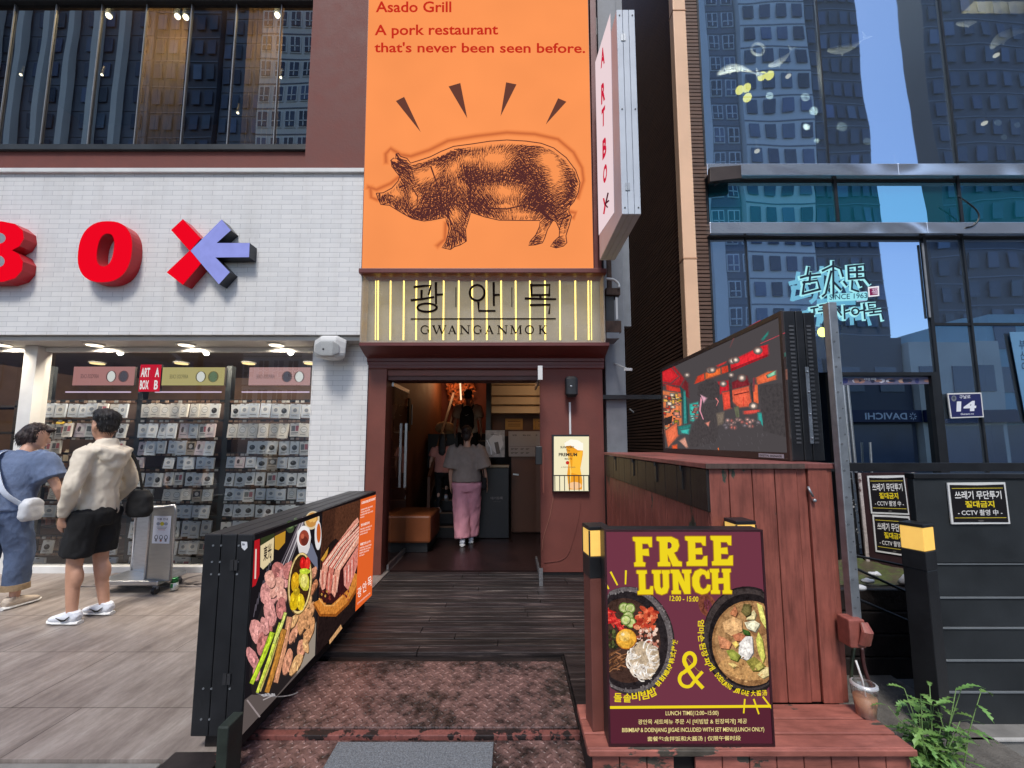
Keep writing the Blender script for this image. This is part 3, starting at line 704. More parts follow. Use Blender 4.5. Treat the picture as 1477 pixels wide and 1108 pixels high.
# partition with store door, dark post, pale boards (stair soffit)
YPt = 7.0
MB().box(UX(737, 700, YPt), 1.0, YPt, YPt + .1, 0, UZ(700, 620, YPt)).build('partition', m_id, rest)
dr = MB().box(UX(738, 700, YPt), UX(776, 700, YPt), YPt - .03, YPt - .002, .02, UZ(700, 622, YPt)).build('store_door', M('brown_door', S(112, 72, 50), .5, .15, 2), rest)
MB().bar(U(740, 684, Y=YPt - .09), U(748, 685, Y=YPt - .09), .025).build('door_handle', m_steel, dr)
MB().box(UX(701, 600, YPt), UX(708, 600, YPt), YPt, YPt + .1, 0, 4.4).build('stair_post', m_black, rest)
MB().box(UX(709, 600, YPt), 1.0, YPt + .3, YPt + .4, UZ(700, 620, YPt) - .1, 4.4).build('upper_partition', m_id, rest)
pb = MB()
for a, b in ((540, 555), (556, 571), (572, 584), (585, 597)):
    p0, p1 = U(709, b, Y=YPt + .1), U(790, a, Y=YPt + .1)
    pb.prism([(p0.x, YPt + .20, p0.z), (p0.x, YPt + .05, p0.z + .01), (p0.x, YPt + .15, p1.z), (p0.x, YPt + .20, p1.z)], (p1.x - p0.x, 0, 0))
pb.build('pale_slat_panel', M('pale_boards', S(226, 206, 178), .6, .05, 2), rest)
# stairs
st = MB(); sn = MB()
sx0, sx1 = -1.34, UX(700, 700, 7.0)
for i in range(10):
    y0 = 6.62 + .27 * i; z = .17 * (i + 1)
    st.box(sx0, sx1, y0, y0 + .27 if i < 9 else 9.8, z - .17 if i else 0, z); sn.box(sx0 + .02, sx1 - .02, y0 - .012, y0 + .02, z - .012, z + .006)
stair = st.build('staircase', M('black_stair', S(24, 18, 17), .5, .2, 4), rest)
sn.build('stair_nosing', M('worn_nosing', S(120, 92, 70), .4, .2, 6), stair)
hr = MB(); hr.bar((sx0 + .02, 6.6, .95), (sx0 + .02, 9.2, 2.6), .045); hr.bar((sx0 + .02, 6.6, 0), (sx0 + .02, 6.6, .95), .045)
hr.build('handrail', m_id, stair)
MB().prism([(sx0 - .04, 6.55, 0), (sx0 - .04, 6.55, .35), (sx0 - .04, 9.3, 2.1), (sx0 - .04, 9.8, 2.1), (sx0 - .04, 9.8, 0)], (.038, 0, 0)).build('stringer', m_black, stair)
# bench
bx0, bx1 = -1.69, UX(622, 745, 5.75)
bn = thing('bench_seat', 'low orange brown upholstered bench inside the doorway on the left', 'bench', (-1.3, 5.8, 0))
MB().box(bx0, bx1, 5.72, 6.45, .13, .50).build('cushion', M('tan_leather', S(118, 64, 32), .4, .15, 4), bn, bevel=.03)
MB().box(bx0 + .03, bx1 - .05, 5.77, 6.4, 0, .13).build('base', m_black, bn)
# kiosk and papers
kx0, kx1 = UX(691, 700, 6.6), UX(734, 700, 6.6)
ki = thing('reception_kiosk', 'black waist high kiosk standing in front of the brown store door', 'kiosk', ((kx0 + kx1) / 2, 6.6, 0))
MB().box(kx0, kx1, 6.6, 6.95, 0, UZ(700, 675, 6.6)).build('cabinet', m_black, ki, bevel=.006)
MB().box(kx0, kx1, 6.55, 6.7, UZ(700, 674, 6.6), UZ(700, 671, 6.6)).build('counter_edge', M('kiosk_edge', S(170, 150, 120), .5, .1, 5), ki)
q = Print(crop(560, 560, 4.433, Y=6.597), (0, -1, 0)); q.text('대기등록', (655, 712), (78, 0), (0, -18), (140, 132, 128), .02); q.text('WAITING', (670, 728), (50, 0), (0, -7), (110, 104, 100)); q.build('lettering', m_print, ki)
bg = thing('plastic_sleeve', 'crinkled clear plastic sleeve of papers hanging above the kiosk', 'paper', U(685, 655, Y=6.58))
b_ = MB(); a, b = U(701, 621, Y=6.8), U(728, 659, Y=6.8); b_.box(a.x, b.x, 6.70, 6.72, b.z, a.z); b_.build('sleeve', M('crinkled_plastic', S(196, 190, 184), .25, .3, 14, bmp=.9), bg)
q = Print(crop(560, 560, 4.433, Y=6.699), (0, -1, 0)); q.poly([(640, 330), (680, 290), (725, 300), (735, 360), (700, 425), (668, 400)], (236, 230, 224)); q.stroke([(630, 330), (655, 380), (660, 425)], 8, (250, 248, 246)); q.stroke([(690, 345), (705, 420)], 26, (120, 108, 98)); q.stroke([(655, 295), (710, 300)], 4, (120, 110, 104)); q.build('papers', m_print, bg)
def sheet(name, label, cat, c, Y, fn):
    pts = [crop(*c[:3], Y=Y)(*p) for p in c[3]]
    t = thing(name, label, cat, pts[0]); b = MB(); b.prism([p + Vector((0, .0006, 0)) for p in pts], (0, .01, 0)); b.build('backing', m_white, t)
    q = Print(crop(*c[:3], Y=Y), (0, -1, 0)); fn(q); q.build('print', m_print, t); return t
def f_notice(q):
    q.poly([(768, 276), (962, 276), (962, 437), (770, 437)], (176, 166, 160))
    for x, t in ((808, '입장'), (884, '메뉴 안내')): q.text(t, (x - 14 - (10 if len(t) > 2 else 0), 306), (28 + (20 if len(t) > 2 else 0), 0), (0, -10), (60, 56, 56), .02)
    for y in (385, 410):
        for x in (784, 808, 846, 880): q.rect(x, y, x + 22, y + 3, (90, 84, 82)); q.rect(x, y + 6, x + 16, y + 9, (90, 84, 82))
    q.stroke([(775, 372), (955, 372)], 1.5, (90, 84, 82))
sheet('door_notice', 'white notice sheet taped on the brown store door', 'notice', (560, 560, 4.433, [(768, 276), (962, 276), (962, 437), (770, 437)]), YPt - .06, f_notice)
def f_gold(q):
    q.poly([(748, 195), (860, 195), (860, 265), (748, 265)], (190, 142, 74))
    for y in (212, 228, 240): q.rect(765, y, 845, y + 4, (110, 76, 40))
sheet('gold_plaque', 'gold certificate on the wall above the plastic sleeve', 'plaque', (560, 560, 4.433, [(748, 195), (860, 195), (860, 265), (748, 265)]), YPt + .25, f_gold)
sheet('gold_plaque', 'gold certificate half hidden by the right door edge', 'plaque', (560, 560, 4.433, [(926, 195), (975, 195), (975, 265), (926, 265)]), YPt + .25, lambda q: q.poly([(926, 195), (975, 195), (975, 265), (926, 265)], (190, 142, 74)))
# lit line, dried plant wreath, canvas sack
wr = thing('wall_hanging', 'brown dried leaf hanging behind the lit neon line upstairs', 'decoration', U(664, 570, Y=9.7))
lf = MB(); cc = U(664, 560, Y=9.6)
for k in range(260):
    a, r = rnd.uniform(0, 6.28), rnd.random() ** .5; d = Vector((math.cos(a) * r * .32, -rnd.uniform(0, .12), math.sin(a) * r * .45)); ang = rnd.uniform(0, 6.28)
    u = Vector((math.cos(ang), rnd.uniform(-.5, .5), math.sin(ang))) * .06; v = Vector((-math.sin(ang), rnd.uniform(-.5, .5), math.cos(ang))) * .025
    p = cc + d + Vector((0, .1, 0)); k2 = rnd.uniform(.6, 1.3); lf.col = (k2, k2, k2, 1); lf.quad(p - u, p + v, p + u, p - v)
lf.build('dried_leaves', M('dried_leaf', S(150, 76, 34), .7, .3, 20, attr=True), wr)
MB().cyl(U(663, 538, Y=9.35), U(665, 577, Y=9.35), .018).build('neon_line', GLOW('white_neon', 1.4, False, S(255, 214, 170)), wr)
l = bpy.data.lights.new('neon_glow', 'POINT'); l.energy = 14; l.color = (1, .52, .24); l.shadow_soft_size = .25
lo = bpy.data.objects.new('neon_glow', l); C.collection.objects.link(lo); lo.parent = wr; lo.location = (0, -.6, .25)
sk = thing('canvas_sack', 'folded beige canvas sack lying by the stair landing', 'bag', U(640, 630, Y=8.3))
b = MB(); c0 = U(641, 617, Y=8.3); b.ball(c0, .2, .12, .13); b.ball(c0 + Vector((.12, 0, -.02)), .14, .1, .11); b.fuse('sack_body', M('canvas', S(190, 160, 122), .9, .15, 6), None, .02, 3, .012, 12).parent = sk
sk.children[0].location = -sk.location
MB().box(c0.x - .3, c0.x + .35, 8.15, 8.5, 1.0, c0.z - .13).build('landing_block', m_black, sk)
fm = thing('timber_plaque', 'tall dark wooden handle plate on the ochre interior wall', 'handle', U(594, 620, X=-1.66))
a = U(592, 575, X=-1.67); b = U(594, 622, X=-1.67); MB().box(-1.71, -1.67, a.y - .06, a.y + .06, b.z, a.z).build('plate', m_dark, fm)
MB().cyl((-1.64, a.y, b.z + .1), (-1.64, a.y, a.z - .1), .012).build('grip', m_galv, fm)
# unseen ceiling strip and point light added to brighten the lobby
ls = thing('lobby_fill_lamp', 'unseen warm strip lamp added to light the room inside the doorway', 'lamp', (.62, 6.35, 2.6))
MB().box(.2, .95, 6.2, 6.28, 2.64, 2.69).build('lamp_body', m_white, ls); MB().box(.22, .93, 6.205, 6.275, 2.63, 2.638).build('diffuser', m_warm, ls)
l = bpy.data.lights.new('lobby_fill', 'POINT'); l.energy = 5; l.color = (1, .66, .38); l.shadow_soft_size = .2
lo = bpy.data.objects.new('lobby_fill', l); C.collection.objects.link(lo); lo.parent = ls; lo.location = (-.05, -.1, -.15)
# glass doors
def leaf(name, x, y0, y1, zt, label=None):
    d = MB(); d.box(x - .012, x + .012, y0, y1, .01, .07); d.box(x - .012, x + .012, y0, y1, zt - .05, zt)
    o = d.build(name, m_steel, rest, label=label)
    MB().quad((x, y0, .07), (x, y1, .07), (x, y1, zt - .05), (x, y0, zt - .05)).build('pane', m_clear, o); return o
zt = zl - .03
dl = leaf('glass_door', UX(553, 700, YJ) + .03, 4.95, 5.72, zt, 'left glass door leaf swung inwards')
MB().box(xj1 + .05, xj1 + .08, 5.5, 5.54, .9, 1.75).build('pull_handle', m_steel, dl)
xr = .305
dg = leaf('glass_door', xr, 4.47, 5.32, zt, 'right glass door leaf seen edge on with a black lock')
lk = MB(); a = U(779, 644, X=xr); b = U(776, 668, X=xr); lk.box(xr - .045, xr + .025, 4.50, 4.60, b.z, a.z); lk.build('door_lock', m_black, dg, bevel=.006)
MB().box(xr - .02, xr + .02, 4.455, 4.469, .0, .18).build('bottom_patch', m_steel, dg)
MB().box(xr - .02, xr + .03, 4.44, 4.468, U(777, 548, Y=4.46).z, U(777, 528, Y=4.46).z).build('top_pivot', m_white, dg)
MB().box(xr + .03, xr + .045, 4.53, 4.545, .95, 1.38).build('pull_handle', m_brown2, dg)

# ---------------------------------------------------------------- orange pig sign
YS = 4.48
po = lambda a, b: U(a, b, Y=YS)
osn = thing('orange_sign', 'tall backlit orange sign with a pig drawing above the doorway', 'sign', po(690, 388))
c4 = [po(533, -60), po(847, -60), po(857, 388.5), po(521, 388.5)]
MB().prism([c + Vector((0, .001, 0)) for c in c4], (0, .13, 0)).build('sign_box', m_mar, osn)
ed = MB(); ed.prism([po(850, -60), po(857, -60), po(863, 388), po(857.5, 388)], (0, .12, 0)); ed.build('side_trim', m_mar, osn)
q = Print(po, (0, -1, 0)); q.poly([(533.5, -60), (846.5, -60), (856, 388), (522, 388)], (254, 152, 88)); q.build('fabric_face', m_orange, osn)
q = Print(lambda a, b: po(a, b) + Vector((0, -.0009, 0)), (0, -1, 0))
red = (200, 44, 30)
q.text('Asado Grill', (542, 18.2), (109, 0), (0, -16), red, .018)
q.text('A pork restaurant', (540.5, 56), (178, -1), (0, -20), red, .018)
q.text("that's never been seen before.", (540, 76), (304, 1), (0, -15), red, .018)
for k, (pts) in enumerate(([(571, 146), (583, 140), (607, 191)], [(647, 125), (664, 120), (674, 171)], [(730, 119), (745, 122), (722, 168)], [(805, 142), (817, 147), (787, 180)])): q.poly(pts, (104, 62, 52))
q.build('lettering', m_lit, osn)
# pig drawing: outline + engraved hatching
Zp = lambda a, b: (530 + a / 4.476, 180 + b / 4.476)
pg = Print(lambda a, b: po(*Zp(a, b)) + Vector((0, -.002, 0)), (0, -1, 0), 6e-6)
ghost = [(8, 405), (60, 420), (150, 380), (200, 340)], [(120, 240), (118, 190), (150, 155), (215, 195), (280, 205), (400, 165), (520, 105), (700, 75), (900, 52), (1080, 62), (1230, 95), (1330, 180), (1385, 280), (1395, 360), (1360, 470)], [(455, 780), (500, 740), (505, 640)], [(1290, 560), (1345, 570), (1330, 600)], [(20, 410), (25, 470), (60, 485)]
for w, cc in ((54, (250, 147, 84)), (42, (243, 141, 79)), (30, (233, 131, 72)), (19, (220, 119, 66)), (9, (206, 108, 60))):
    for g in ghost: pg.stroke(g, w, cc, w * .8, True)
body = [(65, 458), (110, 455), (165, 425), (205, 380), (215, 350), (190, 318), (165, 285), (160, 245), (178, 232), (190, 240), (192, 205), (205, 202), (220, 222), (262, 235), (285, 265), (340, 248), (410, 225), (480, 190), (560, 158), (680, 142), (790, 125), (900, 117), (1020, 124), (1120, 138), (1200, 168), (1280, 230), (1340, 310), (1368, 390), (1358, 450), (1330, 510), (1300, 545), (1296, 575), (1314, 605), (1300, 660), (1278, 730), (1284, 775), (1262, 796), (1215, 808), (1180, 798), (1200, 768), (1235, 735), (1238, 690), (1215, 640), (1195, 632), (1160, 690), (1142, 745), (1128, 775), (1085, 788), (1040, 792), (1050, 765), (1085, 725), (1110, 670), (1112, 632), (1020, 632), (850, 630), (760, 610), (670, 580), (655, 630), (636, 690), (642, 765), (600, 790), (565, 800), (540, 818), (485, 806), (510, 770), (525, 720), (530, 680), (515, 640), (508, 612), (440, 626), (370, 636), (300, 622), (240, 590), (190, 560), (150, 535), (95, 530), (80, 500)]
pg.poly(body, (250, 150, 86))
dkp = (84, 44, 44)
def inside(x, y):
    c = False; n = len(body)
    for i in range(n):
        x1, y1 = body[i]; x2, y2 = body[i - 1]
        if (y1 > y) != (y2 > y) and x < (x2 - x1) * (y - y1) / (y2 - y1) + x1: c = not c
    return c
hl = [(820, 215, 150, 75), (560, 290, 55, 60), (1210, 330, 75, 120), (880, 440, 130, 70), (620, 390, 50, 40), (350, 330, 60, 50), (190, 455, 50, 40), (880, 535, 90, 25), (570, 590, 40, 50), (430, 300, 40, 60), (1130, 690, 18, 60), (1262, 690, 16, 60), (640, 215, 60, 40), (1000, 590, 160, 26), (310, 480, 36, 60), (1160, 220, 60, 50)]
dks = [(470, 520, 90, 80), (360, 600, 110, 40), (650, 330, 60, 110), (1000, 290, 60, 90), (760, 520, 120, 60), (1080, 480, 50, 70), (450, 210, 100, 40), (1150, 560, 80, 50), (1330, 450, 40, 120), (820, 345, 200, 40), (600, 175, 120, 30), (1130, 430, 50, 120)]
def shade(x, y):
    d = .58
    for a, b, c, e in hl: d -= .62 * math.exp(-(((x - a) / c) ** 2 + ((y - b) / e) ** 2))
    for a, b, c, e in dks: d += .42 * math.exp(-(((x - a) / c) ** 2 + ((y - b) / e) ** 2))
    return max(0, min(1, d))
r2 = random.Random(3)
for yy in range(112, 820, 8):
    for xx in range(66, 1375, 8):
        x = xx + r2.uniform(-4, 4); y_ = yy + r2.uniform(-4, 4)
        d = shade(x, y_)
        if d < .06 or not inside(x, y_) or r2.random() > .5 + d: continue
        ang = -1.05 + .9 * math.sin(x / 170.0 + .6) + .5 * math.sin(y_ / 120.0)
        if x < 300: ang = .9 + .5 * math.sin(y_ / 60)
        if d > .6 and r2.random() < .45: ang += 1.25
        L = 9 + 11 * d; dx, dy = math.cos(ang) * L, math.sin(ang) * L; bx, by = -dy * .12, dx * .12
        if not (inside(x + dx, y_ + dy) and inside(x - dx, y_ - dy)): continue
        w = 1.8 + 5.6 * d
        pg.stroke([(x - dx, y_ - dy), (x + bx, y_ + by), (x + dx, y_ + dy)], w, dkp, .6)
pg.stroke(body + body[:1], 6, dkp)
for ln, w in (([(160, 250), (178, 290), (230, 330), (285, 365), (300, 400)], 9), ([(172, 262), (215, 290), (262, 315), (284, 352)], 16), ([(200, 235), (225, 258), (262, 275), (290, 300), (310, 380)], 10), ([(195, 210), (215, 240), (260, 250)], 12), ([(215, 420), (245, 405), (268, 412), (240, 432)], 12), ([(225, 440), (262, 445)], 6), ([(85, 460), (88, 490), (110, 525)], 8), ([(105, 480), (118, 500), (112, 512)], 12), ([(110, 528), (150, 515), (185, 505), (200, 480)], 7), ([(150, 470), (175, 480)], 10), ([(300, 430), (330, 480), (325, 550), (280, 590)], 8), ([(330, 440), (385, 470), (400, 540)], 6), ([(415, 290), (440, 360), (475, 470), (490, 560)], 10), ([(510, 545), (540, 525), (590, 530), (620, 560)], 9), ([(530, 560), (525, 600), (545, 660)], 12), ([(620, 560), (640, 600), (630, 660)], 10), ([(640, 380), (670, 430), (665, 510), (655, 575)], 14), ([(790, 555), (900, 558), (1010, 535), (1085, 450), (1080, 380), (1040, 300), (960, 255)], 9), ([(1085, 460), (1130, 510), (1210, 545), (1290, 560)], 10), ([(1180, 580), (1210, 600), (1225, 640)], 16), ([(1110, 560), (1160, 610), (1190, 630)], 26), ([(1300, 600), (1260, 620), (1235, 690)], 12), ([(525, 735), (560, 745), (585, 735)], 9), ([(560, 760), (568, 800)], 6), ([(520, 780), (545, 790), (548, 812)], 8), ([(600, 720), (630, 745), (640, 765)], 12), ([(1060, 765), (1095, 770), (1125, 765)], 9), ([(1200, 775), (1240, 775), (1270, 765)], 9), ([(1215, 800), (1225, 780)], 6), ([(560, 690), (590, 700), (600, 760)], 10)):
    pg.stroke(ln, w, dkp, w * .5, True)
pg.build('pig_drawing', m_lit, osn)

# ---------------------------------------------------------------- neon name sign
YN = 4.515
pn = crop(500, 370, 3.357, Y=YN)
nsn = thing('neon_sign', 'glowing name sign with yellow neon tubes over the doorway', 'sign', pn(660, 415))
nx0, nx1 = pn(66, 300).x, pn(1252, 300).x; nz0, nz1 = pn(660, 415).z, pn(660, 90).z
MB().box(nx0, nx1, 4.70, 4.74, nz0, nz1).build('back_panel', M('sign_back', S(150, 148, 140), .6, .08, 3), nsn)
MB().box(nx0 - .02, nx1 + .02, 4.46, 4.75, nz1 + .002, nz1 + .06).build('top_ledge', m_mar, nsn, bevel=.008)
fr = MB(); fr.box(nx0, nx0 + .014, 4.52, 4.699, nz0, nz1); fr.box(nx1 - .014, nx1, 4.52, 4.699, nz0, nz1); fr.box(nx0, nx1, 4.56, 4.699, nz0 - .0, nz0 + .02)
fr.build('side_frame', M('sign_frame', S(176, 158, 140), .5, .1, 4), nsn)
for k, x in enumerate((141, 153, 213, 277, 338, 404, 470, 543, 608, 677, 748, 818, 887, 960, 1032, 1107, 1170, 1184)):
    a, b = crop(500, 370, 3.357, Y=4.62)(x, 118), crop(500, 370, 3.357, Y=4.62)(x + (2 if x > 600 else -2), 404)
    MB().cyl(a, b, .0085 if x not in (141, 1184) else .005, n=10).build('neon_tube', m_neon, nsn)
m_scr = GLASS('sign_scrim', (.80, .79, .76, 1), (.5, .5, .5, 1), .05)
ms, nt_, N_, L_, p_ = newmat('sign_scrim_fabric')
p_.inputs['Base Color'].default_value = S(192, 184, 170); p_.inputs['Roughness'].default_value = .6
tr_ = N_.new('ShaderNodeBsdfTransparent'); mx_ = N_.new('ShaderNodeMixShader')
nn = nz(nt_, coords(nt_, (1, 1, 2.2)), 2.4, 4); rr_ = ramp(nt_, nn.outputs[0], [(.3, (.22,) * 3 + (1,)), (.7, (.42,) * 3 + (1,))])
L_.new(rr_.outputs[0], mx_.inputs[0]); L_.new(tr_.outputs[0], mx_.inputs[1]); L_.new(p_.outputs[0], mx_.inputs[2]); L_.new(mx_.outputs[0], N_['Material Output'].inputs['Surface'])
MB().quad((nx0, YN + .004, nz0), (nx1, YN + .004, nz0), (nx1, YN + .004, nz1), (nx0, YN + .004, nz1)).build('front_screen', ms, nsn)
q = Print(pn, (0, -1, 0)); dn = (46, 30, 28); W = 12
for pts in ([(330, 148), (372, 143), (408, 141), (398, 182)], [(363, 168), (362, 206)], [(316, 212), (370, 206), (420, 197)], [(432, 130), (433, 228)], [(433, 186), (463, 184)], arc(389, 248, 47, 20, -10, 352, 22),
            arc(632, 176, 36, 38, -10, 352, 22), [(712, 130), (713, 236)], [(713, 187), (737, 186)], [(638, 226), (640, 264), (716, 264)],
            [(893, 138), (896, 190)], [(893, 140), (984, 138), (980, 190)], [(896, 188), (982, 186)], [(938, 190), (938, 207)], [(868, 204), (938, 206), (1010, 207)], [(893, 236), (985, 234), (980, 275)]):
    q.stroke(pts, W, dn, W * .8, True)
q.stroke([(529, 150), (529, 245)], 4, dn); q.stroke([(800, 150), (800, 245)], 4, dn); q.stroke([(310, 303), (1013, 302)], 7, dn)
SER = {'G': [(arc(.5, .5, .42, .46, -50, -305, 14), 'm'), ([(.86, .5), (.86, .82)], 'k'), ([(.68, .52), (1.0, .52)], 's'), ([(.85, .1), (.85, .32)], 's')],
       'W': [([(.08, .03), (.32, .98)], 'k'), ([(.32, .98), (.52, .1)], 't'), ([(.5, .03), (.72, .98)], 'k'), ([(.72, .98), (.94, .03)], 't'), ([(0, .03), (.2, .03)], 's'), ([(.4, .03), (.62, .03)], 's'), ([(.84, .03), (1.02, .03)], 's')],
       'A': [([(.12, .98), (.5, .02)], 't'), ([(.48, .02), (.86, .98)], 'k'), ([(.25, .66), (.72, .66)], 's'), ([(0, .97), (.26, .97)], 's'), ([(.72, .97), (1, .97)], 's')],
       'N': [([(.16, .02), (.16, .98)], 't'), ([(.14, .02), (.86, .98)], 'k'), ([(.86, .02), (.86, .98)], 't'), ([(0, .03), (.24, .03)], 's'), ([(0, .97), (.32, .97)], 's'), ([(.72, .03), (1, .03)], 's')],
       'M': [([(.14, .02), (.1, .98)], 't'), ([(.14, .02), (.48, .95)], 'k'), ([(.48, .95), (.84, .02)], 't'), ([(.86, .02), (.9, .98)], 'k'), ([(0, .97), (.24, .97)], 's'), ([(.76, .97), (1, .97)], 's'), ([(0, .03), (.2, .03)], 's'), ([(.8, .03), (1, .03)], 's')],
       'O': [(arc(.5, .5, .42, .46, 0, 360, 24), 'm')],
       'K': [([(.18, .02), (.18, .98)], 'k'), ([(.86, .03), (.2, .56)], 't'), ([(.4, .42), (.86, .97)], 'k'), ([(0, .03), (.36, .03)], 's'), ([(0, .97), (.36, .97)], 's'), ([(.66, .03), (1, .03)], 's'), ([(.7, .97), (1, .97)], 's')]}
for ch, x0, x1 in zip('GWANGANMOK', (357, 414, 490, 548, 612, 670, 728, 792, 862, 930), (402, 482, 532, 598, 655, 712, 780, 848, 908, 968)):
    for pts, kd in SER[ch]: q.stroke([(x0 + a * (x1 - x0), 334 + b * 42) for a, b in pts], {'k': 7.5, 't': 3.6, 's': 3.4, 'm': 5.6}[kd], dn)
q.build('lettering', M('dark_sign_letter', S(22, 13, 12), .9, .05, 5, spec=.05), nsn)

# ---------------------------------------------------------------- beer sign, speaker, conduit, cables on the pier
Yb = YJ - .06
pb_ = crop(520, 520, 3.463, Y=Yb)
bs = thing('beer_sign', 'small lit beer sign with a foaming glass on the maroon pier', 'sign', pb_(1055, 655))
a, b = pb_(957, 371), pb_(1147, 655)
MB().box(a.x, b.x, Yb + .001, YJ - .002, b.z, a.z).build('sign_box', m_black, bs)
q = Print(pb_, (0, -1, 0)); q.rect(966, 380, 1141, 652, (244, 234, 196))
q.poly([(1022, 408), (1060, 396), (1105, 408), (1112, 425), (1110, 470), (1098, 540), (1108, 600), (1106, 645), (1040, 645), (1032, 570), (1040, 500), (1028, 440)], (240, 160, 40)); q.poly([(1060, 470), (1108, 450), (1098, 540), (1102, 575), (1050, 560), (1058, 520)], (255, 190, 60))
q.poly([(1018, 412), (1050, 394), (1085, 398), (1112, 414), (1112, 450), (1085, 448), (1050, 425), (1022, 428)], (255, 250, 236)); q.stroke([(1040, 470), (1050, 560), (1042, 640)], 6, (255, 214, 110)); q.ell(1070, 625, 34, 18, (250, 200, 150))
q.text('SUNTORY', (998, 439), (70, 0), (0, -11), (60, 54, 50), .03); q.text('The', (1026, 455), (20, 0), (0, -11), (60, 54, 50)); q.text('PREMIUM', (990, 479), (92, 0), (0, -17), (60, 50, 44), .03); q.text("MALT'S", (1020, 496), (36, 0), (0, -9), (60, 54, 50), .02)
q.ell(1034, 511, 9, 9, (200, 50, 40)); q.text('A PREMIUM BEER', (1000, 537), (74, 0), (0, -7), (120, 104, 80)); q.build('sign_face', m_lit, bs)
fb = MB(); 
for x in range(970, 1146, 24): p0, p1 = pb_(x, 577), pb_(x, 650); fb.box(p0.x - .004, p0.x + .004, Yb - .014, Yb - .006, p1.z, p0.z)
p0, p1 = pb_(966, 577), pb_(1143, 572); fb.box(p0.x, p1.x, Yb - .014, Yb - .006, p0.z, p1.z); fb.build('bar_grille', m_black, bs)
sp_ = thing('wall_speaker', 'small black rounded speaker on the maroon pier above the beer sign', 'speaker', pb_(1048, 185))
a, b = pb_(1018, 84), pb_(1081, 186); xm = (a.x + b.x) / 2
MB().loft([((xm, Yb - .05, b.z), .05, .035), ((xm, Yb - .05, b.z + .03), .072, .06), ((xm, Yb - .05, a.z - .03), .072, .06), ((xm, Yb - .05, a.z), .05, .035)], 20, pw=4).build('cabinet', m_black, sp_, bevel=.006)
MB().ball((xm - .01, Yb - .112, (a.z + b.z) / 2), .014, .004, .012).build('badge', m_galv, sp_)
MB().box(xm - .02, xm + .02, Yb - .02, YJ - .001, (a.z + b.z) / 2 - .03, (a.z + b.z) / 2 + .03).build('bracket', m_black, sp_)
a, b = pb_(1043, 207), pb_(1055, 369)
MB().box(a.x, b.x, YJ - .025, YJ - .002, b.z, a.z).build('conduit', m_white, label='white cable conduit running from the black speaker to the beer sign', cat='conduit', bevel=.003)
def cable(name, pts, r, m, label, Y=None, cat='cable'):
    P = [p if isinstance(p, Vector) else U(p[0], p[1], Y=Y) for p in pts]; out = []
    for i in range(len(P) - 1):
        p0, p1, p2, p3 = P[max(i-1,0)], P[i], P[i+1], P[min(i+2, len(P)-1)]
        for k in range(5):
            t = k / 5; out.append(.5 * ((2*p1) + (p2-p0)*t + (2*p0-5*p1+4*p2-p3)*t*t + (3*p1-p0-3*p2+p3)*t**3))
    out.append(P[-1]); return MB().tube(out, r, 6).build(name, m, label=label, cat=cat)
cable('power_cable', [(799, 712), (793, 745), (784, 775), (782, 795)], .004, M('tan_cable', S(150, 100, 84), .5, .05, 5), 'thin tan cable hanging from the left of the beer sign', YJ - .006)
cable('power_cable', [(838, 712), (836, 740), (828, 775), (815, 805), (785, 812)], .003, m_brown, 'thin maroon cable looping below the right of the beer sign', YJ - .006)

# ---------------------------------------------------------------- right of the pier: steel column, meter box, blade sign
a = UX(873, 600, 4.95); b = UX(904, 600, 4.95)
gc = thing('steel_column', 'grey painted steel column at the right edge of the maroon pier', 'column', ((a + b) / 2, 5, 0))
sc_ = MB(); sc_.box(a + .015, b, 4.95, 5.15, 0, 8.5); sc_.build('column_shaft', m_gsteel, gc, bevel=.006)
MB().box(a + .03, b, 4.93, 4.949, UZ(700, 662, 4.95), UZ(700, 655, 4.95)).build('clip', m_white, gc)
MB().box(a - .01, a + .03, 4.90, 4.94, UZ(700, 508, 4.95), UZ(700, 494, 4.95)).build('camera_mount', m_white, gc)
pm = crop(850, 340, 3.08, Y=4.62)
mb_ = thing('meter_box', 'rusty iron frame holding a small unit beside the neon sign', 'box', pm(105, 430))
for (x0, y0, x1, y1) in ((74, 232, 138, 262), (74, 378, 143, 428)):
    a, b = pm(x0, y0), pm(x1, y1); MB().box(a.x, b.x, 4.62, 4.8, b.z, a.z).build('frame_rail', m_rust, mb_)
a, b = pm(76, 263), pm(116, 377); MB().box(a.x, b.x, 4.66, 4.78, b.z, a.z).build('unit', M('unit_dark', S(58, 56, 56), .5, .2, 8), mb_)
a, b = pm(118, 270), pm(130, 370); MB().box(a.x, b.x, 4.64, 4.66, b.z, a.z).build('unit_label', m_white, mb_)
a, b = pm(76, 430), pm(134, 456); MB().box(a.x, b.x, 4.62, 4.9, b.z, a.z).build('shelf_angle', m_gsteel, mb_)
cable('conduit_bend', [crop(850, 340, 3.08, Y=4.60)(*p) for p in ((74, 192), (105, 195), (128, 212), (132, 232))], .016, m_white, 'white bent pipe curving over the rusty frame', cat='pipe')
for x, w in ((90, .05), (64, .012)):
    a, b = pm(x, 30), pm(x, 232); MB().box(a.x - w / 2, a.x + w / 2, 4.66, 4.7, b.z, a.z).build('hanger_bar', m_rust if w > .02 else m_black, mb_)
bl = thing('blade_sign', 'white projecting blade sign with red letters beside the orange sign', 'sign', U(880, 330, Y=3.5))
bx = U(894, 200, Y=3.42).x; bth = .17; by0, by1 = 3.42, 4.34
bz0, bz1 = U(897, 309, Y=by0).z, U(890, 14, Y=by0).z
for k in range(3): MB().box(bx + .0015 + k * bth / 3, bx + (k + 1) * bth / 3 - .0015, by0, by1, bz0, bz1).build('box_section', M('blade_casing', S(196, 204, 214), .4, .06, 4, bmp=.04), bl, bevel=.004)
hg = MB()
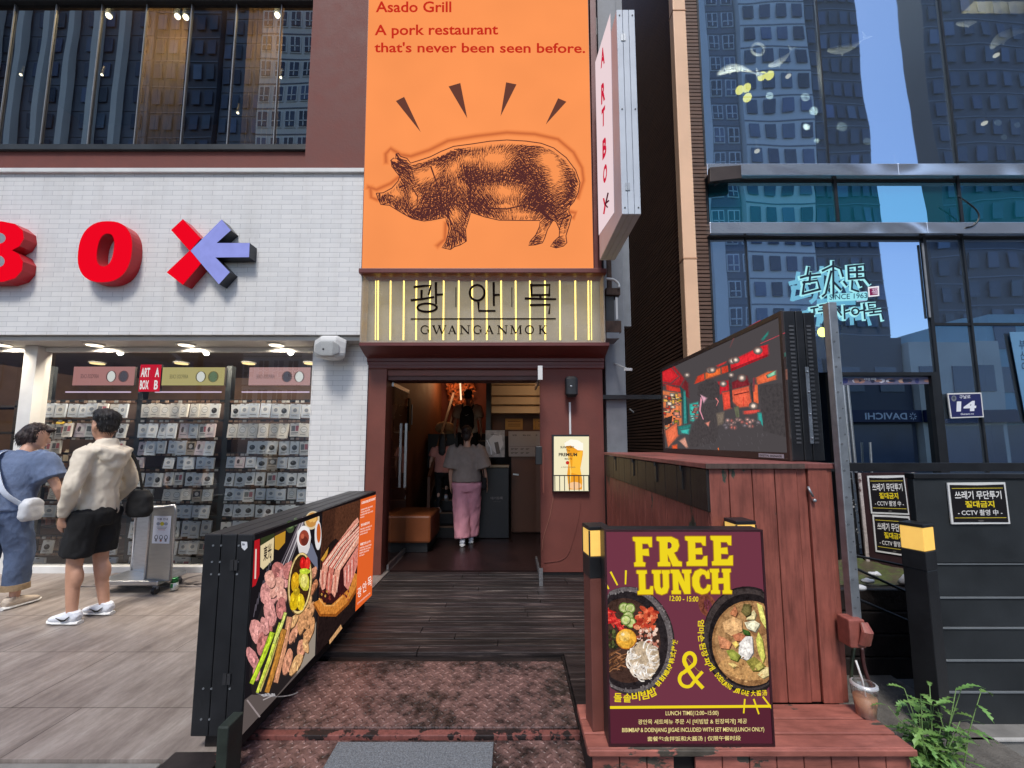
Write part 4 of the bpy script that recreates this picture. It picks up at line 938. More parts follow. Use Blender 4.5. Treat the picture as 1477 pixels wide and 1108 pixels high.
for z in (bz0 + .22, bz1 - .32):
    for k in (-1, 1): hg.box(bx + bth / 3 + k * .011 - .009, bx + bth / 3 + k * .011 + .009, by0 - .006, by0 - .001, z, z + .07)
hg.build('hinge', m_galv, bl)
sw = MB()
for z in (bz0 + .06, (bz0 + bz1) / 2, bz1 - .06):
    for k in (.5, 2.6): sw.cyl((bx + bth / 3 * k, by0 - .004, z), (bx + bth / 3 * k, by0 - .0005, z), .007, n=8)
sw.build('rivet', m_blk2, bl)
pl = crop(840, 0, 3.165, X=bx)
q = Print(pl, (-1, 0, 0)); q.poly([Q for Q in ((128, 60), (59, 285), (75, 1075), (145, 970))], (238, 214, 218)); 
rd = (206, 30, 60)
for ch, x, y, w, h in (('A', 84, 316, 18, 84), ('R', 86, 482, 18, 92), ('T', 88, 590, 16, 86), ('B', 92, 734, 18, 90), ('O', 95, 848, 18, 82)): q.text(ch, (x, y), (w, -w * 1.6), (0, -h), rd, .05)
q.stroke([(97, 905), (104, 940), (98, 978)], 7, rd); q.stroke([(118, 880), (106, 935), (116, 948)], 7, (84, 30, 40)); q.stroke([(104, 932), (122, 915)], 7, (84, 30, 40))
q.build('sign_face', GLOW('blade_face', .97), bl)
br = MB(); 
for z in (bz0 + .5, bz1 - .5): br.bar((bx + bth / 2, by1, z), (bx + bth / 2, 4.64, z), .06)
br.build('wall_bracket', m_rust, bl)
# grey framing of the restaurant's upper right side
up = thing('steel_gantry', 'grey steel framing high behind the white blade sign', 'frame', (1.2, 4.9, 5))
a, b = U(858, 30, Y=5.0), U(884, 40, Y=5.0); MB().box(1.06, b.x + .1, 5.0, 5.1, b.z - .1, b.z + .15).build('cross_rail', m_gsteel, up)
a = U(885, 20, Y=5.2); MB().box(a.x - .1, a.x + .12, 5.2, 5.3, 3, 9).build('upright', m_gsteel, up)
# ---------------------------------------------------------------- left light box (food poster)
XB = -1.31
n0 = U(366, 769, X=XB); n1 = U(541, 713, X=XB); LY0, LY1 = n0.y, n1.y; LZ0, LZ1 = .08, 1.035
lb = thing('light_box', 'black light box standing on the deck edge with grilled meat pictures', 'sign', ((XB - .12), (LY0 + LY1) / 2, 0))
for k, (a, b) in enumerate(((0, .078), (.081, .158), (.161, .246))):
    MB().box(XB - .004 - b, XB - .004 - a, LY0, LY1, LZ0, LZ1).build('box_section', m_black, lb, bevel=.005)
MB().box(XB - .0035, XB - .001, LY0 + .005, LY1 - .005, LZ0 + .005, LZ1 - .035).build('face_tray', m_black, lb)
fr = MB(); fr.box(XB - .003, XB + .006, LY0, LY1, LZ1 - .032, LZ1 - .003); fr.build('face_trim', m_black, lb)
for z in (.32, .86):
    h = MB()
    for k in range(2):
        h.box(XB - .105 + k * .02, XB - .088 + k * .02, LY0 - .008, LY0 - .001, z, z + .05)
    h.build('hinge', M('hinge_metal', S(70, 70, 72), .4, .1, 8, metal=.6), lb)
sw = MB()
for z in (.16, .30, .84, .90, .98):
    for x in (-.07, -.16, -.20): sw.cyl((XB + x, LY0 - .004, z), (XB + x, LY0 - .0005, z), .005, n=8)
sw.build('screw', m_galv, lb)
qs = Print(lambda a, b: Vector((XB - .06 + a, LY0 - .001, LZ1 - .035 - b)), (0, -1, 0)); qs.poly([(0, 0), (.03, .002), (.034, .03), (.02, .045), (.004, .03)], (214, 216, 220)); qs.poly([(.006, .008), (.02, .012), (.018, .02), (.006, .02)], (120, 122, 130)); qs.build('torn_sticker', m_print, lb)
bb = MB(); bb.box(XB - .21, XB - .03, LY0 + .05, LY1 - .1, 0.001, LZ0); bb.build('base_rail', m_dark, lb)
fpm = crop(350, 700, 3.26, X=XB)
q = Print(lambda a, b: fpm(a, b), (1, 0, 0))
UL, UR, LR, LLc = (55, 228), (621, 44), (601, 518), (-4, 1175)
D = (26, 23, 27)
q.poly([UL, UR, LR, LLc], D)
q.poly([(-4, 1175), (8, 1010), (40, 985), (160, 960), (250, 880), (338, 802)], (92, 82, 80))
q.poly([(252, 890), (345, 640), (339, 800)], (150, 138, 126))
q.stroke([(20, 1010), (80, 1090)], 8, (150, 138, 138)); q.stroke([(95, 1010), (150, 985)], 5, (170, 160, 160))
q.poly([(45, 985), (30, 900), (45, 700), (120, 480), (230, 350), (340, 300), (352, 420), (345, 640), (270, 860), (160, 990)], (38, 33, 34))
q.poly([(56, 232), (80, 224), (78, 420), (60, 470), (44, 480)], (176, 26, 34)); q.stroke([(62, 300), (58, 440)], 7, (225, 200, 190))
q.poly([(84, 222), (149, 200), (147, 300), (140, 360), (96, 398), (82, 380)], (50, 58, 34)); q.poly([(83, 285), (147, 245), (143, 350), (95, 396), (82, 384)], (222, 202, 160))
q.text('東光', (96, 360), (38, -20), (2, -70), (50, 40, 34), .02)
q.poly([(150, 218), (202, 196), (198, 270), (168, 305), (150, 300)], (186, 138, 44)); q.poly([(150, 214), (202, 190), (202, 214), (150, 240)], (52, 40, 36))
q.ell(222, 195, 20, 30, (64, 78, 52), 0); q.ell(222, 188, 15, 16, (110, 130, 86)); q.ell(248, 172, 10, 22, (90, 100, 84))
for dx, cc in ((0, (160, 150, 156)), (12, (96, 88, 96)), (22, (188, 180, 184)), (34, (112, 104, 110)), (-14, (88, 80, 88))): q.stroke([(282 + dx * .4, 150), (225 + dx * .7, 290), (160 + dx, 440)], 7, cc, 4)
for a in range(9): q.stroke([(60 + a * 9, 560 - a * 28), (50 + a * 10, 620 - a * 30)], 3, (96, 90, 100))
q.ell(325, 165, 34, 45, (216, 196, 160), 20); q.ell(324, 163, 27, 36, (196, 140, 70), 20)
for k in range(6): q.ell(312 + 5 * k, 150 + 6 * (k % 3), 8, 14, (228, 180, 100), 30)
q.poly([(252, 260), (256, 215), (285, 190), (312, 200), (320, 245), (312, 310), (290, 335), (266, 325)], (214, 208, 208)); q.ell(286, 240, 31, 50, (236, 232, 232), 4); q.ell(287, 248, 24, 38, (150, 66, 50), 4); q.ell(290, 262, 16, 22, (104, 44, 36)); q.ell(280, 240, 8, 12, (190, 96, 70))
q.ell(353, 235, 16, 70, (226, 222, 222)); q.ell(356, 225, 10, 46, (196, 96, 40))
q.poly([(300, 330), (322, 270), (350, 340), (352, 400), (330, 370)], (108, 112, 132))
rr = random.Random(5)
q.tex = 1
def meat(x, y, rx, ry, c, rot=0):
    q.ell(x + 3, y + 5, rx, ry, tuple(int(v * .45) for v in c), rot, 14, jit=.28, seed=int(x))
    q.ell(x, y, rx, ry, c, rot, 14, jit=.28, seed=int(x))
    for k in range(7):
        f = rr.choice([.78, .86, .93, 1.06, 1.12, 1.18]); a = rr.uniform(0, 6.28); d = rr.uniform(.1, .62)
        q.ell(x + rx * d * math.cos(a), y + ry * d * math.sin(a), rx * rr.uniform(.14, .4), ry * rr.uniform(.12, .34), tuple(min(255, int(v * f + (8 if f > 1 else 0))) for v in c), rot + rr.uniform(-40, 40), 9, jit=.6, seed=k + int(y))
for a in ((160, 400, 30, 44), (198, 440, 28, 50), (120, 510, 40, 60), (158, 478, 30, 50), (215, 400, 26, 46), (128, 440, 24, 40), (182, 520, 26, 40), (128, 600, 28, 60), (176, 580, 24, 52), (118, 690, 18, 30), (62, 690, 34, 60), (88, 740, 24, 62), (45, 815, 26, 60), (60, 880, 16, 40), (100, 660, 20, 46)):
    meat(*a, rr.choice([(204, 138, 138), (214, 150, 146), (190, 120, 116), (222, 164, 150)]), rr.uniform(-25, 25))
for a in ((330, 412, 13, 30), (336, 470, 11, 28), (312, 500, 16, 42), (288, 580, 18, 50), (304, 540, 16, 34), (318, 590, 13, 44), (238, 690, 16, 64), (268, 650, 18, 46), (300, 640, 17, 40), (300, 706, 20, 34), (268, 770, 19, 40), (322, 660, 10, 40), (246, 838, 20, 56), (204, 830, 18, 66), (232, 640, 14, 40), (290, 755, 14, 34)):
    meat(*a, rr.choice([(206, 150, 104), (222, 172, 120), (190, 124, 88), (214, 150, 120)]), rr.uniform(-10, 30))
for p0, p1, w, c in (((212, 632), (150, 918), 25, (204, 146, 112)), ((184, 690), (108, 965), 25, (176, 122, 54)), ((152, 720), (72, 960), 20, (196, 176, 100)), ((128, 702), (36, 925), 22, (176, 204, 52)), ((168, 655), (62, 970), 15, (206, 222, 84)), ((192, 605), (140, 740), 12, (214, 224, 120))):
    q.stroke([p0, ((p0[0] + p1[0]) / 2 + 4, (p0[1] + p1[1]) / 2), p1], w + 5, tuple(int(v * .45) for v in c), w * .8 + 4, True); q.stroke([p0, ((p0[0] + p1[0]) / 2 + 4, (p0[1] + p1[1]) / 2), p1], w, c, w * .8, True); q.stroke([(p0[0] - 2, p0[1] + 10), (p1[0] - 1, p1[1] - 10)], w * .25, tuple(min(255, int(v * 1.2)) for v in c))
q.ell(262, 463, 58, 148, (120, 92, 50), 5, 28); q.ell(262, 461, 54, 144, (228, 204, 140), 5, 28); q.ell(262, 460, 48, 134, (62, 40, 24), 5, 28)
for x, y, rx, ry, c in ((276, 368, 14, 30, (206, 30, 30)), (298, 368, 13, 30, (222, 48, 40)), (240, 455, 20, 48, (216, 166, 30)), (282, 452, 25, 46, (200, 196, 70)), (282, 450, 17, 32, (232, 222, 120)), (234, 545, 20, 46, (216, 180, 24)), (264, 548, 20, 42, (228, 196, 40)), (285, 404, 26, 13, (190, 210, 60)), (246, 500, 16, 20, (180, 150, 30))):
    q.ell(x, y, rx, ry, c, rr.uniform(-8, 8), 16, jit=.12, seed=x); q.ell(x - rx * .25, y - ry * .3, rx * .3, ry * .3, tuple(min(255, int(v * 1.15 + 14)) for v in c))
q.stroke(arc(150, 960, 110, 34, 20, 150, 10), 5, (120, 116, 120))
for k in range(14): x = rr.uniform(60, 140); q.ell(x, rr.uniform(978, 992), 6, 4, (170, 168, 174), jit=.4, seed=k)
# middle photograph
q.poly([(369, 126), (548, 68), (523, 594), (339, 800)], (82, 50, 36)); q.poly([(366, 300), (430, 250), (545, 330), (523, 594), (339, 800)], (34, 24, 24)); q.poly([(369, 126), (430, 106), (420, 250), (366, 330)], (66, 40, 30))
q.poly([(400, 730), (455, 655), (462, 672), (402, 748)], (206, 158, 110))
q.stroke([(350, 545), (372, 592), (420, 592), (470, 545), (505, 490), (530, 420)], 62, (150, 84, 30), 50); q.stroke([(350, 540), (372, 584), (420, 584), (470, 536), (503, 482), (528, 416)], 50, (208, 132, 56), 40); q.stroke([(352, 532), (378, 566), (420, 566), (462, 522)], 8, (232, 166, 92), 6)
q.poly([(352, 500), (366, 360), (470, 330), (535, 360), (500, 480), (420, 555), (372, 552)], (58, 24, 26))
q.poly([(360, 350), (398, 290), (390, 330), (370, 360)], (204, 150, 60))
slab = [([(352, 448), (372, 362), (516, 170), (535, 152), (542, 172), (398, 366), (380, 486), (366, 494)], (224, 156, 136)), ([(384, 480), (402, 372), (540, 190), (546, 214), (424, 386), (408, 506), (394, 512)], (206, 122, 106)), ([(410, 505), (428, 392), (545, 222), (546, 262), (452, 400), (440, 480), (426, 528)], (226, 160, 138)), ([(468, 392), (545, 268), (543, 350), (512, 440), (490, 494), (470, 470)], (214, 134, 122))]
for pts, c in slab: q.poly(pts, c)
for k in range(15):
    o = k * 5.5
    q.stroke([(366 + o, 372 + o * .35), (440 + o * .8, 272 + o * .4), (526 + min(o, 18), 176 + o * .8)], 3.2, (250, 214, 196) if k % 3 else (172, 72, 62), 2)
for k in range(9): q.stroke([(360 + 10 * k, 398 + 4 * k), (356 + 10 * k, 480 + 3 * k)], 3.6, (178, 66, 58) if k % 2 else (244, 196, 178), 2)
for k in range(6): q.stroke([(476 + 8 * k, 400 - 12 * k), (474 + 8 * k, 474 - 10 * k)], 4, (190, 80, 72) if k % 2 else (244, 200, 190), 2)
for k in range(16): q.ell(rr.uniform(358, 500), rr.uniform(480, 545), 4, 6, rr.choice([(120, 50, 40), (200, 150, 70), (170, 90, 60)]), jit=.3, seed=k)
# orange panel with writing
q.tex = 0
q.poly([(548, 68), (621, 44), (601, 518), (523, 594)], (224, 98, 42))
wt = (250, 232, 222)
q.text('KOREAN BBQ RESTAURANT', (553, 92), (66, -22), (0, -14), wt, .03)
for k, (y, l) in enumerate(((120, .9), (132, .7), (144, .95), (156, .3), (212, .9), (224, .8), (236, .6), (300, .9), (312, .85), (324, .75), (336, .4))):
    q.text(rr.choice(['KOREAN PORK GRILL SINCE', 'CHARCOAL GRILLED PORK', 'PORK BELLY AND NECK SET']), (550 - k * .9, y), (62 * l, -20 * l), (0, -7), wt, .01)
q.text('한국식돼지구이', (550, 196), (40, -13), (0, -14), wt, .03); q.text('韓国風焼き肉レストラン', (547, 286), (50, -17), (0, -13), wt, .03)
for i, ch in enumerate('광안목'): q.text(ch, (534 + i * 24, 532 - i * 24), (19, -14), (-1, -46), wt, .01)
q.text('GWANGANMOK', (532, 562), (62, -52), (0, -8), wt)
q.build('poster_face', GLOW('food_poster', .98, tex=True), lb)
# timber stub under the near end of the box
ts = thing('timber_beam', 'worn painted timber beam end under the near end of the light box', 'beam', (XB - .2, 2.1, 0))
MB().box(XB - .30, XB - .05, 1.8, 2.11, -.13, .03).build('beam', PEEL('worn_black_timber', S(40, 34, 34), S(120, 72, 62), .6, 9), ts, bevel=.008)
MB().box(XB - .02, XB + .03, 1.98, 2.09, -.09, .22).build('strut', M('green_black_paint', S(40, 48, 42), .6, .4, 12), ts, bevel=.006)

# ---------------------------------------------------------------- step, cabinet, LED screen on the right
ZL = .19; YLf = 1.90; YC = 2.2; XC0, XC1 = 1.045, 1.70; ZC = 1.388
stp = thing('wooden_step', 'worn pink brown wooden step under the free lunch poster', 'step', (1, 2.1, 0))
tp = MB(); 
for a, b in ((YLf, 1.985), (1.99, 2.085), (2.09, YC + .0)): tp.box(.325, 1.735, a, b - .003, ZL - .035, ZL - rnd.uniform(0, .003))
tp.build('tread_board', m_peel2, stp, bevel=.005)
rs = MB(); x = .35
while x < 1.72:
    w = .118 if not (.66 < x < .78) else .09
    if not (.66 < x < .78): rs.box(x, min(x + w - .004, 1.725), YLf + .012, YLf + .03, -.14, ZL - .037)
    x += w
rs.build('riser_board', m_peel2, stp, bevel=.003)
MB().box(.352, 1.72, YLf + .05, YC - .02, -.14, ZL - .04).build('step_core', m_dark, stp)
MB().box(.33, 1.737, YLf - .012, YLf - .0005, ZL - .03, ZL - .004).build('nosing', m_peel2, stp, bevel=.004)
cab = thing('plank_cabinet', 'pink brown painted plank cabinet carrying the video screen', 'cabinet', (1.37, 3.3, 0))
pk = MB(); xs = [UX(p, 760, YC) for p in (1021, 1055, 1089, 1122, 1155)] ; xs[0] = XC0
for a, b in zip(xs, xs[1:]): pk.box(a + .002, b - .002, YC, YC + .022, ZL + .001, ZC - .03)
pk.box(xs[-1] + .002, xs[-1] + .05, YC + .006, YC + .026, ZL + .001, ZC - .012); pk.box(xs[-1] + .054, XC1 - .03, YC - .006, YC + .02, ZL + .001, ZC - .004); pk.box(XC1 - .027, XC1, YC, YC + .03, ZL + .001, ZC - .01)
pk.build('front_planks', m_peel, cab, bevel=.004)
sp2 = MB(); y = YC + .0225
while y < 4.5:
    sp2.box(XC0, XC0 + .02, y + .002, min(y + .148, 4.6), .002, ZC - .258); y += .15
sp2.build('side_planks', m_peel, cab, bevel=.004)
sk2 = MB(); y = YC + .0; 
while y < 4.5:
    sk2.box(XC0 - .012, XC0 + .016, y + .002, min(y + .198, 4.6), ZC - .256, ZC - .034); y += .2
sk2.build('black_flap', m_pblk, cab, bevel=.004)
for y in (2.5, 2.95, 3.5, 4.1):
    h = MB(); h.box(XC0 - .019, XC0 - .0125, y, y + .035, ZC - .17, ZC - .05); h.cyl((XC0 - .02, y + .017, ZC - .06), (XC0 - .02, y + .017, ZC - .03), .008, n=8); h.build('strap_hinge', m_black, cab)
MB().box(XC0 - .02, XC1 + .01, YC - .014, 4.6, ZC - .029, ZC).build('top_board', PEEL('cabinet_top', S(150, 92, 86), S(84, 74, 70), .62, 3), cab, bevel=.004)
MB().box(XC0 - .022, xs[-1] + .03, YC - .02, YC - .0145, ZC - .027, ZC - .001).build('front_edging', M('dark_wood_edge', S(82, 66, 60), .6, .35, 14, (6, 1, 1)), cab)
MB().box(XC0 + .03, XC1 - .02, YC + .04, 4.55, .0, ZC - .04).build('carcass', m_dark, cab)
lt = MB(); p = U(1168, 708, Y=YC - .02); lt.tube([p + Vector((0, .01, .02)), p, p + Vector((.012, -.005, -.03))], .006); lt.ball(p + Vector((.02, -.002, -.05)), .010); lt.build('latch', m_galv, cab)
# LED screen
XS = 1.62; sy0 = 2.385; sy1 = U(955, 560, X=XS).y; sz0 = ZC + .004; sz1 = U(1140, 443, X=XS).z
led = thing('video_screen', 'large black framed video screen showing a red lit bar', 'screen', (XS + .1, (sy0 + sy1) / 2, ZC))
for k, (a, b) in enumerate(((.002, .07), (.074, .12), (.124, .19))): MB().box(XS + a, XS + b, sy0, sy1, sz0, sz1 - (.0 if k < 2 else .01)).build('case_section', m_black, led, bevel=.004)
f = MB(); f.box(XS - .012, XS + .0015, sy0 + .0, sy0 + .024, sz0, sz1); f.box(XS - .012, XS + .0015, sy1 - .03, sy1, sz0, sz1); f.box(XS - .012, XS + .0015, sy0 + .025, sy1 - .031, sz1 - .03, sz1); f.box(XS - .012, XS + .0015, sy0 + .025, sy1 - .031, sz0, sz0 + .045)
f.build('bezel', M('bronze_bezel', S(64, 50, 46), .4, .15, 6), led)
vn = MB()
for i in range(30):
    z = sz0 + .1 + i * (sz1 - sz0 - .2) / 29
    vn.box(XS + .03, XS + .058, sy0 - .003, sy0 - .0005, z, z + .011); vn.box(XS + .135, XS + .160, sy0 - .003, sy0 - .0005, z, z + .011)
vn.build('vent_louvres', M('louvre_grey', S(74, 76, 80), .5, .1, 5), led)
pt = MB(); pt.box(XS + .108, XS + .128, sy0 - .006, sy0 - .001, sz0 + .1, sz0 + .55); 
for z in (.13, .27, .4, .52): pt.ball((XS + .118, sy0 - .008, sz0 + z), .007)
pt.build('lock_plate', m_galv, led)
q = Print(lambda a, b: Vector((XS - .013, sy0 + a, sz0 + b)), (-1, 0, 0)); q.rect(.05, .012, .30, .036, (196, 196, 200)); q.text('DIGITAL SIGNAGE', (.29, .017), (-.22, 0), (0, .013), (60, 60, 64), .03); q.build('name_strip', m_print, led)
lm = crop(940, 430, 4.432, X=XS - .002)
q = Print(lm, (-1, 0, 0), 1e-5)
ga, gb = Vector((XS, sy0 + .026, sz0 + .046)), 0
def inv(y, z):     # drawing coordinate of a screen corner
    c, s_ = math.cos(PITCH), math.sin(PITCH); d = Vector((XS - .002, y, z - CAMZ)); fw = d.y * c + d.z * s_; upv = -d.y * s_ + d.z * c
    return ((W0 / 2 + FPX * d.x / fw - 940) * 4.432, (CY - FPX * upv / fw - 430) * 4.432)
q.poly([inv(sy1 - .031, sz0 + .046), inv(sy0 + .025, sz0 + .046), inv(sy0 + .025, sz1 - .031), inv(sy1 - .031, sz1 - .031)], (76, 71, 73))
q.tex = .6
_poly = q.poly
def soft(pts, col, bg=(76, 71, 73)):
    if max(col) > 120:
        cx_ = sum(p[0] for p in pts) / len(pts); cy_ = sum(p[1] for p in pts) / len(pts)
        for g, m in ((1.0, .22), (.6, .45), (.25, .72)):
            ex = []
            for x, y in pts: d = math.hypot(x - cx_, y - cy_) or 1; ex.append((x + (x - cx_) / d * 13 * g, y + (y - cy_) / d * 11 * g))
            _poly([(min(max(x, 62), 850), y) for x, y in ex], tuple(int(b + (c - b) * m * .8) for b, c in zip(bg, col)))
        _poly(pts, tuple(int(c * .9) for c in col)); _poly([(cx_ + (x - cx_) * .72, cy_ + (y - cy_) * .72) for x, y in pts], col)
    else: _poly(pts, col)
q.poly = soft
q.poly([(60, 470), (140, 432), (230, 545), (236, 640), (150, 570), (62, 560)], (122, 44, 48)); q.poly([(60, 470), (140, 432), (205, 515), (180, 560), (62, 545)], (176, 44, 50)); q.poly([(60, 470), (120, 442), (170, 500), (120, 540), (62, 530)], (216, 44, 52))
q.poly([(95, 555), (185, 580), (186, 615), (100, 600)], (214, 62, 50)); q.poly([(70, 595), (185, 612), (190, 800), (168, 880), (105, 952), (92, 860), (80, 740)], (236, 132, 84))
for k in range(46):
    x, y = rr.uniform(74, 182), rr.uniform(605, 850); w, h = rr.uniform(8, 26), rr.uniform(6, 22); q.poly([(x, y), (x + w, y + 2), (x + w, y + h), (x, y + h - 2)], rr.choice([(250, 190, 90), (250, 220, 150), (200, 60, 40), (60, 44, 40), (240, 150, 120), (180, 150, 40), (255, 230, 200)]))
q.poly([(80, 770), (135, 750), (130, 800), (84, 815)], (54, 46, 46)); q.poly([(92, 850), (160, 800), (168, 880), (108, 950)], (240, 120, 84)); q.poly([(135, 945), (162, 938), (165, 974), (137, 976)], (238, 96, 56)); q.poly([(182, 915), (215, 895), (232, 950), (222, 955)], (222, 160, 140))
q.poly([(178, 560), (216, 590), (236, 720), (236, 800), (200, 806), (196, 640)], (44, 78, 78)); q.poly([(206, 600), (218, 600), (226, 800), (208, 800)], (60, 150, 146)); q.poly([(246, 682), (298, 668), (296, 752), (268, 786), (250, 780)], (66, 196, 184)); q.poly([(176, 824), (250, 808), (240, 870), (180, 866)], (50, 130, 124)); q.poly([(190, 846), (240, 838), (234, 868), (196, 862)], (70, 190, 180))
for k in range(14): x, y = rr.uniform(248, 292), rr.uniform(680, 770); q.rect(x, y, x + 10, y + 5, rr.choice([(30, 60, 60), (150, 230, 220), (200, 120, 110)]))
q.poly([(300, 500), (390, 462), (490, 432), (494, 470), (400, 500), (280, 548)], (222, 72, 50)); q.poly([(350, 480), (440, 450), (440, 486), (350, 516)], (244, 116, 60)); q.poly([(420, 430), (480, 405), (470, 420), (430, 440)], (200, 60, 60)); q.poly([(508, 402), (600, 362), (700, 310), (742, 300), (748, 368), (600, 426), (510, 466)], (232, 46, 56)); q.poly([(510, 452), (740, 362), (748, 372), (512, 470)], (160, 34, 44))
q.poly([(430, 538), (492, 530), (498, 600), (442, 612)], (206, 40, 52)); q.poly([(456, 606), (504, 598), (512, 700), (466, 714)], (240, 84, 66)); q.poly([(518, 540), (608, 500), (630, 560), (522, 588)], (130, 42, 50)); q.poly([(518, 592), (622, 566), (644, 690), (560, 696), (524, 660)], (238, 104, 76)); q.poly([(530, 616), (626, 596), (626, 602), (530, 624)], (110, 40, 40)); q.stroke([(590, 630), (592, 690)], 4, (200, 60, 50))
q.poly([(676, 508), (744, 476), (796, 466), (796, 520), (682, 552)], (238, 112, 72)); q.poly([(652, 556), (680, 556), (686, 668), (656, 680)], (240, 110, 70)); q.poly([(650, 512), (664, 506), (662, 600), (654, 600)], (120, 60, 70)); q.poly([(742, 660), (772, 656), (776, 690), (756, 688)], (232, 84, 66)); q.poly([(596, 722), (688, 714), (690, 730), (640, 738), (598, 742)], (220, 84, 74))
q.poly([(746, 492), (794, 466), (790, 490), (754, 506)], (150, 220, 180)); q.poly([(840, 360), (862, 345), (864, 372), (846, 380)], (60, 96, 90)); q.poly([(838, 468), (872, 452), (876, 520), (846, 528)], (120, 84, 76)); q.poly([(708, 262), (750, 212), (746, 236), (718, 272)], (50, 130, 120)); q.poly([(684, 738), (704, 736), (738, 790), (716, 816), (690, 776)], (60, 170, 162))
q.stroke([(700, 292), (858, 222)], 4, (196, 70, 84)); q.stroke([(568, 214), (700, 142)], 4, (190, 64, 74)); q.stroke([(540, 226), (504, 318)], 12, (110, 74, 76), 4)
dkl = (68, 62, 64)
q.stroke([(498, 400), (506, 520), (516, 700)], 17, dkl); q.stroke([(640, 540), (652, 670)], 12, dkl); q.poly([(300, 560), (350, 520), (400, 522), (440, 560), (436, 640), (410, 650), (330, 650), (296, 620)], (70, 65, 67)); q.poly([(300, 760), (330, 680), (420, 660), (440, 760), (420, 920), (250, 960), (240, 880)], (73, 68, 70)); q.stroke([(322, 634), (312, 720), (334, 776)], 12, (222, 150, 170), 5); q.poly([(318, 620), (352, 640), (336, 668)], (226, 170, 190)); q.stroke([(414, 640), (430, 660), (418, 690)], 9, (222, 130, 130), 3); q.poly([(350, 800), (372, 792), (366, 818)], (240, 150, 130))
q.poly([(420, 740), (466, 730), (460, 800), (428, 812)], (124, 112, 100)); q.poly([(530, 700), (560, 690), (566, 760), (546, 770)], (100, 104, 84)); q.poly([(690, 560), (850, 540), (900, 900), (720, 850)], (70, 66, 68))
for k in range(40): x, y = rr.uniform(470, 690), rr.uniform(770, 830); q.ell(x, y, rr.uniform(1.5, 5), rr.uniform(1.5, 5), rr.choice([(150, 140, 150), (220, 120, 110), (110, 104, 108), (240, 180, 170)]))
for k in range(30): x, y = rr.uniform(280, 760), rr.uniform(860, 950); q.stroke([(x, y), (x + rr.uniform(-3, 12), y + rr.uniform(6, 30))], 2, (96, 92, 96))
q.stroke([(430, 958), (436, 980)], 7, (240, 120, 60), 3)
for x, y, r in ((378, 462, 8), (393, 460, 8), (520, 402, 9), (544, 396, 9), (686, 336, 12), (583, 511, 11), (514, 492, 5), (657, 690, 12), (464, 548, 8), (232, 492, 5)): q.ell(x, y, r * 1.5, r * 1.3, (230, 120, 90)); q.ell(x, y, r, r * .9, (255, 232, 214))
q.build('display', GLOW('led_picture', 1.0, tex=True, rough=.6), led)
# galvanised post, junction box, pipe, cables
po_ = thing('steel_post', 'perforated galvanised steel post at the corner of the plank cabinet', 'post', (1.715, 2.15, .2))
b_ = MB(); xp0 = 1.692; b_.box(xp0, xp0 + .045, 2.125, 2.17, .60, UZ(1185, 436, 2.13)); b_.build('post_shaft', m_galv, po_, bevel=.004)
hb_ = MB()
for k in range(11): z = .68 + k * .135; hb_.cyl((xp0 + .014, 2.123, z), (xp0 + .014, 2.1248, z), .006, n=8); hb_.cyl((xp0 + .032, 2.123, z + .05), (xp0 + .032, 2.1248, z + .05), .004, n=8)
hb_.build('bolt_hole', M('bolt_dark', S(96, 100, 104), .5, .2, 8), po_)
a = U(1222, 893, Y=2.1); b = U(1254, 934, Y=2.1)
m_jb = PEEL('junction_paint', S(150, 86, 76), S(70, 60, 56), .68, 6)
jb = thing('junction_box', 'pink brown painted electrical box below the steel post', 'box', (a.x, 2.1, b.z))
MB().box(a.x, b.x - .02, 2.09, 2.17, b.z, a.z).build('housing', m_jb, jb, bevel=.006); MB().loft([((b.x - .035, 2.085, b.z + .02), .03, .012), ((b.x - .03, 2.068, (a.z + b.z) / 2 + .02), .026, .02), ((b.x - .03, 2.085, a.z - .01), .018, .008)], 12).build('cover', m_jb, jb)
cable('power_cable', [(1232, 934), (1229, 955), (1228, 978), (1231, 1000)], .008, M('green_cable', S(56, 66, 50), .5, .2, 9), 'dark green cable hanging from the junction box', 2.19)
cable('power_cable', [(1243, 934), (1246, 960), (1254, 985), (1264, 1004)], .009, M('red_black_cable', S(74, 44, 44), .5, .4, 14), 'dark red cable hanging from the junction box', 2.18)
# bollard lamps
m_post = M('brown_post', S(112, 66, 58), .5, .15, 5)
def bollard(x, y, z0, zt, w, rot, label, mpost):
    t = thing('bollard_lamp', label, 'lamp', (x, y, z0), 'square bollard lamps'); c, s_ = math.cos(R(rot)), math.sin(R(rot)); h = w / 2
    def bx_(k, za, zb, m, nm, bv=.003):
        b = MB(); b.obox((x, y, (za + zb) / 2), Vector((c, s_, 0)) * h * k, Vector((-s_, c, 0)) * h * k, (0, 0, (zb - za) / 2)); return b.build(nm, m, t, bevel=bv)
    lh = w * 1.18
    bx_(1.0, z0, zt - lh - .1 - .02, mpost, 'post_body'); bx_(1.04, zt - lh - .12, zt - lh - .022, m_black, 'collar'); bx_(1.0, zt - lh - .02, zt - .019, m_bollight, 'diffuser'); bx_(1.05, zt - .018, zt, m_black, 'cap')
    g = MB()
    for a, b in ((1, 1), (1, -1), (-1, 1), (-1, -1)): g.obox(Vector((x, y, zt - .02 - lh / 2)) + Vector((c, s_, 0)) * h * a + Vector((-s_, c, 0)) * h * b, (.0035, 0, 0), (0, .0035, 0), (0, 0, lh / 2))
    if mpost is not m_black: g.build('corner_rod', m_black, t)
    return t
bollard(UX(862, 900, 2.05), 2.05, ZL, UZ(857, 757, 2.04), .10, 8, 'brown bollard lamp half hidden behind the left edge of the free lunch poster', m_post)
bollard(UX(1067, 760, 2.13), 2.13, ZL, UZ(1067, 751, 2.09), .10, 5, 'bollard lamp whose lid just shows above the right of the free lunch poster', m_post)
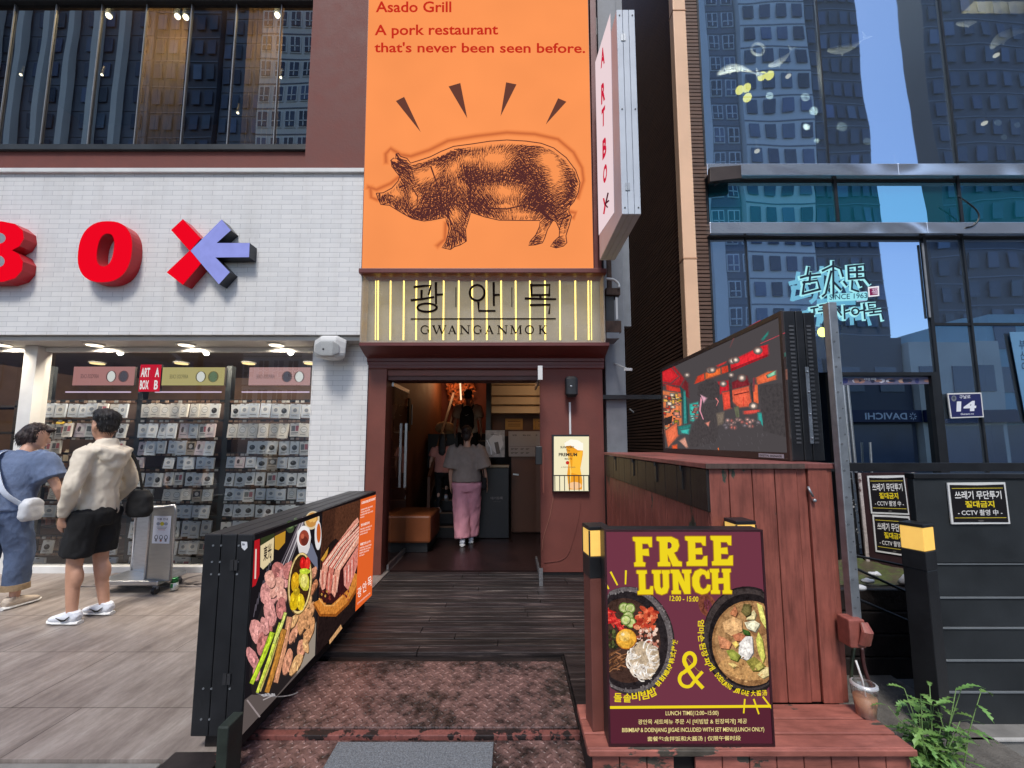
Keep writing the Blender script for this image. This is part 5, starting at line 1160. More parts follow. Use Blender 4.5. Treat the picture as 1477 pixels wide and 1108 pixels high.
xb = UX(1328, 830, 2.26)
bollard(xb, 2.26, .0, UZ(1322, 756, 2.21), .10, 22, 'black bollard lamp glowing amber beside the black gate', m_black)
# free lunch poster box
YPo = 1.91; pm2 = crop(860, 750, 3.259, Y=YPo)
fx0, fx1 = UX(871, 765, YPo), UX(1117, 1072, YPo); fz1 = UZ(980, 764, YPo); fz0 = ZL + .001
fl = thing('poster_board', 'maroon free lunch light box poster standing on the worn step', 'sign', ((fx0 + fx1) / 2, YPo, ZL))
MB().box(fx0, fx1, YPo + .003, YPo + .085, fz0, fz1).build('board_box', m_black, fl, bevel=.004)
g = MB(); e = .009; g.box(fx0, fx0 + e, YPo - .006, YPo + .002, fz0, fz1); g.box(fx1 - e, fx1, YPo - .006, YPo + .002, fz0, fz1); g.box(fx0 + e, fx1 - e, YPo - .006, YPo + .002, fz1 - e, fz1); g.box(fx0 + e, fx1 - e, YPo - .006, YPo + .002, fz0, fz0 + e); g.build('frame_trim', M('maroon_trim', S(58, 28, 34), .4, .15, 6), fl)
q = Print(lambda a, b: pm2(a, b), (0, -1, 0), 8e-6)
def invp(x, z):
    c, s_ = math.cos(PITCH), math.sin(PITCH); d = Vector((x, YPo, z - CAMZ)); fw = d.y * c + d.z * s_; upv = -d.y * s_ + d.z * c
    return ((W0 / 2 + FPX * d.x / fw - 860) * 3.259, (CY - FPX * upv / fw - 750) * 3.259)
A_, B_, C_, D_ = invp(fx0 + e, fz1 - e), invp(fx1 - e, fz1 - e), invp(fx1 - e, fz0 + e), invp(fx0 + e, fz0 + e)
q.poly([A_, B_, C_, D_], (112, 54, 70))
def lerp(a, b, t): return (a[0] + (b[0] - a[0]) * t, a[1] + (b[1] - a[1]) * t)
tL = (882 - A_[1]) / (D_[1] - A_[1]); tR = (876 - B_[1]) / (C_[1] - B_[1]); e1, e2 = lerp(A_, D_, tL), lerp(B_, C_, tR)
q.poly([e1, e2, C_, D_], (88, 38, 52))
yl = (242, 216, 34)
LET = {'F': [(0, 0), (1, 0), (.98, .34), (.86, .34), (.78, .22), (.48, .22), (.48, .42), (.80, .40), (.82, .64), (.48, .62), (.48, .84), (.62, .88), (.60, 1), (.04, 1), (.04, .88), (.14, .84), (.14, .16), (.02, .12)],
       'E': [(0, 0), (.96, 0), (.94, .32), (.82, .3), (.74, .2), (.46, .2), (.46, .41), (.76, .39), (.78, .61), (.46, .6), (.46, .8), (.76, .8), (.86, .68), (1, .66), (1, 1), (.04, 1), (.04, .88), (.14, .84), (.14, .16), (.02, .12)],
       'L': [(0, 0), (.66, .0), (.66, .12), (.54, .16), (.54, .80), (.8, .80), (.88, .66), (1.04, .66), (1.02, 1), (.02, 1), (.02, .88), (.14, .84), (.14, .16), (0, .12)],
       'U': [(0, 0), (.5, 0), (.5, .12), (.42, .16), (.42, .68), (.50, .78), (.60, .68), (.60, .16), (.54, .12), (.54, 0), (1, 0), (1, .12), (.92, .16), (.92, .70), (.80, .94), (.50, 1.02), (.22, .95), (.10, .72), (.10, .16), (0, .12)],
       'N': [(0, 0), (.40, 0), (.66, .50), (.66, .16), (.56, .12), (.56, 0), (1, 0), (1, .12), (.92, .16), (.92, 1), (.64, 1), (.36, .46), (.36, .84), (.46, .88), (.46, 1), (.02, 1), (.02, .88), (.10, .84), (.10, .16), (0, .12)],
       'C': [(.98, .05), (.96, .38), (.80, .38), (.72, .22), (.58, .19), (.44, .3), (.40, .5), (.45, .72), (.6, .82), (.76, .76), (.84, .62), (1, .64), (.98, .84), (.8, .97), (.52, 1.02), (.2, .92), (.04, .66), (.04, .34), (.2, .08), (.5, -.02), (.74, .04), (.84, .1), (.88, .04)],
       'H': [(0, 0), (.44, 0), (.44, .12), (.38, .16), (.38, .38), (.64, .37), (.64, .16), (.58, .12), (.58, 0), (1, 0), (1, .12), (.93, .16), (.93, .84), (1.02, .88), (1.02, 1), (.58, 1), (.58, .88), (.65, .84), (.65, .58), (.38, .59), (.38, .84), (.45, .88), (.45, 1), (.02, 1), (.02, .88), (.10, .84), (.10, .16), (0, .12)],
       'R': [(0, 0), (.62, 0), (.88, .1), (.93, .3), (.84, .48), (.70, .54), (.88, .82), (1.02, .86), (1.02, 1), (.64, 1), (.44, .58), (.44, .84), (.54, .88), (.54, 1), (.02, 1), (.02, .88), (.12, .84), (.12, .16), (0, .12)]}
def big(ch, x0, y0, x1, y1):
    P = [(x0 + a * (x1 - x0) + 4 * (b - .5), y0 + b * (y1 - y0)) for a, b in LET[ch]]
    q.stroke(P + P[:1], 9, (170, 122, 30)); q.poly(P, yl)
    if ch == 'R': q.poly([(x0 + a * (x1 - x0), y0 + b * (y1 - y0)) for a, b in ((.44, .18), (.54, .18), (.61, .24), (.61, .34), (.54, .4), (.44, .4))], (112, 54, 70))
# bowls first, then lettering over them
cl = lambda pts: pts
def clipL(pts):   # keep inside the printed sheet
    o = []
    for x, y in pts:
        t = (y - A_[1]) / (D_[1] - A_[1]); xl = A_[0] + (D_[0] - A_[0]) * t; xr_ = B_[0] + (C_[0] - B_[0]) * t; o.append((min(max(x, xl + 1), xr_ - 1), y))
    return o
def cel(cx, cy, rx, ry, col, rot=0, n=28, jit=0, seed=0):
    pts = []; c, s_ = math.cos(R(rot)), math.sin(R(rot))
    for i in range(n):
        t = 2 * math.pi * i / n; r = 1 + (jit * noise.noise(Vector((math.cos(t) * 1.4 + seed * 7.1, math.sin(t) * 1.4, seed * 3.3))) if jit else 0); x, y = rx * r * math.cos(t), ry * r * math.sin(t); pts.append((cx + x * c - y * s_, cy + x * s_ + y * c))
    q.poly(clipL(pts), col)
def cst(pts, w, col, w1=None): q.stroke(clipL(pts), w, col, w1)
q.tex = 1
cel(160, 568, 208, 256, (52, 46, 48), -8, 40); cel(157, 564, 203, 250, (104, 98, 100), -8, 40); cel(150, 566, 186, 232, (42, 37, 40), -8, 40)
for k in range(150):
    a = rr.uniform(0, 6.28); r = rr.uniform(.92, 1.0); x, y = 157 + 200 * r * math.cos(a), 564 + 246 * r * math.sin(a); cel(x, y, rr.uniform(2, 6), rr.uniform(2, 7), rr.choice([(70, 64, 68), (140, 134, 134), (88, 82, 84), (120, 114, 116)]), n=7)
cel(140, 566, 160, 200, (70, 50, 44), -8, 34)
for k in range(30): x = rr.uniform(52, 130); y = 410 + (x - 52) * .7; cst([(x - 20, y + rr.uniform(-6, 60)), (x + 20, y + rr.uniform(10, 90))], 8, rr.choice([(216, 62, 54), (236, 92, 78), (190, 40, 42)]), 4)
for x, y in ((130, 412), (158, 415), (150, 452), (162, 482), (138, 470)): cel(x, y, 25, 24, (112, 140, 62), rr.uniform(0, 90)); cel(x, y, 20, 19, (206, 216, 150)); cel(x, y, 10, 9, (180, 198, 116))
for k in range(46): x, y = rr.uniform(186, 280), rr.uniform(415, 520); cel(x, y, rr.uniform(9, 20), rr.uniform(6, 13), rr.choice([(206, 84, 56), (228, 120, 84), (180, 60, 44), (236, 150, 110)]), rr.uniform(0, 180), 9, .4, k)
for k in range(56): x, y = rr.uniform(196, 292), rr.uniform(510, 600); cel(x, y, rr.uniform(5, 12), rr.uniform(4, 9), rr.choice([(190, 120, 100), (222, 180, 160), (160, 84, 66), (236, 206, 190)]), rr.uniform(0, 180), 8, .4, k)
for k in range(36): x, y = rr.uniform(56, 96), rr.uniform(520, 600); cel(x, y, rr.uniform(6, 12), rr.uniform(4, 8), rr.choice([(60, 66, 40), (96, 104, 60), (40, 44, 30)]), rr.uniform(0, 180), 8, .4, k)
for k in range(34): x, y = rr.uniform(58, 130), rr.uniform(615, 720); cst([(x - 12, y), (x + 8, y - 14), (x + 34, y + rr.uniform(-24, 6))], 7, rr.choice([(122, 82, 54), (90, 58, 40), (160, 112, 78), (70, 46, 36)]), 4)
cel(222, 660, 72, 86, (196, 176, 150), 0, 24, .2, 4)
for k in range(40): a = rr.uniform(0, 6.28); x, y = 222 + 50 * math.cos(a), 655 + 62 * math.sin(a); cst(arc(x, y, rr.uniform(14, 34), rr.uniform(14, 40), rr.uniform(0, 180), rr.uniform(200, 330), 7), 6, rr.choice([(246, 240, 232), (226, 214, 200), (255, 252, 248)]), 5)
cel(140, 558, 49, 48, (196, 120, 40)); cel(139, 556, 46, 45, (236, 176, 64)); cel(132, 545, 26, 24, (246, 202, 104)); cel(124, 536, 8, 7, (255, 236, 190))
# stew pot
q.ell(520, 400, 40, 58, (128, 72, 56), -20, 24); q.ell(524, 402, 18, 32, (112, 54, 70), -20, 18)
for k in range(10): q.stroke([(488 + 6 * k, 378 + rr.uniform(-20, 60)), (494 + 6 * k, 392 + rr.uniform(-20, 60))], 4, (96, 50, 42))
cel(712, 562, 215, 252, (40, 35, 37), -6, 44); cel(708, 560, 206, 240, (66, 58, 58), -6, 44); cel(716, 566, 190, 222, (36, 31, 33), -6, 44); cel(722, 578, 180, 200, (158, 116, 76), -6, 40); cel(724, 570, 168, 184, (178, 136, 92), -6, 40)
cel(690, 690, 110, 60, (198, 152, 98), 12, 24, .2, 3); cel(760, 480, 60, 60, (150, 108, 72), 0, 20, .3, 6)
def chunk(pts, c): q.poly(clipL([(a + 5, b + 6) for a, b in pts]), tuple(int(v * .5) for v in c)); q.poly(clipL(pts), c); m = (sum(p[0] for p in pts) / len(pts), sum(p[1] for p in pts) / len(pts)); q.poly(clipL([lerp(m, p, .6) for p in pts]), tuple(min(255, int(v * 1.08 + 6)) for v in c))
chunk([(592, 480), (640, 455), (680, 470), (684, 520), (634, 544), (600, 524)], (222, 176, 124)); chunk([(624, 440), (650, 400), (662, 432), (652, 452)], (200, 130, 90)); chunk([(568, 540), (600, 552), (634, 576), (622, 604), (580, 600)], (206, 138, 100)); chunk([(636, 540), (670, 528), (708, 545), (690, 570), (652, 566)], (186, 116, 84))
chunk([(666, 640), (668, 580), (700, 545), (730, 545), (735, 620), (710, 660)], (232, 228, 224)); chunk([(694, 480), (740, 470), (766, 486), (744, 524), (706, 508)], (234, 230, 200)); chunk([(700, 466), (738, 420), (748, 440), (740, 466)], (222, 210, 160)); chunk([(678, 430), (690, 392), (724, 395), (722, 440), (700, 452)], (110, 100, 60))
chunk([(752, 388), (776, 400), (800, 470), (796, 510), (770, 470)], (222, 218, 120)); chunk([(748, 560), (760, 524), (778, 560), (790, 640), (780, 670), (758, 620)], (206, 206, 100)); chunk([(608, 612), (640, 606), (676, 634), (660, 662), (626, 650)], (150, 158, 70)); chunk([(636, 575), (655, 567), (668, 584), (652, 600)], (238, 206, 110)); chunk([(616, 672), (640, 668), (666, 686), (640, 692)], (232, 204, 130)); chunk([(700, 660), (740, 640), (790, 680), (786, 706), (730, 706)], (140, 132, 62)); chunk([(754, 724), (790, 690), (812, 690), (812, 728), (780, 742)], (226, 208, 150)); chunk([(684, 510), (716, 520), (720, 540), (690, 536)], (60, 92, 40))
chunk([(740, 686), (770, 664), (784, 690), (760, 704)], (196, 186, 96))
for k in range(24): x, y = rr.uniform(580, 790), rr.uniform(640, 760); cel(x, y, rr.uniform(3, 8), rr.uniform(2, 5), rr.choice([(214, 170, 116), (150, 106, 66)]), n=8)
q.tex = 0
for ch, *bx4 in (('F', 172, 80, 262, 217), ('R', 284, 79, 396, 216), ('E', 417, 77, 518, 214), ('E', 536, 75, 638, 212), ('L', 190, 236, 262, 348), ('U', 262, 235, 346, 348), ('N', 349, 233, 446, 346), ('C', 446, 231, 534, 346), ('H', 533, 229, 631, 345)): big(ch, *bx4)
q.text('12:00 - 15:00', (343, 379), (134, 4), (1, -25), yl, .015)
for p0, p1 in (((68, 246), (97, 302)), ((138, 240), (136, 298)), ((48, 306), (56, 320))): q.stroke([p0, p1], 9, yl, 7, True)
# ampersand
q.stroke([(492, 716), (470, 700), (430, 652), (412, 640), (408, 652), (420, 690), (440, 690)], 1, yl)
q.stroke(arc(437, 655, 26, 32, 150, 400, 14) + [(440, 690), (408, 715)] + arc(425, 745, 36, 36, 230, 60, 14) + [(470, 740), (492, 716)], 19, yl, 15, True); q.stroke([(414, 668), (432, 705), (462, 748), (494, 782)], 19, yl, 17, True)
def along(txt, pts, h, bold=.01):
    L = [0]
    for a, b in zip(pts, pts[1:]): L.append(L[-1] + math.hypot(b[0] - a[0], b[1] - a[1]))
    n = len(txt); adv = L[-1] / n
    for i, ch in enumerate(txt):
        if ch == ' ': continue
        d = adv * (i + .06)
        for k in range(len(pts) - 1):
            if L[k] <= d <= L[k + 1]: break
        t = (d - L[k]) / max(L[k + 1] - L[k], 1e-6); p = lerp(pts[k], pts[k + 1], t); dx, dy = pts[k + 1][0] - pts[k][0], pts[k + 1][1] - pts[k][1]; l = math.hypot(dx, dy); dx, dy = dx / l, dy / l
        w = adv * (.86 if ch not in 'I-' else .4); q.text(ch, p, (dx * w, dy * w), (dy * h, -dx * h), yl, bold)
along('돌솥비빔밥', [(78, 852), (130, 854), (200, 846), (250, 836), (292, 815)], 42, .02); along('BIBIMBAP', [(292, 782), (330, 735), (360, 682)], 24, .03); along('韩式拌饭', [(362, 676), (374, 620), (384, 560)], 27, .02)
along('엄마손된장찌개', [(476, 464), (474, 540), (484, 600), (502, 660), (535, 712)], 30, .02)
along('DOENJANG JJIGAE', [(552, 728), (590, 772), (640, 806), (712, 826)], 24, .03); along('大酱汤', [(722, 826), (802, 822)], 27, .02)
q.stroke([(e1[0], e1[1] - 4), (e2[0], e2[1] - 4)], 13, yl)
for p0, p1 in (((695, 842), (690, 902)), ((738, 842), (760, 906)), ((782, 830), (824, 886))): q.stroke([p0, p1], 8, yl, 7, True)
cr = (244, 226, 150)
q.text('LUNCH TIME(12:00~15:00)', (324, 921), (248, -2), (0, -26), cr, .008); q.text('광안목 세트메뉴 주문 시 [비빔밥 & 된장찌개] 제공', (195, 961), (510, -4), (0, -27), cr, .006); q.text('BIBIMBAP & DOENJANG JJIGAE INCLUDED WITH SET MENU(LUNCH ONLY)', (120, 1000), (666, -4), (0, -26), cr, .008); q.text('套餐包含拌饭和大酱汤 | 仅限午餐时段', (238, 1040), (438, -4), (0, -26), cr, .006)
q.build('poster_face', GLOW('lunch_poster', .97, tex=True), fl)
# takeaway cup
cupx, cupy = U(1247, 1030, Z=ZL).x, U(1247, 1030, Z=ZL).y - .01
cu_ = thing('takeaway_cup', 'clear plastic takeaway cup of iced coffee standing on the step', 'cup', (cupx, cupy, ZL))
cp = MB(); cp.smooth = True; cp.loft([((cupx, cupy, ZL + .001), .040, .040), ((cupx, cupy, ZL + .125), .053, .053), ((cupx, cupy, ZL + .13), .056, .056), ((cupx, cupy, ZL + .137), .054, .054)], 24, caps=False); cp.build('cup_wall', GLASS('clear_plastic', (.95, .95, .95, 1), (1, 1, 1, 1), .12, 0, 1, .2, film=.07, filmc=(.85, .85, .85, 1)), cu_)
cp = MB(); cp.smooth = True; cp.loft([((cupx, cupy, ZL + .003), .0385, .0385), ((cupx, cupy, ZL + .086), .0476, .0476)], 24); cp.build('coffee', M('iced_coffee', S(180, 132, 98), .5, .06, 20), cu_)
cp = MB(); cp.smooth = True; cp.loft([((cupx, cupy, ZL + .1375), .055, .055), ((cupx, cupy, ZL + .146), .054, .054), ((cupx, cupy, ZL + .150), .044, .044)], 24, caps=False); cp.build('lid', GLASS('clear_lid', (.95, .95, .95, 1), (1, 1, 1, 1), .2, 0, 1, .3, film=.5, filmc=(.85, .86, .88, 1)), cu_)
MB().tube([(cupx + .01, cupy, ZL + .03), (cupx - .006, cupy, ZL + .16), (cupx - .03, cupy, ZL + .25)], .0045).build('straw', m_white, cu_)
# ---------------------------------------------------------------- black gate, planter, bill panels
YG = 2.30
gx0 = UX(1318, 700, YG); gx1 = 4.2
gz1 = UZ(1400, 683, YG)
gate = thing('board_fence', 'black horizontal board fence with a notice right of the amber bollard', 'fence', (gx0 + .6, YG, .06))
zs = [UZ(1420, v, YG) for v in (814, 863, 907, 954, 1000, 1050)]
MB().box(gx0, gx1, YG, YG + .04, zs[0] + .006, gz1 - .03).build('top_board', m_blk2, gate, bevel=.004)
for a, b in zip(zs, zs[1:]): MB().box(gx0 + .02, gx1, YG + .012, YG + .04, b + .004, a - .004).build('board', m_blk2, gate, bevel=.005)
tr = MB()
for z in zs: tr.box(gx0 + .02, gx1, YG + .004, YG + .03, z - .0035, z + .0035)
tr.build('joint_strip', M('joint_grey', S(112, 118, 122), .5, .1, 6), gate)
MB().box(gx0 - .002, gx1, YG - .01, YG + .05, gz1 - .029, gz1).build('top_rail', m_black, gate, bevel=.004)
ca = MB(); ca.box(1.95, 4.4, 2.20, 2.34, -.2, .02); ca.box(1.78, 4.4, 2.04, 2.20, -.2, -.06); ca.build('kerb_stone', m_conc, kind='structure', bevel=.008)
struct('kerb_edge', MB().box(2.25, 4.4, 2.185, 2.20, .0205, .03), M('pale_kerb_edge', S(188, 186, 182), .8, .15, 8))
def bill(label, cpts, Y, cfn, back=None):
    pts = [cfn(*p) for p in cpts]
    t = thing('notice_board', label, 'notice', pts[3], 'black no dumping notices')
    MB().prism([p + Vector((0, .0012, 0)) for p in pts], (0, .006, 0)).build('board_plate', m_white, t)
    (ax, ay), (bx2, by2), (cx2, cy2), (dx2, dy2) = cpts
    def mp(u, v):
        x = (ax + (bx2 - ax) * u) * (1 - v) + (dx2 + (cx2 - dx2) * u) * v; y_ = (ay + (by2 - ay) * u) * (1 - v) + (dy2 + (cy2 - dy2) * u) * v; return cfn(x, y_)
    q = Print(mp, (0, -1, 0)); k = rr.uniform
    q.poly([(.03 + k(0, .02), .05), (.5, .04 + k(0, .03)), (.965, .05), (.97, .5), (.965, .955), (.5, .95), (.035, .95)], (26, 22, 24))
    q.rect(.06, .13, .94, .145, (200, 180, 60)); q.rect(.06, .84, .94, .855, (200, 180, 60))
    q.text('쓰레기 무단투기', (.10, .40), (.80, 0), (0, -.2), (232, 230, 226), .02); q.text('절대금지', (.26, .60), (.5, 0), (0, -.16), (232, 206, 40), .03); q.text('- CCTV 촬영 中 -', (.12, .79), (.76, 0), (0, -.14), (232, 230, 226), .01); q.ell(.5, .92, .05, .02, (90, 86, 84))
    q.build('print', m_print, t)
cg = crop(860, 420, 2.394, Y=YG - .012)
bill('black no dumping notice with a torn white border on the top board of the fence', [(1213, 662), (1413, 660), (1431, 804), (1228, 805)], YG, cg)
YK = 3.35; ck = crop(860, 420, 2.394, Y=YK)
hp = thing('hoarding_panel', 'dark maroon hoarding panel with two notices behind the amber bollard', 'panel', ck(1000, 900))
MB().prism([ck(902, 628), ck(1110, 626), ck(1130, 960), (ck(938, 985))], (0, .03, 0)).build('panel_sheet', M('dark_maroon_sheet', S(52, 34, 36), .4, .15, 4), hp)
for pts in ([(900, 628), (910, 628), (946, 985), (934, 985)], [(1086, 626), (1094, 626), (1116, 850), (1106, 850)]): MB().prism([ck(*p) + Vector((0, -.012, 0)) for p in pts], (0, .011, 0)).build('edge_strip', PEEL('chipped_white_strip', S(200, 190, 186), S(90, 60, 60), .6, 12), hp)
ck2 = crop(860, 420, 2.394, Y=YK - .012)
bill('upper of the two black notices on the maroon hoarding', [(936, 638), (1064, 636), (1082, 773), (950, 768)], YK, ck2)
bill('lower of the two black notices on the maroon hoarding, half hidden by the bollard', [(954, 772), (1082, 778), (1096, 920), (966, 900)], YK, ck2)
# perforated dark mesh screen
ms_ = thing('mesh_screen', 'black perforated metal screen between the steel post and the hoarding', 'screen', (2.6, 3.5, .5))
pts = [ck(850, 612), ck(900, 628), ck(936, 985), ck(860, 960)]
MB().prism([p + Vector((0, .05, 0)) for p in pts], (0, .02, 0)).build('mesh_sheet', m_black, ms_)
q = Print(crop(860, 420, 2.394, Y=YK + .05), (0, -1, 0))
for k in range(60):
    x, y = rr.uniform(872, 915), rr.uniform(640, 900)
    if x < 905 + (y - 640) * .1: q.ell(x, y, rr.uniform(1.5, 4), rr.uniform(1.5, 4), rr.choice([(120, 124, 128), (70, 74, 78), (170, 172, 174)]), n=8)
q.build('perforation', m_print, ms_, kind='stuff')
MB().box(1.72, 4.4, 3.42, 3.46, UZ(1300, 680, 3.42), UZ(1300, 668, 3.42)).build('top_rail', m_black, ms_)
plz = .57
pn_ = thing('stone_planter', 'dark stone planter with mossy soil behind the steel post', 'planter', (2.3, 2.9, 0))
pw_ = MB()
for k in range(4): pw_.box(1.76, 2.85, 2.74 + rnd.uniform(0, .012), 2.84, k * .14 + .003, (k + 1) * .14 - .003)
pw_.build('front_wall', M('wet_dark_stone', S(48, 42, 40), .4, .5, 6, bmp=.5), pn_, bevel=.01)
sl = MB(); nn_ = 14; g0 = len(sl.v)
for i in range(nn_):
    for j in range(8): x, y = 1.74 + 1.16 * i / (nn_ - 1), 2.80 + .6 * j / 7; sl.v.append(Vector((x, y, plz - .01 + .03 * noise.noise(Vector((x * 6, y * 6, 0))))))
for i in range(nn_ - 1):
    for j in range(7): sl.f.append([i * 8 + j, (i + 1) * 8 + j, (i + 1) * 8 + j + 1, i * 8 + j + 1]); sl.m.append(0); sl.c.append((1, 1, 1, 1)); sl.sm.append(True)
sl.build('mossy_soil', PEEL('mossy_soil', S(92, 84, 62), S(84, 92, 48), .5, 9), pn_)
for i, (px, py) in enumerate(((1262, 828), (1252, 838), (1310, 838), (1240, 848))):
    p = U(px, py, Z=plz + .02); b = MB(); b.ball((0, 0, 0), .045 + .02 * (i == 2), .03, .028 + .05 * (i == 2), 9, 7)
    o = b.build('tissue_scrap', M('white_tissue', S(214, 216, 220), .8, .1, 9), label='crumpled white tissue on the mossy soil, %s' % ('nearest the middle', 'left of the middle one', 'tall one beside the bollard', 'leftmost near the steel post')[i], cat='litter', group='litter on the planter')
    for v in o.data.vertices: v.co *= 1 + .55 * noise.noise(v.co * 60 + Vector((i, 0, 0)))
    o.location = p; o.scale = (.9, .8, .55)
for i, (a, b) in enumerate((((1228, 800), (1312, 818)), ((1230, 818), (1316, 858)), ((1232, 862), (1320, 900)))):
    MB().cyl(U(*a, Y=2.72 - .02 * i), U(*b, Y=2.66 - .02 * i), .008).build('iron_rod', m_black, label='thin black iron rod sloping across the planter, %s' % ('topmost', 'middle one', 'lowest')[i], cat='rod', group='rods across the planter')
struct('dirt', MB().box(1.70, 2.4, 2.0, 2.76, -.2, .03), M('gravelly_dirt', S(96, 92, 86), .9, .35, 12, bmp=.6))

# weed
wx, wy = U(1338, 1062, Y=2.0).x, 2.0
wd = thing('weed_plant', 'leafy green weed with jagged leaves growing at the end of the wooden step', 'plant', (wx, wy, -.06))
stm = MB(); lv = MB(); r3 = random.Random(11)
def leaf_blade(base, dirv, L, w, droop):
    d = Vector(dirv).normalized(); side = d.cross(Vector((0, 0, 1)))
    side = side.normalized() if side.length > .1 else Vector((1, 0, 0)); n = 9; k = r3.uniform(.72, 1.25); lv.col = (k * r3.uniform(.9, 1.1), k, k * .9, 1); pv = None
    tw = r3.uniform(-.5, .5); up = side.cross(d).normalized()
    for i in range(n + 1):
        t = i / n; c = base + d * (L * t) + Vector((0, 0, -droop * L * t * t)) ; lob = (1.0 if i % 2 else .38) * math.sin(math.pi * min(t * .9 + .12, 1)) ** .7
        s_ = (side * math.cos(tw) + up * math.sin(tw)) * (w * lob) + d * (w * .35 if i % 2 else 0) + up * (w * .15 * lob)
        q_ = (c - s_ + d * (w * .6 if i % 2 else 0), c, c + s_)
        if pv: lv.add([pv[0], pv[1], q_[1], q_[0]], [(0, 1, 2, 3)]); lv.add([pv[1], pv[2], q_[2], q_[1]], [(0, 1, 2, 3)])
        pv = q_
for k in range(24):
    a = r3.uniform(0, 6.28); H = r3.uniform(.12, .40); lean = r3.uniform(.04, .17); b0 = Vector((wx + r3.uniform(-.07, .11), wy + r3.uniform(-.04, .04), -.06))
    pts = [b0 + Vector((math.cos(a) * lean * t * t, math.sin(a) * lean * t * t * .7, H * t + .06 * t)) for t in (0, .3, .6, 1)]
    stm.tube(pts, [.0035, .003, .0025, .0015], 5)
    for j in range(9):
        t = .18 + .82 * j / 8; p = pts[0].lerp(pts[3], t); p = pts[min(int(t * 3), 2)].lerp(pts[min(int(t * 3), 2) + 1], t * 3 - min(int(t * 3), 2)); aa = a + j * 2.4 + r3.uniform(-.5, .5)
        leaf_blade(p, (math.cos(aa), math.sin(aa), r3.uniform(.15, .7)), r3.uniform(.06, .15) * (1.15 - .4 * t), r3.uniform(.011, .019), r3.uniform(.25, .7))
ml, nt_, N_, L_, p_ = newmat('weed_leaf'); a_ = N_.new('ShaderNodeVertexColor'); a_.layer_name = 'Col'
L_.new(mixc(nt_, 1.0, S(104, 142, 76), a_.outputs[0], 'MULTIPLY'), p_.inputs['Base Color']); p_.inputs['Roughness'].default_value = .5
p_.inputs['Transmission Weight'].default_value = 0
stm.build('stem', M('weed_stem', S(110, 140, 80), .6, .2, 9), wd); lv.build('foliage', ml, wd)

# ---------------------------------------------------------------- glass building on the right
YB = 6.0; GX = 3.0; GX1 = 11.0
gb = thing('glass_building', 'blue glass fronted building with timber slats on its side right of the alley', 'building', (6, 7, 0))
zb1 = (UZ(1250, 260.5, YB), UZ(1250, 244, YB)); zb2 = (UZ(1250, 343, YB), UZ(1250, 327, YB)); ZT = 12.0
mst = newmat('polished_band'); mst_m, nt_, N_, L_, p_ = mst
p_.inputs['Base Color'].default_value = (.85, .86, .88, 1); p_.inputs['Metallic'].default_value = .85; p_.inputs['Roughness'].default_value = .14
nn = nz(nt_, coords(nt_, (1, 1, 2)), 1.1, 0, .3); L_.new(bump(nt_, nn.outputs[0], 1.0, .06).outputs[0], p_.inputs['Normal'])
for (a, b) in (zb1, zb2):
    xs_ = [GX - .02, 5.9 + (a < 5.2) * .35, GX1]
    for x0, x1 in zip(xs_, xs_[1:]): MB().box(x0, x1 - .004, YB - .13, YB + .05, a, b).build('steel_band', mst_m, gb, bevel=.006)
def pane(x0, x1, z0, z1, m, nm='glass_pane', tilt=0.0):
    return MB().quad((x0, YB + tilt, z0), (x1, YB - tilt, z0), (x1, YB - tilt + .004, z1), (x0, YB + tilt + .004, z1)).build(nm, m, gb)
def mull(x, z0, z1, w=.03, m=None): MB().box(x - w / 2, x + w / 2, YB - .02, YB + .06, z0, z1).build('mullion', m or m_black, gb)
ux = [GX + .03, UX(1192, 200, YB), UX(1376, 200, YB), GX1]
for i, (a, b) in enumerate(zip(ux, ux[1:])): pane(a + .008, b - .008, zb1[1], ZT, m_tint, tilt=(.004, -.006, .008)[i])
for x in ux[1:3]: mull(x, zb1[1], ZT, .022)
mull(GX + .015, 0, ZT, .03)
tx = [GX + .03, UX(1206, 295, YB), UX(1384, 295, YB), GX1]
for a, b in zip(tx, tx[1:]): pane(a + .02, b - .02, zb2[1], zb1[0] - .03, m_teal)
for x in tx[1:3]: mull(x, zb2[1], zb1[0], .045)
MB().box(GX + .03, GX1, YB - .01, YB + .05, zb1[0] - .03, zb1[0] - .001).build('band_soffit', m_black, gb)
MB().box(GX + .03, GX1, YB - .01, YB + .05, zb2[0] - .03, zb2[0] - .001).build('band_soffit', m_black, gb)
zt_ = UZ(1400, 468, YB); lx = [GX + .03, UX(1078, 400, YB), UX(1339, 420, YB), UX(1395, 420, YB), GX1]
zd = UZ(1280, 543, YB)
pane(lx[0] + .01, lx[1] - .01, 0, zb2[0] - .03, m_tint, tilt=.003); pane(lx[1] + .01, lx[2] - .02, zd + .06, zb2[0] - .03, m_tint, tilt=-.004)
for i in (2, 3):
    pane(lx[i] + .02, lx[i + 1] - .015, zt_ + .02, zb2[0] - .03, m_tint, tilt=(-.004 if i == 2 else .004)); pane(lx[i] + .02, lx[i + 1] - .015, 0, zt_ - .02, m_tint, tilt=-.003)
mull(lx[1], 0, zb2[0], .02); mull(lx[2], 0, zb2[0], .05); mull(lx[3], 0, zb2[0], .03)
MB().box(lx[2] + .026, GX1, YB - .015, YB + .05, zt_ - .02, zt_ + .02).build('transom', m_black, gb)
MB().box(lx[2] - .06, lx[2] - .028, YB - .03, YB - .02, zt_ + .1, zb2[0] - .1).build('edge_strip', m_gsteel, gb)
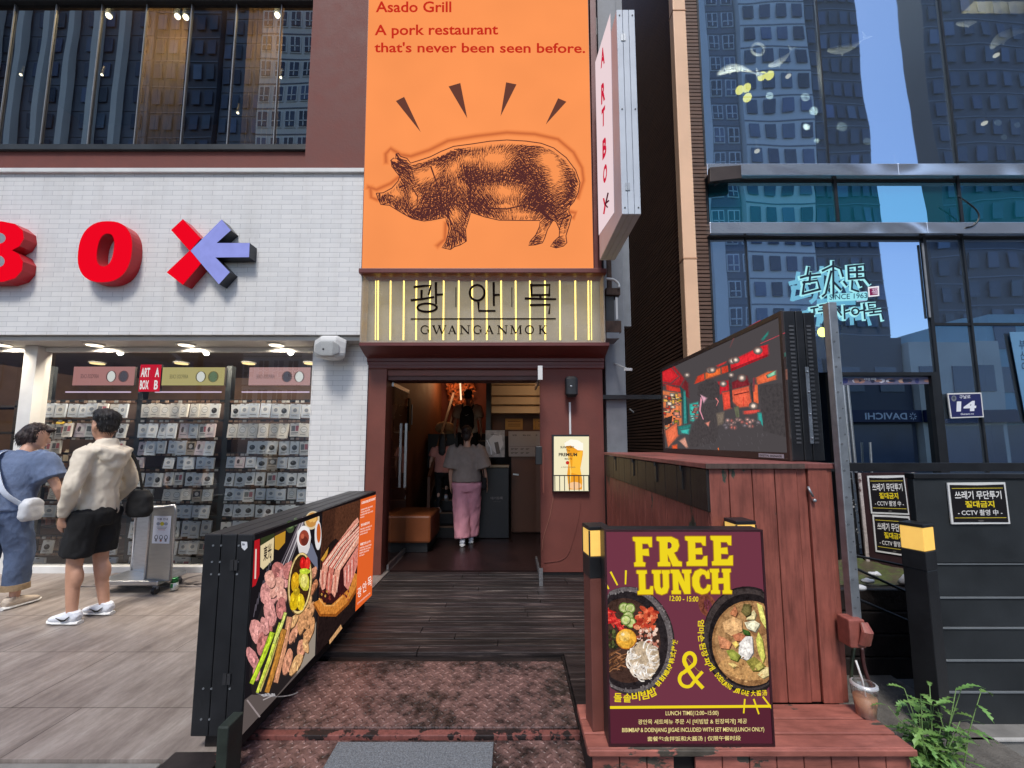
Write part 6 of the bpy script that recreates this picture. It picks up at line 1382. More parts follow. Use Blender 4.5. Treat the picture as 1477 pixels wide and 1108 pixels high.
# entrance door
dx0, dx1 = UX(1198, 600, YB), UX(1352, 600, YB)
df = MB(); df.box(dx0, dx1, YB - .08, YB + .05, zd, zd + .05); df.box(dx1 - .11, dx1, YB - .08, YB + .05, 0, zd); df.box(dx0, dx0 + .03, YB - .08, YB + .05, 0, zd)
df.build('door_frame', m_black, gb)
gd = MB().quad((dx0 + .03, YB - .02, 0), (dx1 - .11, YB - .02, 0), (dx1 - .11, YB - .02, zd), (dx0 + .03, YB - .02, zd)).build('entrance_door', m_doorg, gb)
for a, b, c, d in ((1216, 556, 1229, 668), (1222, 556, 1236, 668)): MB().cyl(U(a, b, Y=YB - .1), U(c, d + 30, Y=YB - .1), .022).build('pull_bar', m_steel, gd)
for px in (1221, 1255): MB().cyl(U(px, 638, Y=YB - .09), U(px + 3, 690, Y=YB - .09), .014).build('short_bar', m_steel, gd)
q = Print(crop(1180, 360, 3.259, Y=YB - .03), (0, -1, 0)); q.poly([(78, 604), (525, 598), (530, 632), (80, 638)], (112, 112, 140))
for k in range(26): q.ell(rr.uniform(90, 515), 617, rr.uniform(8, 22), rr.uniform(6, 13), rr.choice([(60, 66, 120), (214, 180, 160), (170, 130, 120), (210, 210, 224), (50, 54, 80)]), 0, 12, jit=.3, seed=k)
q.text('어묵', (215, 616), (60, 0), (0, -12), (240, 240, 244), .03); q.build('door_banner', PAPER('banner_print', .4, .4, .8), gb)
# interior, slats, side wall
ib = MB(); ib.box(GX + .02, GX1, 9.4, 9.5, 0, ZT); ib.box(GX + .02, GX1, YB + .06, 9.4, 5.0, 5.5); ib.box(GX + .02, GX1, YB + .06, 9.4, -.1, -.02); ib.box(GX1, GX1 + .1, YB, 9.5, 0, ZT); ib.box(GX + .02, GX1, YB + .1, 9.4, 9.4, 9.5); ib.box(GX + .03, GX1, YB + .08, YB + .1, 4.85, 5.6)
ib.build('interior', M('blue_grey_interior', S(44, 54, 70), .8, .3, .8), gb)
MB().box(UX(1396, 10, YB + .5), GX1, YB + .4, YB + .6, UZ(1420, 11, YB + .5), UZ(1420, -14, YB + .5)).build('pale_bulkhead', M('pale_bulkhead', S(222, 212, 186), .6, .06, 3), gb)
SX = 2.56; sl_ = MB(); sd_ = MB(); z = .02
while z < ZT:
    sl_.box(SX, SX + .028, YB + .03, 9.3, z, z + .040); sl_.box(SX + .03, GX - .005, YB - .02, YB + .012, z, z + .046); z += .062
sl_.build('timber_slats', m_slat, gb)
sd_.box(SX + .03, GX, YB + .02, 9.3, 0, ZT); sd_.build('slat_backing', m_slatd, gb)
MB().box(-.5, SX + .05, 9.32, 9.5, 0, ZT).build('alley_end_wall', M('dark_grey_cladding', S(50, 53, 60), .5, .15, 1.5), gb)
ae = MB(); ae.box(1.55, 1.62, 9.2, 9.31, 0, ZT); ae.box(1.0, 2.75, 9.25, 9.31, UZ(930, 470, 9.3), UZ(930, 467, 9.3)); ae.build('cladding_joint', m_black, gb)
# downpipe
dp = thing('downpipe', 'tall peach coloured square downpipe at the corner of the slatted wall', 'pipe', (SX, 5.9, 0))
z0 = 0
for z1 in (UZ(1000, 375, 5.86), UZ(970, 20, 5.86), ZT): MB().box(SX - .03, SX + .17, 5.8, 5.96, z0, z1 - .012).build('pipe_length', m_peach, dp, bevel=.012); z0 = z1
jn = MB()
for z1 in (UZ(1000, 375, 5.86), UZ(970, 20, 5.86)): jn.box(SX - .034, SX + .174, 5.795, 5.964, z1 - .011, z1 + .006)
jn.build('joint_collar', M('collar_peach', S(196, 150, 116), .6, .1, 4), dp)  # collar bands in a deeper peach than the pipe
# items in and on the glass front
def lamp_ball(px, py, r, label): 
    p = U(px, py, Y=7.2); t = thing('pendant_lamp', label, 'lamp', p, 'lit pendant lamps behind the glass')
    MB().ball(p, r, r, r, 14, 10).build('globe', m_yel, t); MB().cyl(p + Vector((0, 0, r * .8)), p + Vector((0, 0, r + .8)), .006).build('cord', m_black, t)
for px, py, lab in ((1099, 110, 'lit yellow pendant lamp behind the upper glass, left of the upper pair'), (1110, 109, 'lit yellow pendant lamp behind the upper glass, right of the upper pair'), (1067, 130, 'lit yellow pendant lamp behind the upper glass, leftmost of all'), (1077, 127, 'lit yellow pendant lamp behind the upper glass, middle of the lower three'), (1078, 141, 'lit yellow pendant lamp behind the upper glass, lowest of all')): lamp_ball(px, py, .075, lab)
for i, (px, py) in enumerate(((1184, 47), (1137, 110), (1092, 218), (1437, 80), (1420, 178), (1291, 240))):
    p = U(px, py, Y=7.6); t = thing('spot_lamp', 'small white spot lamp behind the upper glass, %s' % ('top middle', 'right of the yellow pendants', 'below the yellow pendants', 'near the large whale', 'lower right by the bright strip', 'low in the sky reflection')[i], 'lamp', p, 'spot lamps behind the upper glass')
    MB().ball(p, .05, .05, .035).build('bulb', m_warmhi, t); MB().cyl(p + Vector((0, 0, .03)), p + Vector((0, .02, .25)), .05, .03).build('lamp_body', m_black, t)
def whale(px, py, L, ang, label, bend=.25):
    c = U(px, py, Y=7.0); b = MB(); b.smooth = True; pts = []
    for k in range(11):
        t = k / 10; x = (t - .45) * L; w = L * .13 * (math.sin(math.pi * min(t * 1.05 + .06, 1)) ** .8) * (1 - .55 * t) + .006; zz = bend * L * (t - .4) ** 2 * 1.6
        pts.append(((math.cos(ang) * x - math.sin(ang) * zz, 0, math.sin(ang) * x + math.cos(ang) * zz), w * .6, w))
    b.loft([(Vector(p) + c, r1, r2) for p, r1, r2 in pts], 12, ref=(0, 1, 0))
    e = Vector(pts[-1][0]) + c; d = Vector((math.cos(ang + .8), 0, math.sin(ang + .8))); n = Vector((-d.z, 0, d.x))
    t = thing('whale_mobile', label, 'decoration', c, 'whale mobiles behind the upper glass')
    b.build('whale_body', m_wh, t); f = MB(); f.prism([e - d * .02, e + d * .16 * L + n * .14 * L, e + d * .09 * L, e + d * .16 * L - n * .14 * L], (0, .012, 0)); f.build('tail_fluke', m_wh, t)
    m_ = Vector(pts[3][0]) + c; f = MB(); f.prism([m_, m_ + Vector((.04, 0, -.16 * L)), m_ + Vector((.12 * L, 0, -.05 * L))], (0, .012, 0)); f.build('flipper', m_wh, t)
m_wh = M('whale_paper_plain', S(236, 240, 240), .7, .05, 4, bmp=0)
whale(1058, 98, .75, .15, 'pale whale mobile left of the yellow pendants', -.5); whale(1126, 88, .55, .55, 'small pale whale mobile diving above the yellow pendants'); whale(1220, 70, .75, .25, 'pale whale mobile behind the dark reflected tower'); whale(1452, 50, .9, .5, 'large pale whale mobile at the upper right', -.4); whale(1400, 32, .6, .25, 'pale whale mobile near the bright bulkhead')
rg = MB(); c = U(1093, 71, Y=7.0); rg.tube([c + Vector((math.cos(k * .2618), 0, math.sin(k * .2618))) * .12 for k in range(25)], .022); rg.build('ring_mobile', m_wh, label='pale ring mobile hanging above the yellow pendants', cat='decoration')
for i, (px, py, r) in enumerate(((1162, 140, .08), (1110, 138, .07), (1174, 160, .08), (1215, 183, .09), (1163, 183, .06), (1251, 204, .07), (1440, 177, .06), (1449, 198, .05), (1468, 180, .05), (1178, 203, .05))):
    c = U(px, py, Y=6.9); MB().loft([(c, r, r), (c + Vector((0, .01, 0)), r, r)], 20, ref=(1, 0, 0)).build('paper_disc', M('paper_disc', S(150, 170, 180), .7, .1, 3, bmp=0), label='round pale paper disc hanging behind the upper glass', cat='decoration', group='paper discs behind the upper glass')
cable('loose_cable', [(1262, 286), (1268, 294), (1284, 302), (1290, 312), (1288, 322), (1276, 327)], .012, m_black, 'black cable looping from the teal strip to the lower steel band', 5.9) if False else cable('loose_cable', [(1381, 283), (1395, 292), (1408, 303), (1412, 314), (1405, 325), (1394, 328)], .011, m_black, 'black cable looping out of the teal glass strip', 5.86)
lp = thing('flood_lamp', 'dark flat flood lamp fixed on the left end of the upper steel band', 'lamp', U(1047, 250, Y=5.8))
a, b = U(1024, 262, Y=5.78), U(1070, 238, Y=5.78); b_ = MB(); b_.prism([U(1024, 241, Y=5.78), U(1069, 238, Y=5.78), U(1070, 257, Y=5.78), U(1024, 262, Y=5.78)], (0, .07, 0)); b_.build('lamp_housing', M('dark_brown_lamp', S(58, 46, 42), .5, .2, 6), lp, bevel=.006); MB().bar(U(1045, 258, Y=5.83), U(1030, 268, Y=5.85), .02).build('bracket', m_black, lp)
for px, py in ((1090, 100), (1400, 90), (1180, 150)):  # unseen fill lights added to brighten the whale mobiles
    l = bpy.data.lights.new('mobile_fill', 'POINT'); l.energy = 60; l.color = (1, .93, .72); l.shadow_soft_size = .1
    lo = bpy.data.objects.new('mobile_fill', l); C.collection.objects.link(lo); lo.location = U(px, py, Y=6.5)
# house number plate
YN2 = YB - .05; hn = thing('number_plate', 'blue house number plate with the number 14 on the glass front', 'sign', U(1394, 603, Y=YN2))
ch = crop(1180, 360, 3.259, Y=YN2); c4 = [(608, 676), (768, 672), (780, 788), (624, 794)]
MB().prism([ch(*p) + Vector((0, .001, 0)) for p in c4], (0, .015, 0)).build('plate', m_white, hn)
q = Print(ch, (0, -1, 0)); q.poly([(614, 682), (763, 678), (774, 783), (629, 788)], (38, 42, 92)); w_ = (232, 234, 240); q.text('구날로', (664, 702), (52, -2), (0, -17), w_, .01); q.text('14', (650, 762), (92, -3), (2, -48), w_, .05); q.text('Gunam-ro', (670, 778), (62, -2), (0, -9), w_, .01); q.ell(638, 700, 12, 14, (120, 124, 130)); q.ell(638, 698, 7, 8, (70, 76, 90)); q.build('plate_face', m_print, hn)
# poster strip at right edge
bp = thing('poster_banner', 'pale blue hanging poster cut by the right edge of the photo', 'poster', U(1466, 600, Y=YB - .04))
cb = crop(1180, 360, 3.259, Y=YB - .04); MB().prism([cb(900, 388), cb(1100, 384), cb(1120, 900), cb(978, 800)], (0, .008, 0)).build('banner_sheet', M('poster_blue', S(98, 142, 178), .5, .1, 1), bp)
q = Print(lambda a, b: cb(a, b) + Vector((0, -.001, 0)), (0, -1, 0)); q.text('부', (944, 470), (28, 0), (0, -44), (40, 60, 90), .01); q.text('산', (950, 520), (28, 0), (0, -44), (40, 60, 90), .01); q.text('어', (956, 572), (26, 0), (0, -44), (40, 60, 90), .01); q.build('lettering', m_print, bp)
# glowing restaurant sign on the glass: strokes with pale cyan outline
YL2 = YB - .10; cs = crop(850, 0, 2.356, Y=YL2)
gs = thing('glowing_sign', 'glowing cyan outlined brush lettering sign on the glass front', 'sign', U(1215, 465, Y=YL2))
S_ = [[(742, 912), (738, 935)], [(716, 945), (735, 940), (780, 935)], [(748, 930), (745, 960)], [(728, 960), (722, 1000)], [(724, 962), (772, 955), (780, 985)], [(724, 1000), (780, 985)],
      [(825, 892), (826, 1010)], [(790, 922), (825, 905), (850, 915), (858, 940)], [(818, 925), (800, 1000), (790, 1008)], [(826, 960), (850, 985)],
      [(876, 910), (878, 950)], [(876, 908), (930, 902), (934, 945)], [(905, 905), (906, 948)], [(880, 928), (932, 926)], [(878, 950), (934, 946)], [(862, 960), (870, 970)], [(890, 958), (888, 985), (910, 992)], [(912, 958), (918, 972)], [(936, 950), (948, 965)]]
T_ = [[(835, 1050), (822, 1078)], [(838, 1052), (852, 1072)], [(862, 1042), (864, 1084)], [(866, 1062), (880, 1058)], arc(900, 1060, 12, 11, 0, 360, 12), [(914, 1058), (926, 1056)], [(928, 1036), (932, 1084)], [(944, 1034), (970, 1032), (972, 1048), (946, 1052), (944, 1034)], [(936, 1060), (985, 1054)], [(962, 1056), (962, 1064)], [(950, 1068), (988, 1064), (994, 1086)], [(818, 1034), (812, 1090)], [(780, 1040), (802, 1036)], [(776, 1060), (808, 1056)], [(750, 1050), (772, 1046)], [(760, 1050), (760, 1070)]]
q = Print(lambda a, b: cs(a, b), (0, -1, 0), 4e-5)
for s_ in S_ + T_: q.stroke(s_, 15 if s_ in S_ else 14, (168, 238, 246), cap=True)
q.poly([(808, 1000), (945, 992), (945, 1020), (808, 1026)], (150, 226, 240)); q.poly([(946, 976), (984, 972), (985, 1006), (948, 1010)], (236, 236, 244)); q.poly([(951, 981), (979, 977), (980, 1002), (953, 1005)], (128, 40, 84))
q.build('halo_tube', GLOW('cyan_glow', 1.0), gs)
q = Print(lambda a, b: cs(a, b) + Vector((0, -.02, 0)), (0, -1, 0), 4e-5)
for s_ in S_ + T_: q.stroke(s_, 7.5 if s_ in S_ else 6, (26, 42, 58), cap=True)
q.text('SINCE 1963', (812, 1021), (128, -6), (0, -18), (40, 76, 96), .01); q.text('福', (955, 1002), (22, -1), (0, -22), (226, 200, 220), .01); q.build('brush_letter', m_print, gs)
yb_ = U(1201, 474, Y=5.9); MB().ball(yb_, .075, .03, .075).build('round_lamp', m_yel, label='small yellow round lamp below the glowing sign', cat='lamp')
# alley details
MB().bar(U(868, 573, Y=4.9), U(956, 573, Y=4.9), .05).build('black_beam', m_black, label='black beam bridging the alley above the cabinet', cat='beam')
ar = thing('camera_arm', 'small white camera on an arm beside the grey steel column', 'camera', U(895, 528, Y=4.9)); MB().bar(U(886, 524, Y=4.94), U(905, 532, Y=4.7), .014).build('arm', m_white, ar); MB().bar(U(901, 533, Y=4.72), U(911, 533, Y=4.66), .03).build('camera_head', m_white, ar)
cable('alley_pipe', [(908, 590), (918, 600), (924, 618), (932, 632)], .018, m_gsteel, 'grey bent pipe deep in the dark alley', 8.6, 'pipe')
struct('alley_floor', MB().box(1.05, SX, 4.6, 9.3, -.2, -.01), m_conc)

# ---------------------------------------------------------------- across the street (seen in the glass)
m_tpale = M('tower_pale', S(226, 226, 226), .7, .06, .2); m_tdark = M('tower_dark', S(116, 124, 140), .6, .1, .2); m_tnavy = M('tower_navy', S(70, 74, 88), .5, .12, .2); m_win = M('tower_window', S(76, 90, 114), .15, .2, .3, bmp=0, attr=True); m_wfr = M('tower_frame', S(232, 236, 240), .5, .05, .3)
def tower(x0, x1, y, h, mat, cols, label, pil=None, depth=14, frames=True, ww=.62):
    t = thing('tower_block', label, 'building', ((x0 + x1) / 2, y, -.15)); MB().box(x0, x1, y - depth, y, -.15, h).build('wall', mat, t)
    w = MB(); f = MB(); sp = MB(); n = cols; dx = (x1 - x0) / n
    for i in range(n):
        z = 5.0
        while z < h - 3:
            a = x0 + dx * (i + .5 - ww / 2); b = x0 + dx * (i + .5 + ww / 2)
            if frames: f.box(a - .12, b + .12, y + .02, y + .10, z - .12, z + 1.75); f.box((a + b) / 2 - .05, (a + b) / 2 + .05, y + .19, y + .23, z, z + 1.6); f.box(a, b, y + .19, y + .23, z + .5, z + .6)
            k = rnd.choice((.7, .85, 1, 1, 1.1, 1.25, 1.9)); w.col = (k, k * rnd.uniform(.9, 1), k * rnd.uniform(.85, 1), 1); w.box(a, b, y + .11, y + .18, z, z + 1.6); sp.box(x0, x1, y + .003, y + .06, z - .9, z - .78) if i == 0 else None; z += 2.9
    w.build('window_grid', m_win, t, kind='stuff')
    if sp.v: sp.build('floor_band', m_tdark, t)
    if f.v: f.build('window_frame', m_wfr, t, kind='stuff')
    if pil:
        p = MB()
        for a, b in pil: p.box(a, b, y + .25, y + .9, -.15, h)
        p.build('pilaster', m_tpale, t)
    return t
tower(16.5, 24.8, -30, 66, m_tdark, 5, 'blue grey apartment tower with white framed windows across the street', [(20.0, 21.2)])
tower(24.9, 32.3, -29.2, 68, m_tpale, 4, 'pale apartment tower beside the blue grey one across the street', None, frames=False)
tower(32.4, 39.8, -29.6, 72, m_tnavy, 6, 'dark slab tower left of the sky gap across the street', None, frames=False, ww=.7)
tower(46.4, 62, -29, 62, m_tnavy, 8, 'dark tower right of the sky gap across the street', None, 2.2, frames=False, ww=.5)
tower(-26.6, -20.8, -30, 60, m_tpale, 4, 'pale tower with dark windows reflected in the upper left window')
tower(-31.3, -26.7, -31, 64, m_tdark, 4, 'narrow blue grey tower reflected in the upper left window', frames=False)
tt = tower(-38.2, -31.4, -30.4, 60, m_tnavy, 5, 'dark tower carrying a tall vertical sign across the street', frames=False)
q = Print(lambda a, b: Vector((-32.7 - a, -30.0, b)), (0, 1, 0), 2e-3); q.text('TEEIN:AVE', (0, 23), (0, -16), (1.35, 0), (214, 218, 224), .01); q.build('roof_sign', m_print, tt)
tower(-60, -38.3, -30.2, 66, m_tdark, 12, 'wide tower with pale vertical fins across the street', [(-60 + 2.7 * k, -59.4 + 2.7 * k) for k in range(8)], frames=False, ww=.5)
def shop(x0, x1, y, h, mat, label, fn=None):
    t = thing('low_shop', label, 'building', ((x0 + x1) / 2, y, -.15)); MB().box(x0, x1, y - 6, y, -.15, h).build('wall', mat, t); w = MB(); n = max(2, int((x1 - x0) / 2.2)); d = (x1 - x0) / n
    for i in range(n):
        for z in (4.7, ) if h < 9.5 else (4.7, 7.6): w.box(x0 + d * (i + .2), x0 + d * (i + .8), y + .01, y + .06, z, z + 1.7)
    w.box(x0 + .3, x1 - .3, y + .01, y + .05, .1, 2.6); w.build('window', m_win, t)
    a = MB(); a.box(x0, x1, y + .05, y + .5, 2.75, 3.5); a.build('fascia_board', M('fascia_blue', S(28, 38, 76), .5, .1, 1), t)
    if fn:
        q = Print(lambda u, v: Vector((x1 - u, y + .51, v)), (0, 1, 0), 1e-3); fn(q); q.build('lettering', m_print, t)
shop(20.4, 25.6, -14, 8.4, m_tnavy, 'dark optician shop with a blue fascia across the street', lambda q: (q.text('DAVICHI', (1.0, 2.9), (2.6, 0), (0, .42), (220, 226, 236), .02), [q.stroke([(.6 + .1 * math.cos(k), 3.1 + .1 * math.sin(k)), (.6 + .24 * math.cos(k), 3.1 + .24 * math.sin(k))], .05, (220, 226, 236)) for k in [j * .785 for j in range(8)]]))
shop(25.7, 31, -13.6, 8.0, M('shop_grey', S(214, 208, 196), .7, .1, .5), 'grey rendered low building across the street'); shop(31.1, 40, -14.2, 10, M('shop_teal', S(150, 186, 196), .6, .1, .5), 'blue green low building across the street'); shop(12, 20.3, -14.3, 7.0, m_tdark, 'grey low shop nearest the crossing across the street')
shop(-40, -24, -15, 7, m_tdark, 'long grey low shop across the street')
# ---------------------------------------------------------------- people
m_skin = M('skin', S(198, 150, 124), .5, .06, 20, bmp=.03); m_skin2 = M('skin_light', S(206, 160, 136), .5, .06, 20, bmp=.03)
m_hair = M('black_hair', S(26, 22, 22), .45, .4, 40, (1, 1, .3), .5); m_hair2 = M('dark_brown_hair', S(44, 30, 28), .45, .4, 40, (1, 1, .3), .5)
m_eye = M('eye_dark', S(24, 18, 16), .2, 0, 5, bmp=0); m_lip = M('lip', S(160, 92, 84), .5, .05, 5, bmp=0)
m_sole = M('shoe_sole', S(226, 226, 224), .6, .05, 10)
def seg(a, b, t): return Vector(a).lerp(Vector(b), t)
def chain(mb, pts, rad, n=12, sub=4, flat=1.0):
    P = [Vector(p) for p in pts]; rings = []
    for i in range(len(P) - 1):
        p0, p1, p2, p3 = P[max(i-1,0)], P[i], P[i+1], P[min(i+2,len(P)-1)]
        for k in range(sub):
            t = k / sub; c = .5 * ((2*p1) + (p2-p0)*t + (2*p0-5*p1+4*p2-p3)*t*t + (3*p1-p0-3*p2+p3)*t**3); r = rad[i] + (rad[i+1] - rad[i]) * t; rings.append((c, r, r * flat))
    rings.append((P[-1], rad[-1], rad[-1] * flat)); mb.loft(rings, n)
    return mb
def hand(mb, wrist, d, side, curl=.5):
    d = Vector(d).normalized(); a = Vector((side, 0, 0)); a = (a - d * a.dot(d)).normalized(); q = d.cross(a)
    # palm plane spanned by d and q; fingers fan across q
    mb.loft([(wrist, .022, .026), (wrist + d * .045, .016, .038), (wrist + d * .085, .013, .036)], 10, ref=a)
    for k, (o, L) in enumerate(((-.030, .062), (-.010, .074), (.011, .070), (.030, .055))):
        b = wrist + d * .082 + q * o; m_ = b + d * L * .5 - a * (.012 * curl); e = m_ + d * L * .45 - a * (.03 * curl); mb.loft([(b, .0085, .0085), (m_, .008, .008), (e, .0065, .0065)], 8, ref=a)
    b = wrist + d * .03 - q * .03; mb.loft([(b, .011, .011), (b + d * .03 - q * .022 - a * .008, .0095, .0095), (b + d * .058 - q * .026 - a * .016, .0075, .0075)], 8, ref=a)
def person(label, loc, rot, s=1.0, lean=0, yaw=0, nod=0, feet=((-.09, -.02), (.09, .05)), lift=(0, 0), elbows=None, wrists=None, top=None, bottom=None, shoes=None, hair=('short', None), skin=None, width=1.0, group=None, toe=(0, 0), vx=1.0):
    t = thing('person', label, 'person', (0, 0, 0), group); skin = skin or m_skin; HZ = .92
    le = R(lean)
    def T(p):
        p = Vector(p)
        if p.z > HZ and le: y, z = p.y, p.z - HZ; k = min(1, z / .15); a = -le * k; p = Vector((p.x, y * math.cos(a) - z * math.sin(a), HZ + y * math.sin(a) + z * math.cos(a)))
        return p
    hc = Vector((0, .01, 1.50))
    def H(p):
        p = (Vector(p) - hc) * 1.08; p = Matrix.Rotation(R(yaw), 3, 'Z') @ Matrix.Rotation(-R(nod), 3, 'X') @ p; return T(p + hc)
    sh = [Vector((-.185 * width, -.01, 1.40)), Vector((.185 * width, -.01, 1.40))]
    el = [Vector(e) for e in (elbows or ((-.26, -.04, 1.12), (.26, -.04, 1.12)))]; wr = [Vector(w) for w in (wrists or ((-.27, .05, .88), (.27, .05, .88)))]
    hip = [Vector((-.095 * width, 0, .90)), Vector((.095 * width, 0, .90))]; ank = [Vector((f[0], f[1], .085 + l)) for f, l in zip(feet, lift)]
    kn = [seg(h, a, .5) + Vector((0, .045 if l == 0 else .09, .01)) for h, a, l in zip(hip, ank, lift)]
    b = MB()
    b.loft([(H((0, .02, 1.525)), .040, .050), (H((0, .022, 1.55)), .058, .074), (H((0, .012, 1.60)), .070, .090), (H((0, .004, 1.655)), .075, .097), (H((0, -.002, 1.70)), .069, .089), (H((0, -.005, 1.735)), .047, .06), (H((0, -.005, 1.75)), .02, .025)], 18)
    b.ball(H((0, .103, 1.607)), .012, .014, .016); b.ball(H((0, .098, 1.63)), .009, .010, .02)
    for s_ in (-1, 1): b.ball(H((.074 * s_, -.006, 1.615)), .011, .020, .031)
    b.ball(H((0, .090, 1.572)), .022, .012, .010); b.ball(H((0, .078, 1.535)), .026, .022, .018)
    b.loft([(T((0, -.02, 1.40)), .066, .062), (T((0, -.01, 1.46)), .054, .056), (H((0, .0, 1.53)), .050, .054)], 14)
    b.loft([(T((0, 0, .84)), .13 * width, .09), (T((0, 0, .94)), .155 * width, .105), (T((0, 0, 1.06)), .135 * width, .095), (T((0, 0, 1.22)), .155 * width, .11), (T((0, -.01, 1.34)), .165 * width, .105), (T((0, -.015, 1.41)), .12 * width, .075), (T((0, -.015, 1.45)), .06, .06)], 20)
    for k in (0, 1):
        chain(b, [T(sh[k]), T(el[k]), T(wr[k])], [.048, .038, .026]); hand(b, T(wr[k]), T(wr[k]) - T(el[k]), -1 if k == 0 else 1)
        chain(b, [hip[k], kn[k], ank[k]], [.088, .055, .036]); b.ball(seg(kn[k], ank[k], .32) + Vector((0, -.02, 0)), .048, .052, .10)
        b.loft([(ank[k] + Vector((0, -.03, -.03)), .03, .03), (ank[k] + Vector((0, .06, -.045)), .03, .025), (ank[k] + Vector((0, .12, -.055)), .03, .02)], 10)
    b.fuse('body', skin, t, .0095 * vx, 5)
    for s_ in (-1, 1): MB().ball(H((.031 * s_, .088, 1.642)), .011, .007, .006).build('eye', m_eye, t)
    MB().ball(H((0, .100, 1.572)), .020, .005, .006).build('mouth', m_lip, t)
    hs, hm = hair; hm = hm or m_hair; g = MB()
    if hs in ('short', 'bob', 'bun', 'long'):
        g.ball(H((0, -.018, 1.688)), .083, .098, .078, 20, 14); g.ball(H((0, -.045, 1.645)), .079, .070, .075, 18, 12)
        if hs == 'short': g.ball(H((0, .015, 1.742)), .076, .085, .040, 16, 10); g.ball(H((0, -.03, 1.70)), .090, .092, .072, 18, 12)
        if hs == 'bob': g.ball(H((0, -.05, 1.60)), .086, .068, .085, 16, 10); g.ball(H((.062, -.01, 1.62)), .026, .05, .075); g.ball(H((-.062, -.01, 1.62)), .026, .05, .075); g.ball(H((0, .05, 1.715)), .07, .05, .03)
        if hs == 'bun': g.ball(H((0, -.11, 1.69)), .05, .045, .05); g.ball(H((0, -.06, 1.60)), .064, .05, .07)
        if hs == 'long': g.loft([(H((0, -.05, 1.66)), .085, .07), (T((0, -.095, 1.50)), .09, .05), (T((0, -.125, 1.34)), .085, .035), (T((0, -.12, 1.24)), .05, .02)], 16)
    h = g.fuse('hair', hm, t, .010 * vx, 2)
    hv = [(v.co.copy(), v.normal.copy()) for v in h.data.vertices]; sm = MB(); rh = random.Random(9)
    for k in range(420 if vx < 1.2 else 120):
        co, no = rh.choice(hv); d = (no * .35 + Vector((rh.uniform(-.5, .5), rh.uniform(-.6, .2), -1))); d = (d - no * (d.dot(no) * .75)).normalized(); s_ = d.cross(no).normalized() * rh.uniform(.002, .004); L_ = rh.uniform(.02, .045); b0 = co - no * .003
        sm.add([b0 - s_, b0 + s_, b0 + d * L_ * .6 + no * .007 + s_ * .6, b0 + d * L_ + no * rh.uniform(.004, .014), b0 + d * L_ * .6 + no * .007 - s_ * .6], [(0, 1, 2, 3, 4)])
    sm.build('hair_strands', hm, h)
    for v in h.data.vertices: v.co += v.normal * (.010 * noise.noise(Vector((v.co.x * 42, v.co.y * 42, v.co.z * 20))) + .004 * noise.noise(v.co * 110))
    # top
    tp = dict(hem=.86, loose=.02, sleeve='short', mat=m_white, folds=.008); tp.update(top or {}); L = tp['loose']; g = MB(); w = width; hm_ = tp['hem']
    g.loft([(T((0, 0, hm_)), .165 * w + L * 1.1, .115 + L * 1.1), (T((0, 0, hm_ + .1)), .165 * w + L, .115 + L), (T((0, 0, 1.10)), .148 * w + L, .105 + L), (T((0, -.005, 1.24)), .165 * w + L * .9, .118 + L * .8), (T((0, -.012, 1.345)), .18 * w + L * .7, .112 + L * .5), (T((0, -.016, 1.415)), .135 * w + L * .4, .085 + L * .2), (T((0, -.016, 1.452)), .072, .070)], 24)
    for k in (0, 1):
        a, e, wv = T(sh[k]), T(el[k]), T(wr[k]); inn = seg(a, T((0, 0, 1.36)), .35)
        if tp['sleeve'] == 'long': chain(g, [inn, a, seg(a, e, .5), e, seg(e, wv, .5), seg(e, wv, .97)], [.072 + L * .6, .066 + L * .6, .056 + L * .7, .05 + L * .7, .045 + L * .6, .036 + L * .3])
        else:
            f = tp.get('slen', .62); chain(g, [inn, a, seg(a, e, f * .55), seg(a, e, f)], [.074 + L * .6, .068 + L * .7, .062 + L * 1.1, .062 + L * 1.35])
    if tp.get('hood'):
        g.loft([(T((0, -.03, 1.42)), .10, .095), (T((0, -.035, 1.48)), .082, .085), (T((0, -.03, 1.525)), .068, .075)], 16)
        g.loft([(T((-.115, -.02, 1.45)), .03, .035), (T((-.11, -.10, 1.43)), .035, .05), (T((0, -.16, 1.395)), .04, .065), (T((.11, -.10, 1.43)), .035, .05), (T((.115, -.02, 1.45)), .03, .035)], 12, ref=(0, 0, 1)); g.ball(T((0, -.125, 1.385)), .125, .07, .085); g.ball(T((0, -.14, 1.33)), .08, .05, .08)
        for sx_ in (-1, 1): g.loft([(T((.10 * sx_, 0, 1.465)), .026, .03), (T((.05 * sx_, .075, 1.43)), .022, .026), (T((0, .10, 1.38)), .015, .018)], 8)
    if tp.get('collar'): g.loft([(T((0, -.012, 1.43)), .085, .08), (T((0, -.008, 1.475)), .068, .07)], 16)
    g.fuse('top', tp['mat'], t, .012 * vx, 3, tp['folds'], 9, (1, 1, .6))
    # trousers
    bt = dict(mat=m_black, hem=.12, r=(.115, .10, .09), loose=0, folds=.010, waist=.155); bt.update(bottom or {}); g = MB()
    g.loft([(Vector((0, 0, .80)), .165 * w + bt['loose'], .115 + bt['loose']), (Vector((0, -.012, .90)), .178 * w + bt['loose'], .128 + bt['loose']), (T((0, 0, .99)), bt['waist'] * w + .012, .112), (T((0, 0, 1.04)), bt['waist'] * w, .104)], 22)
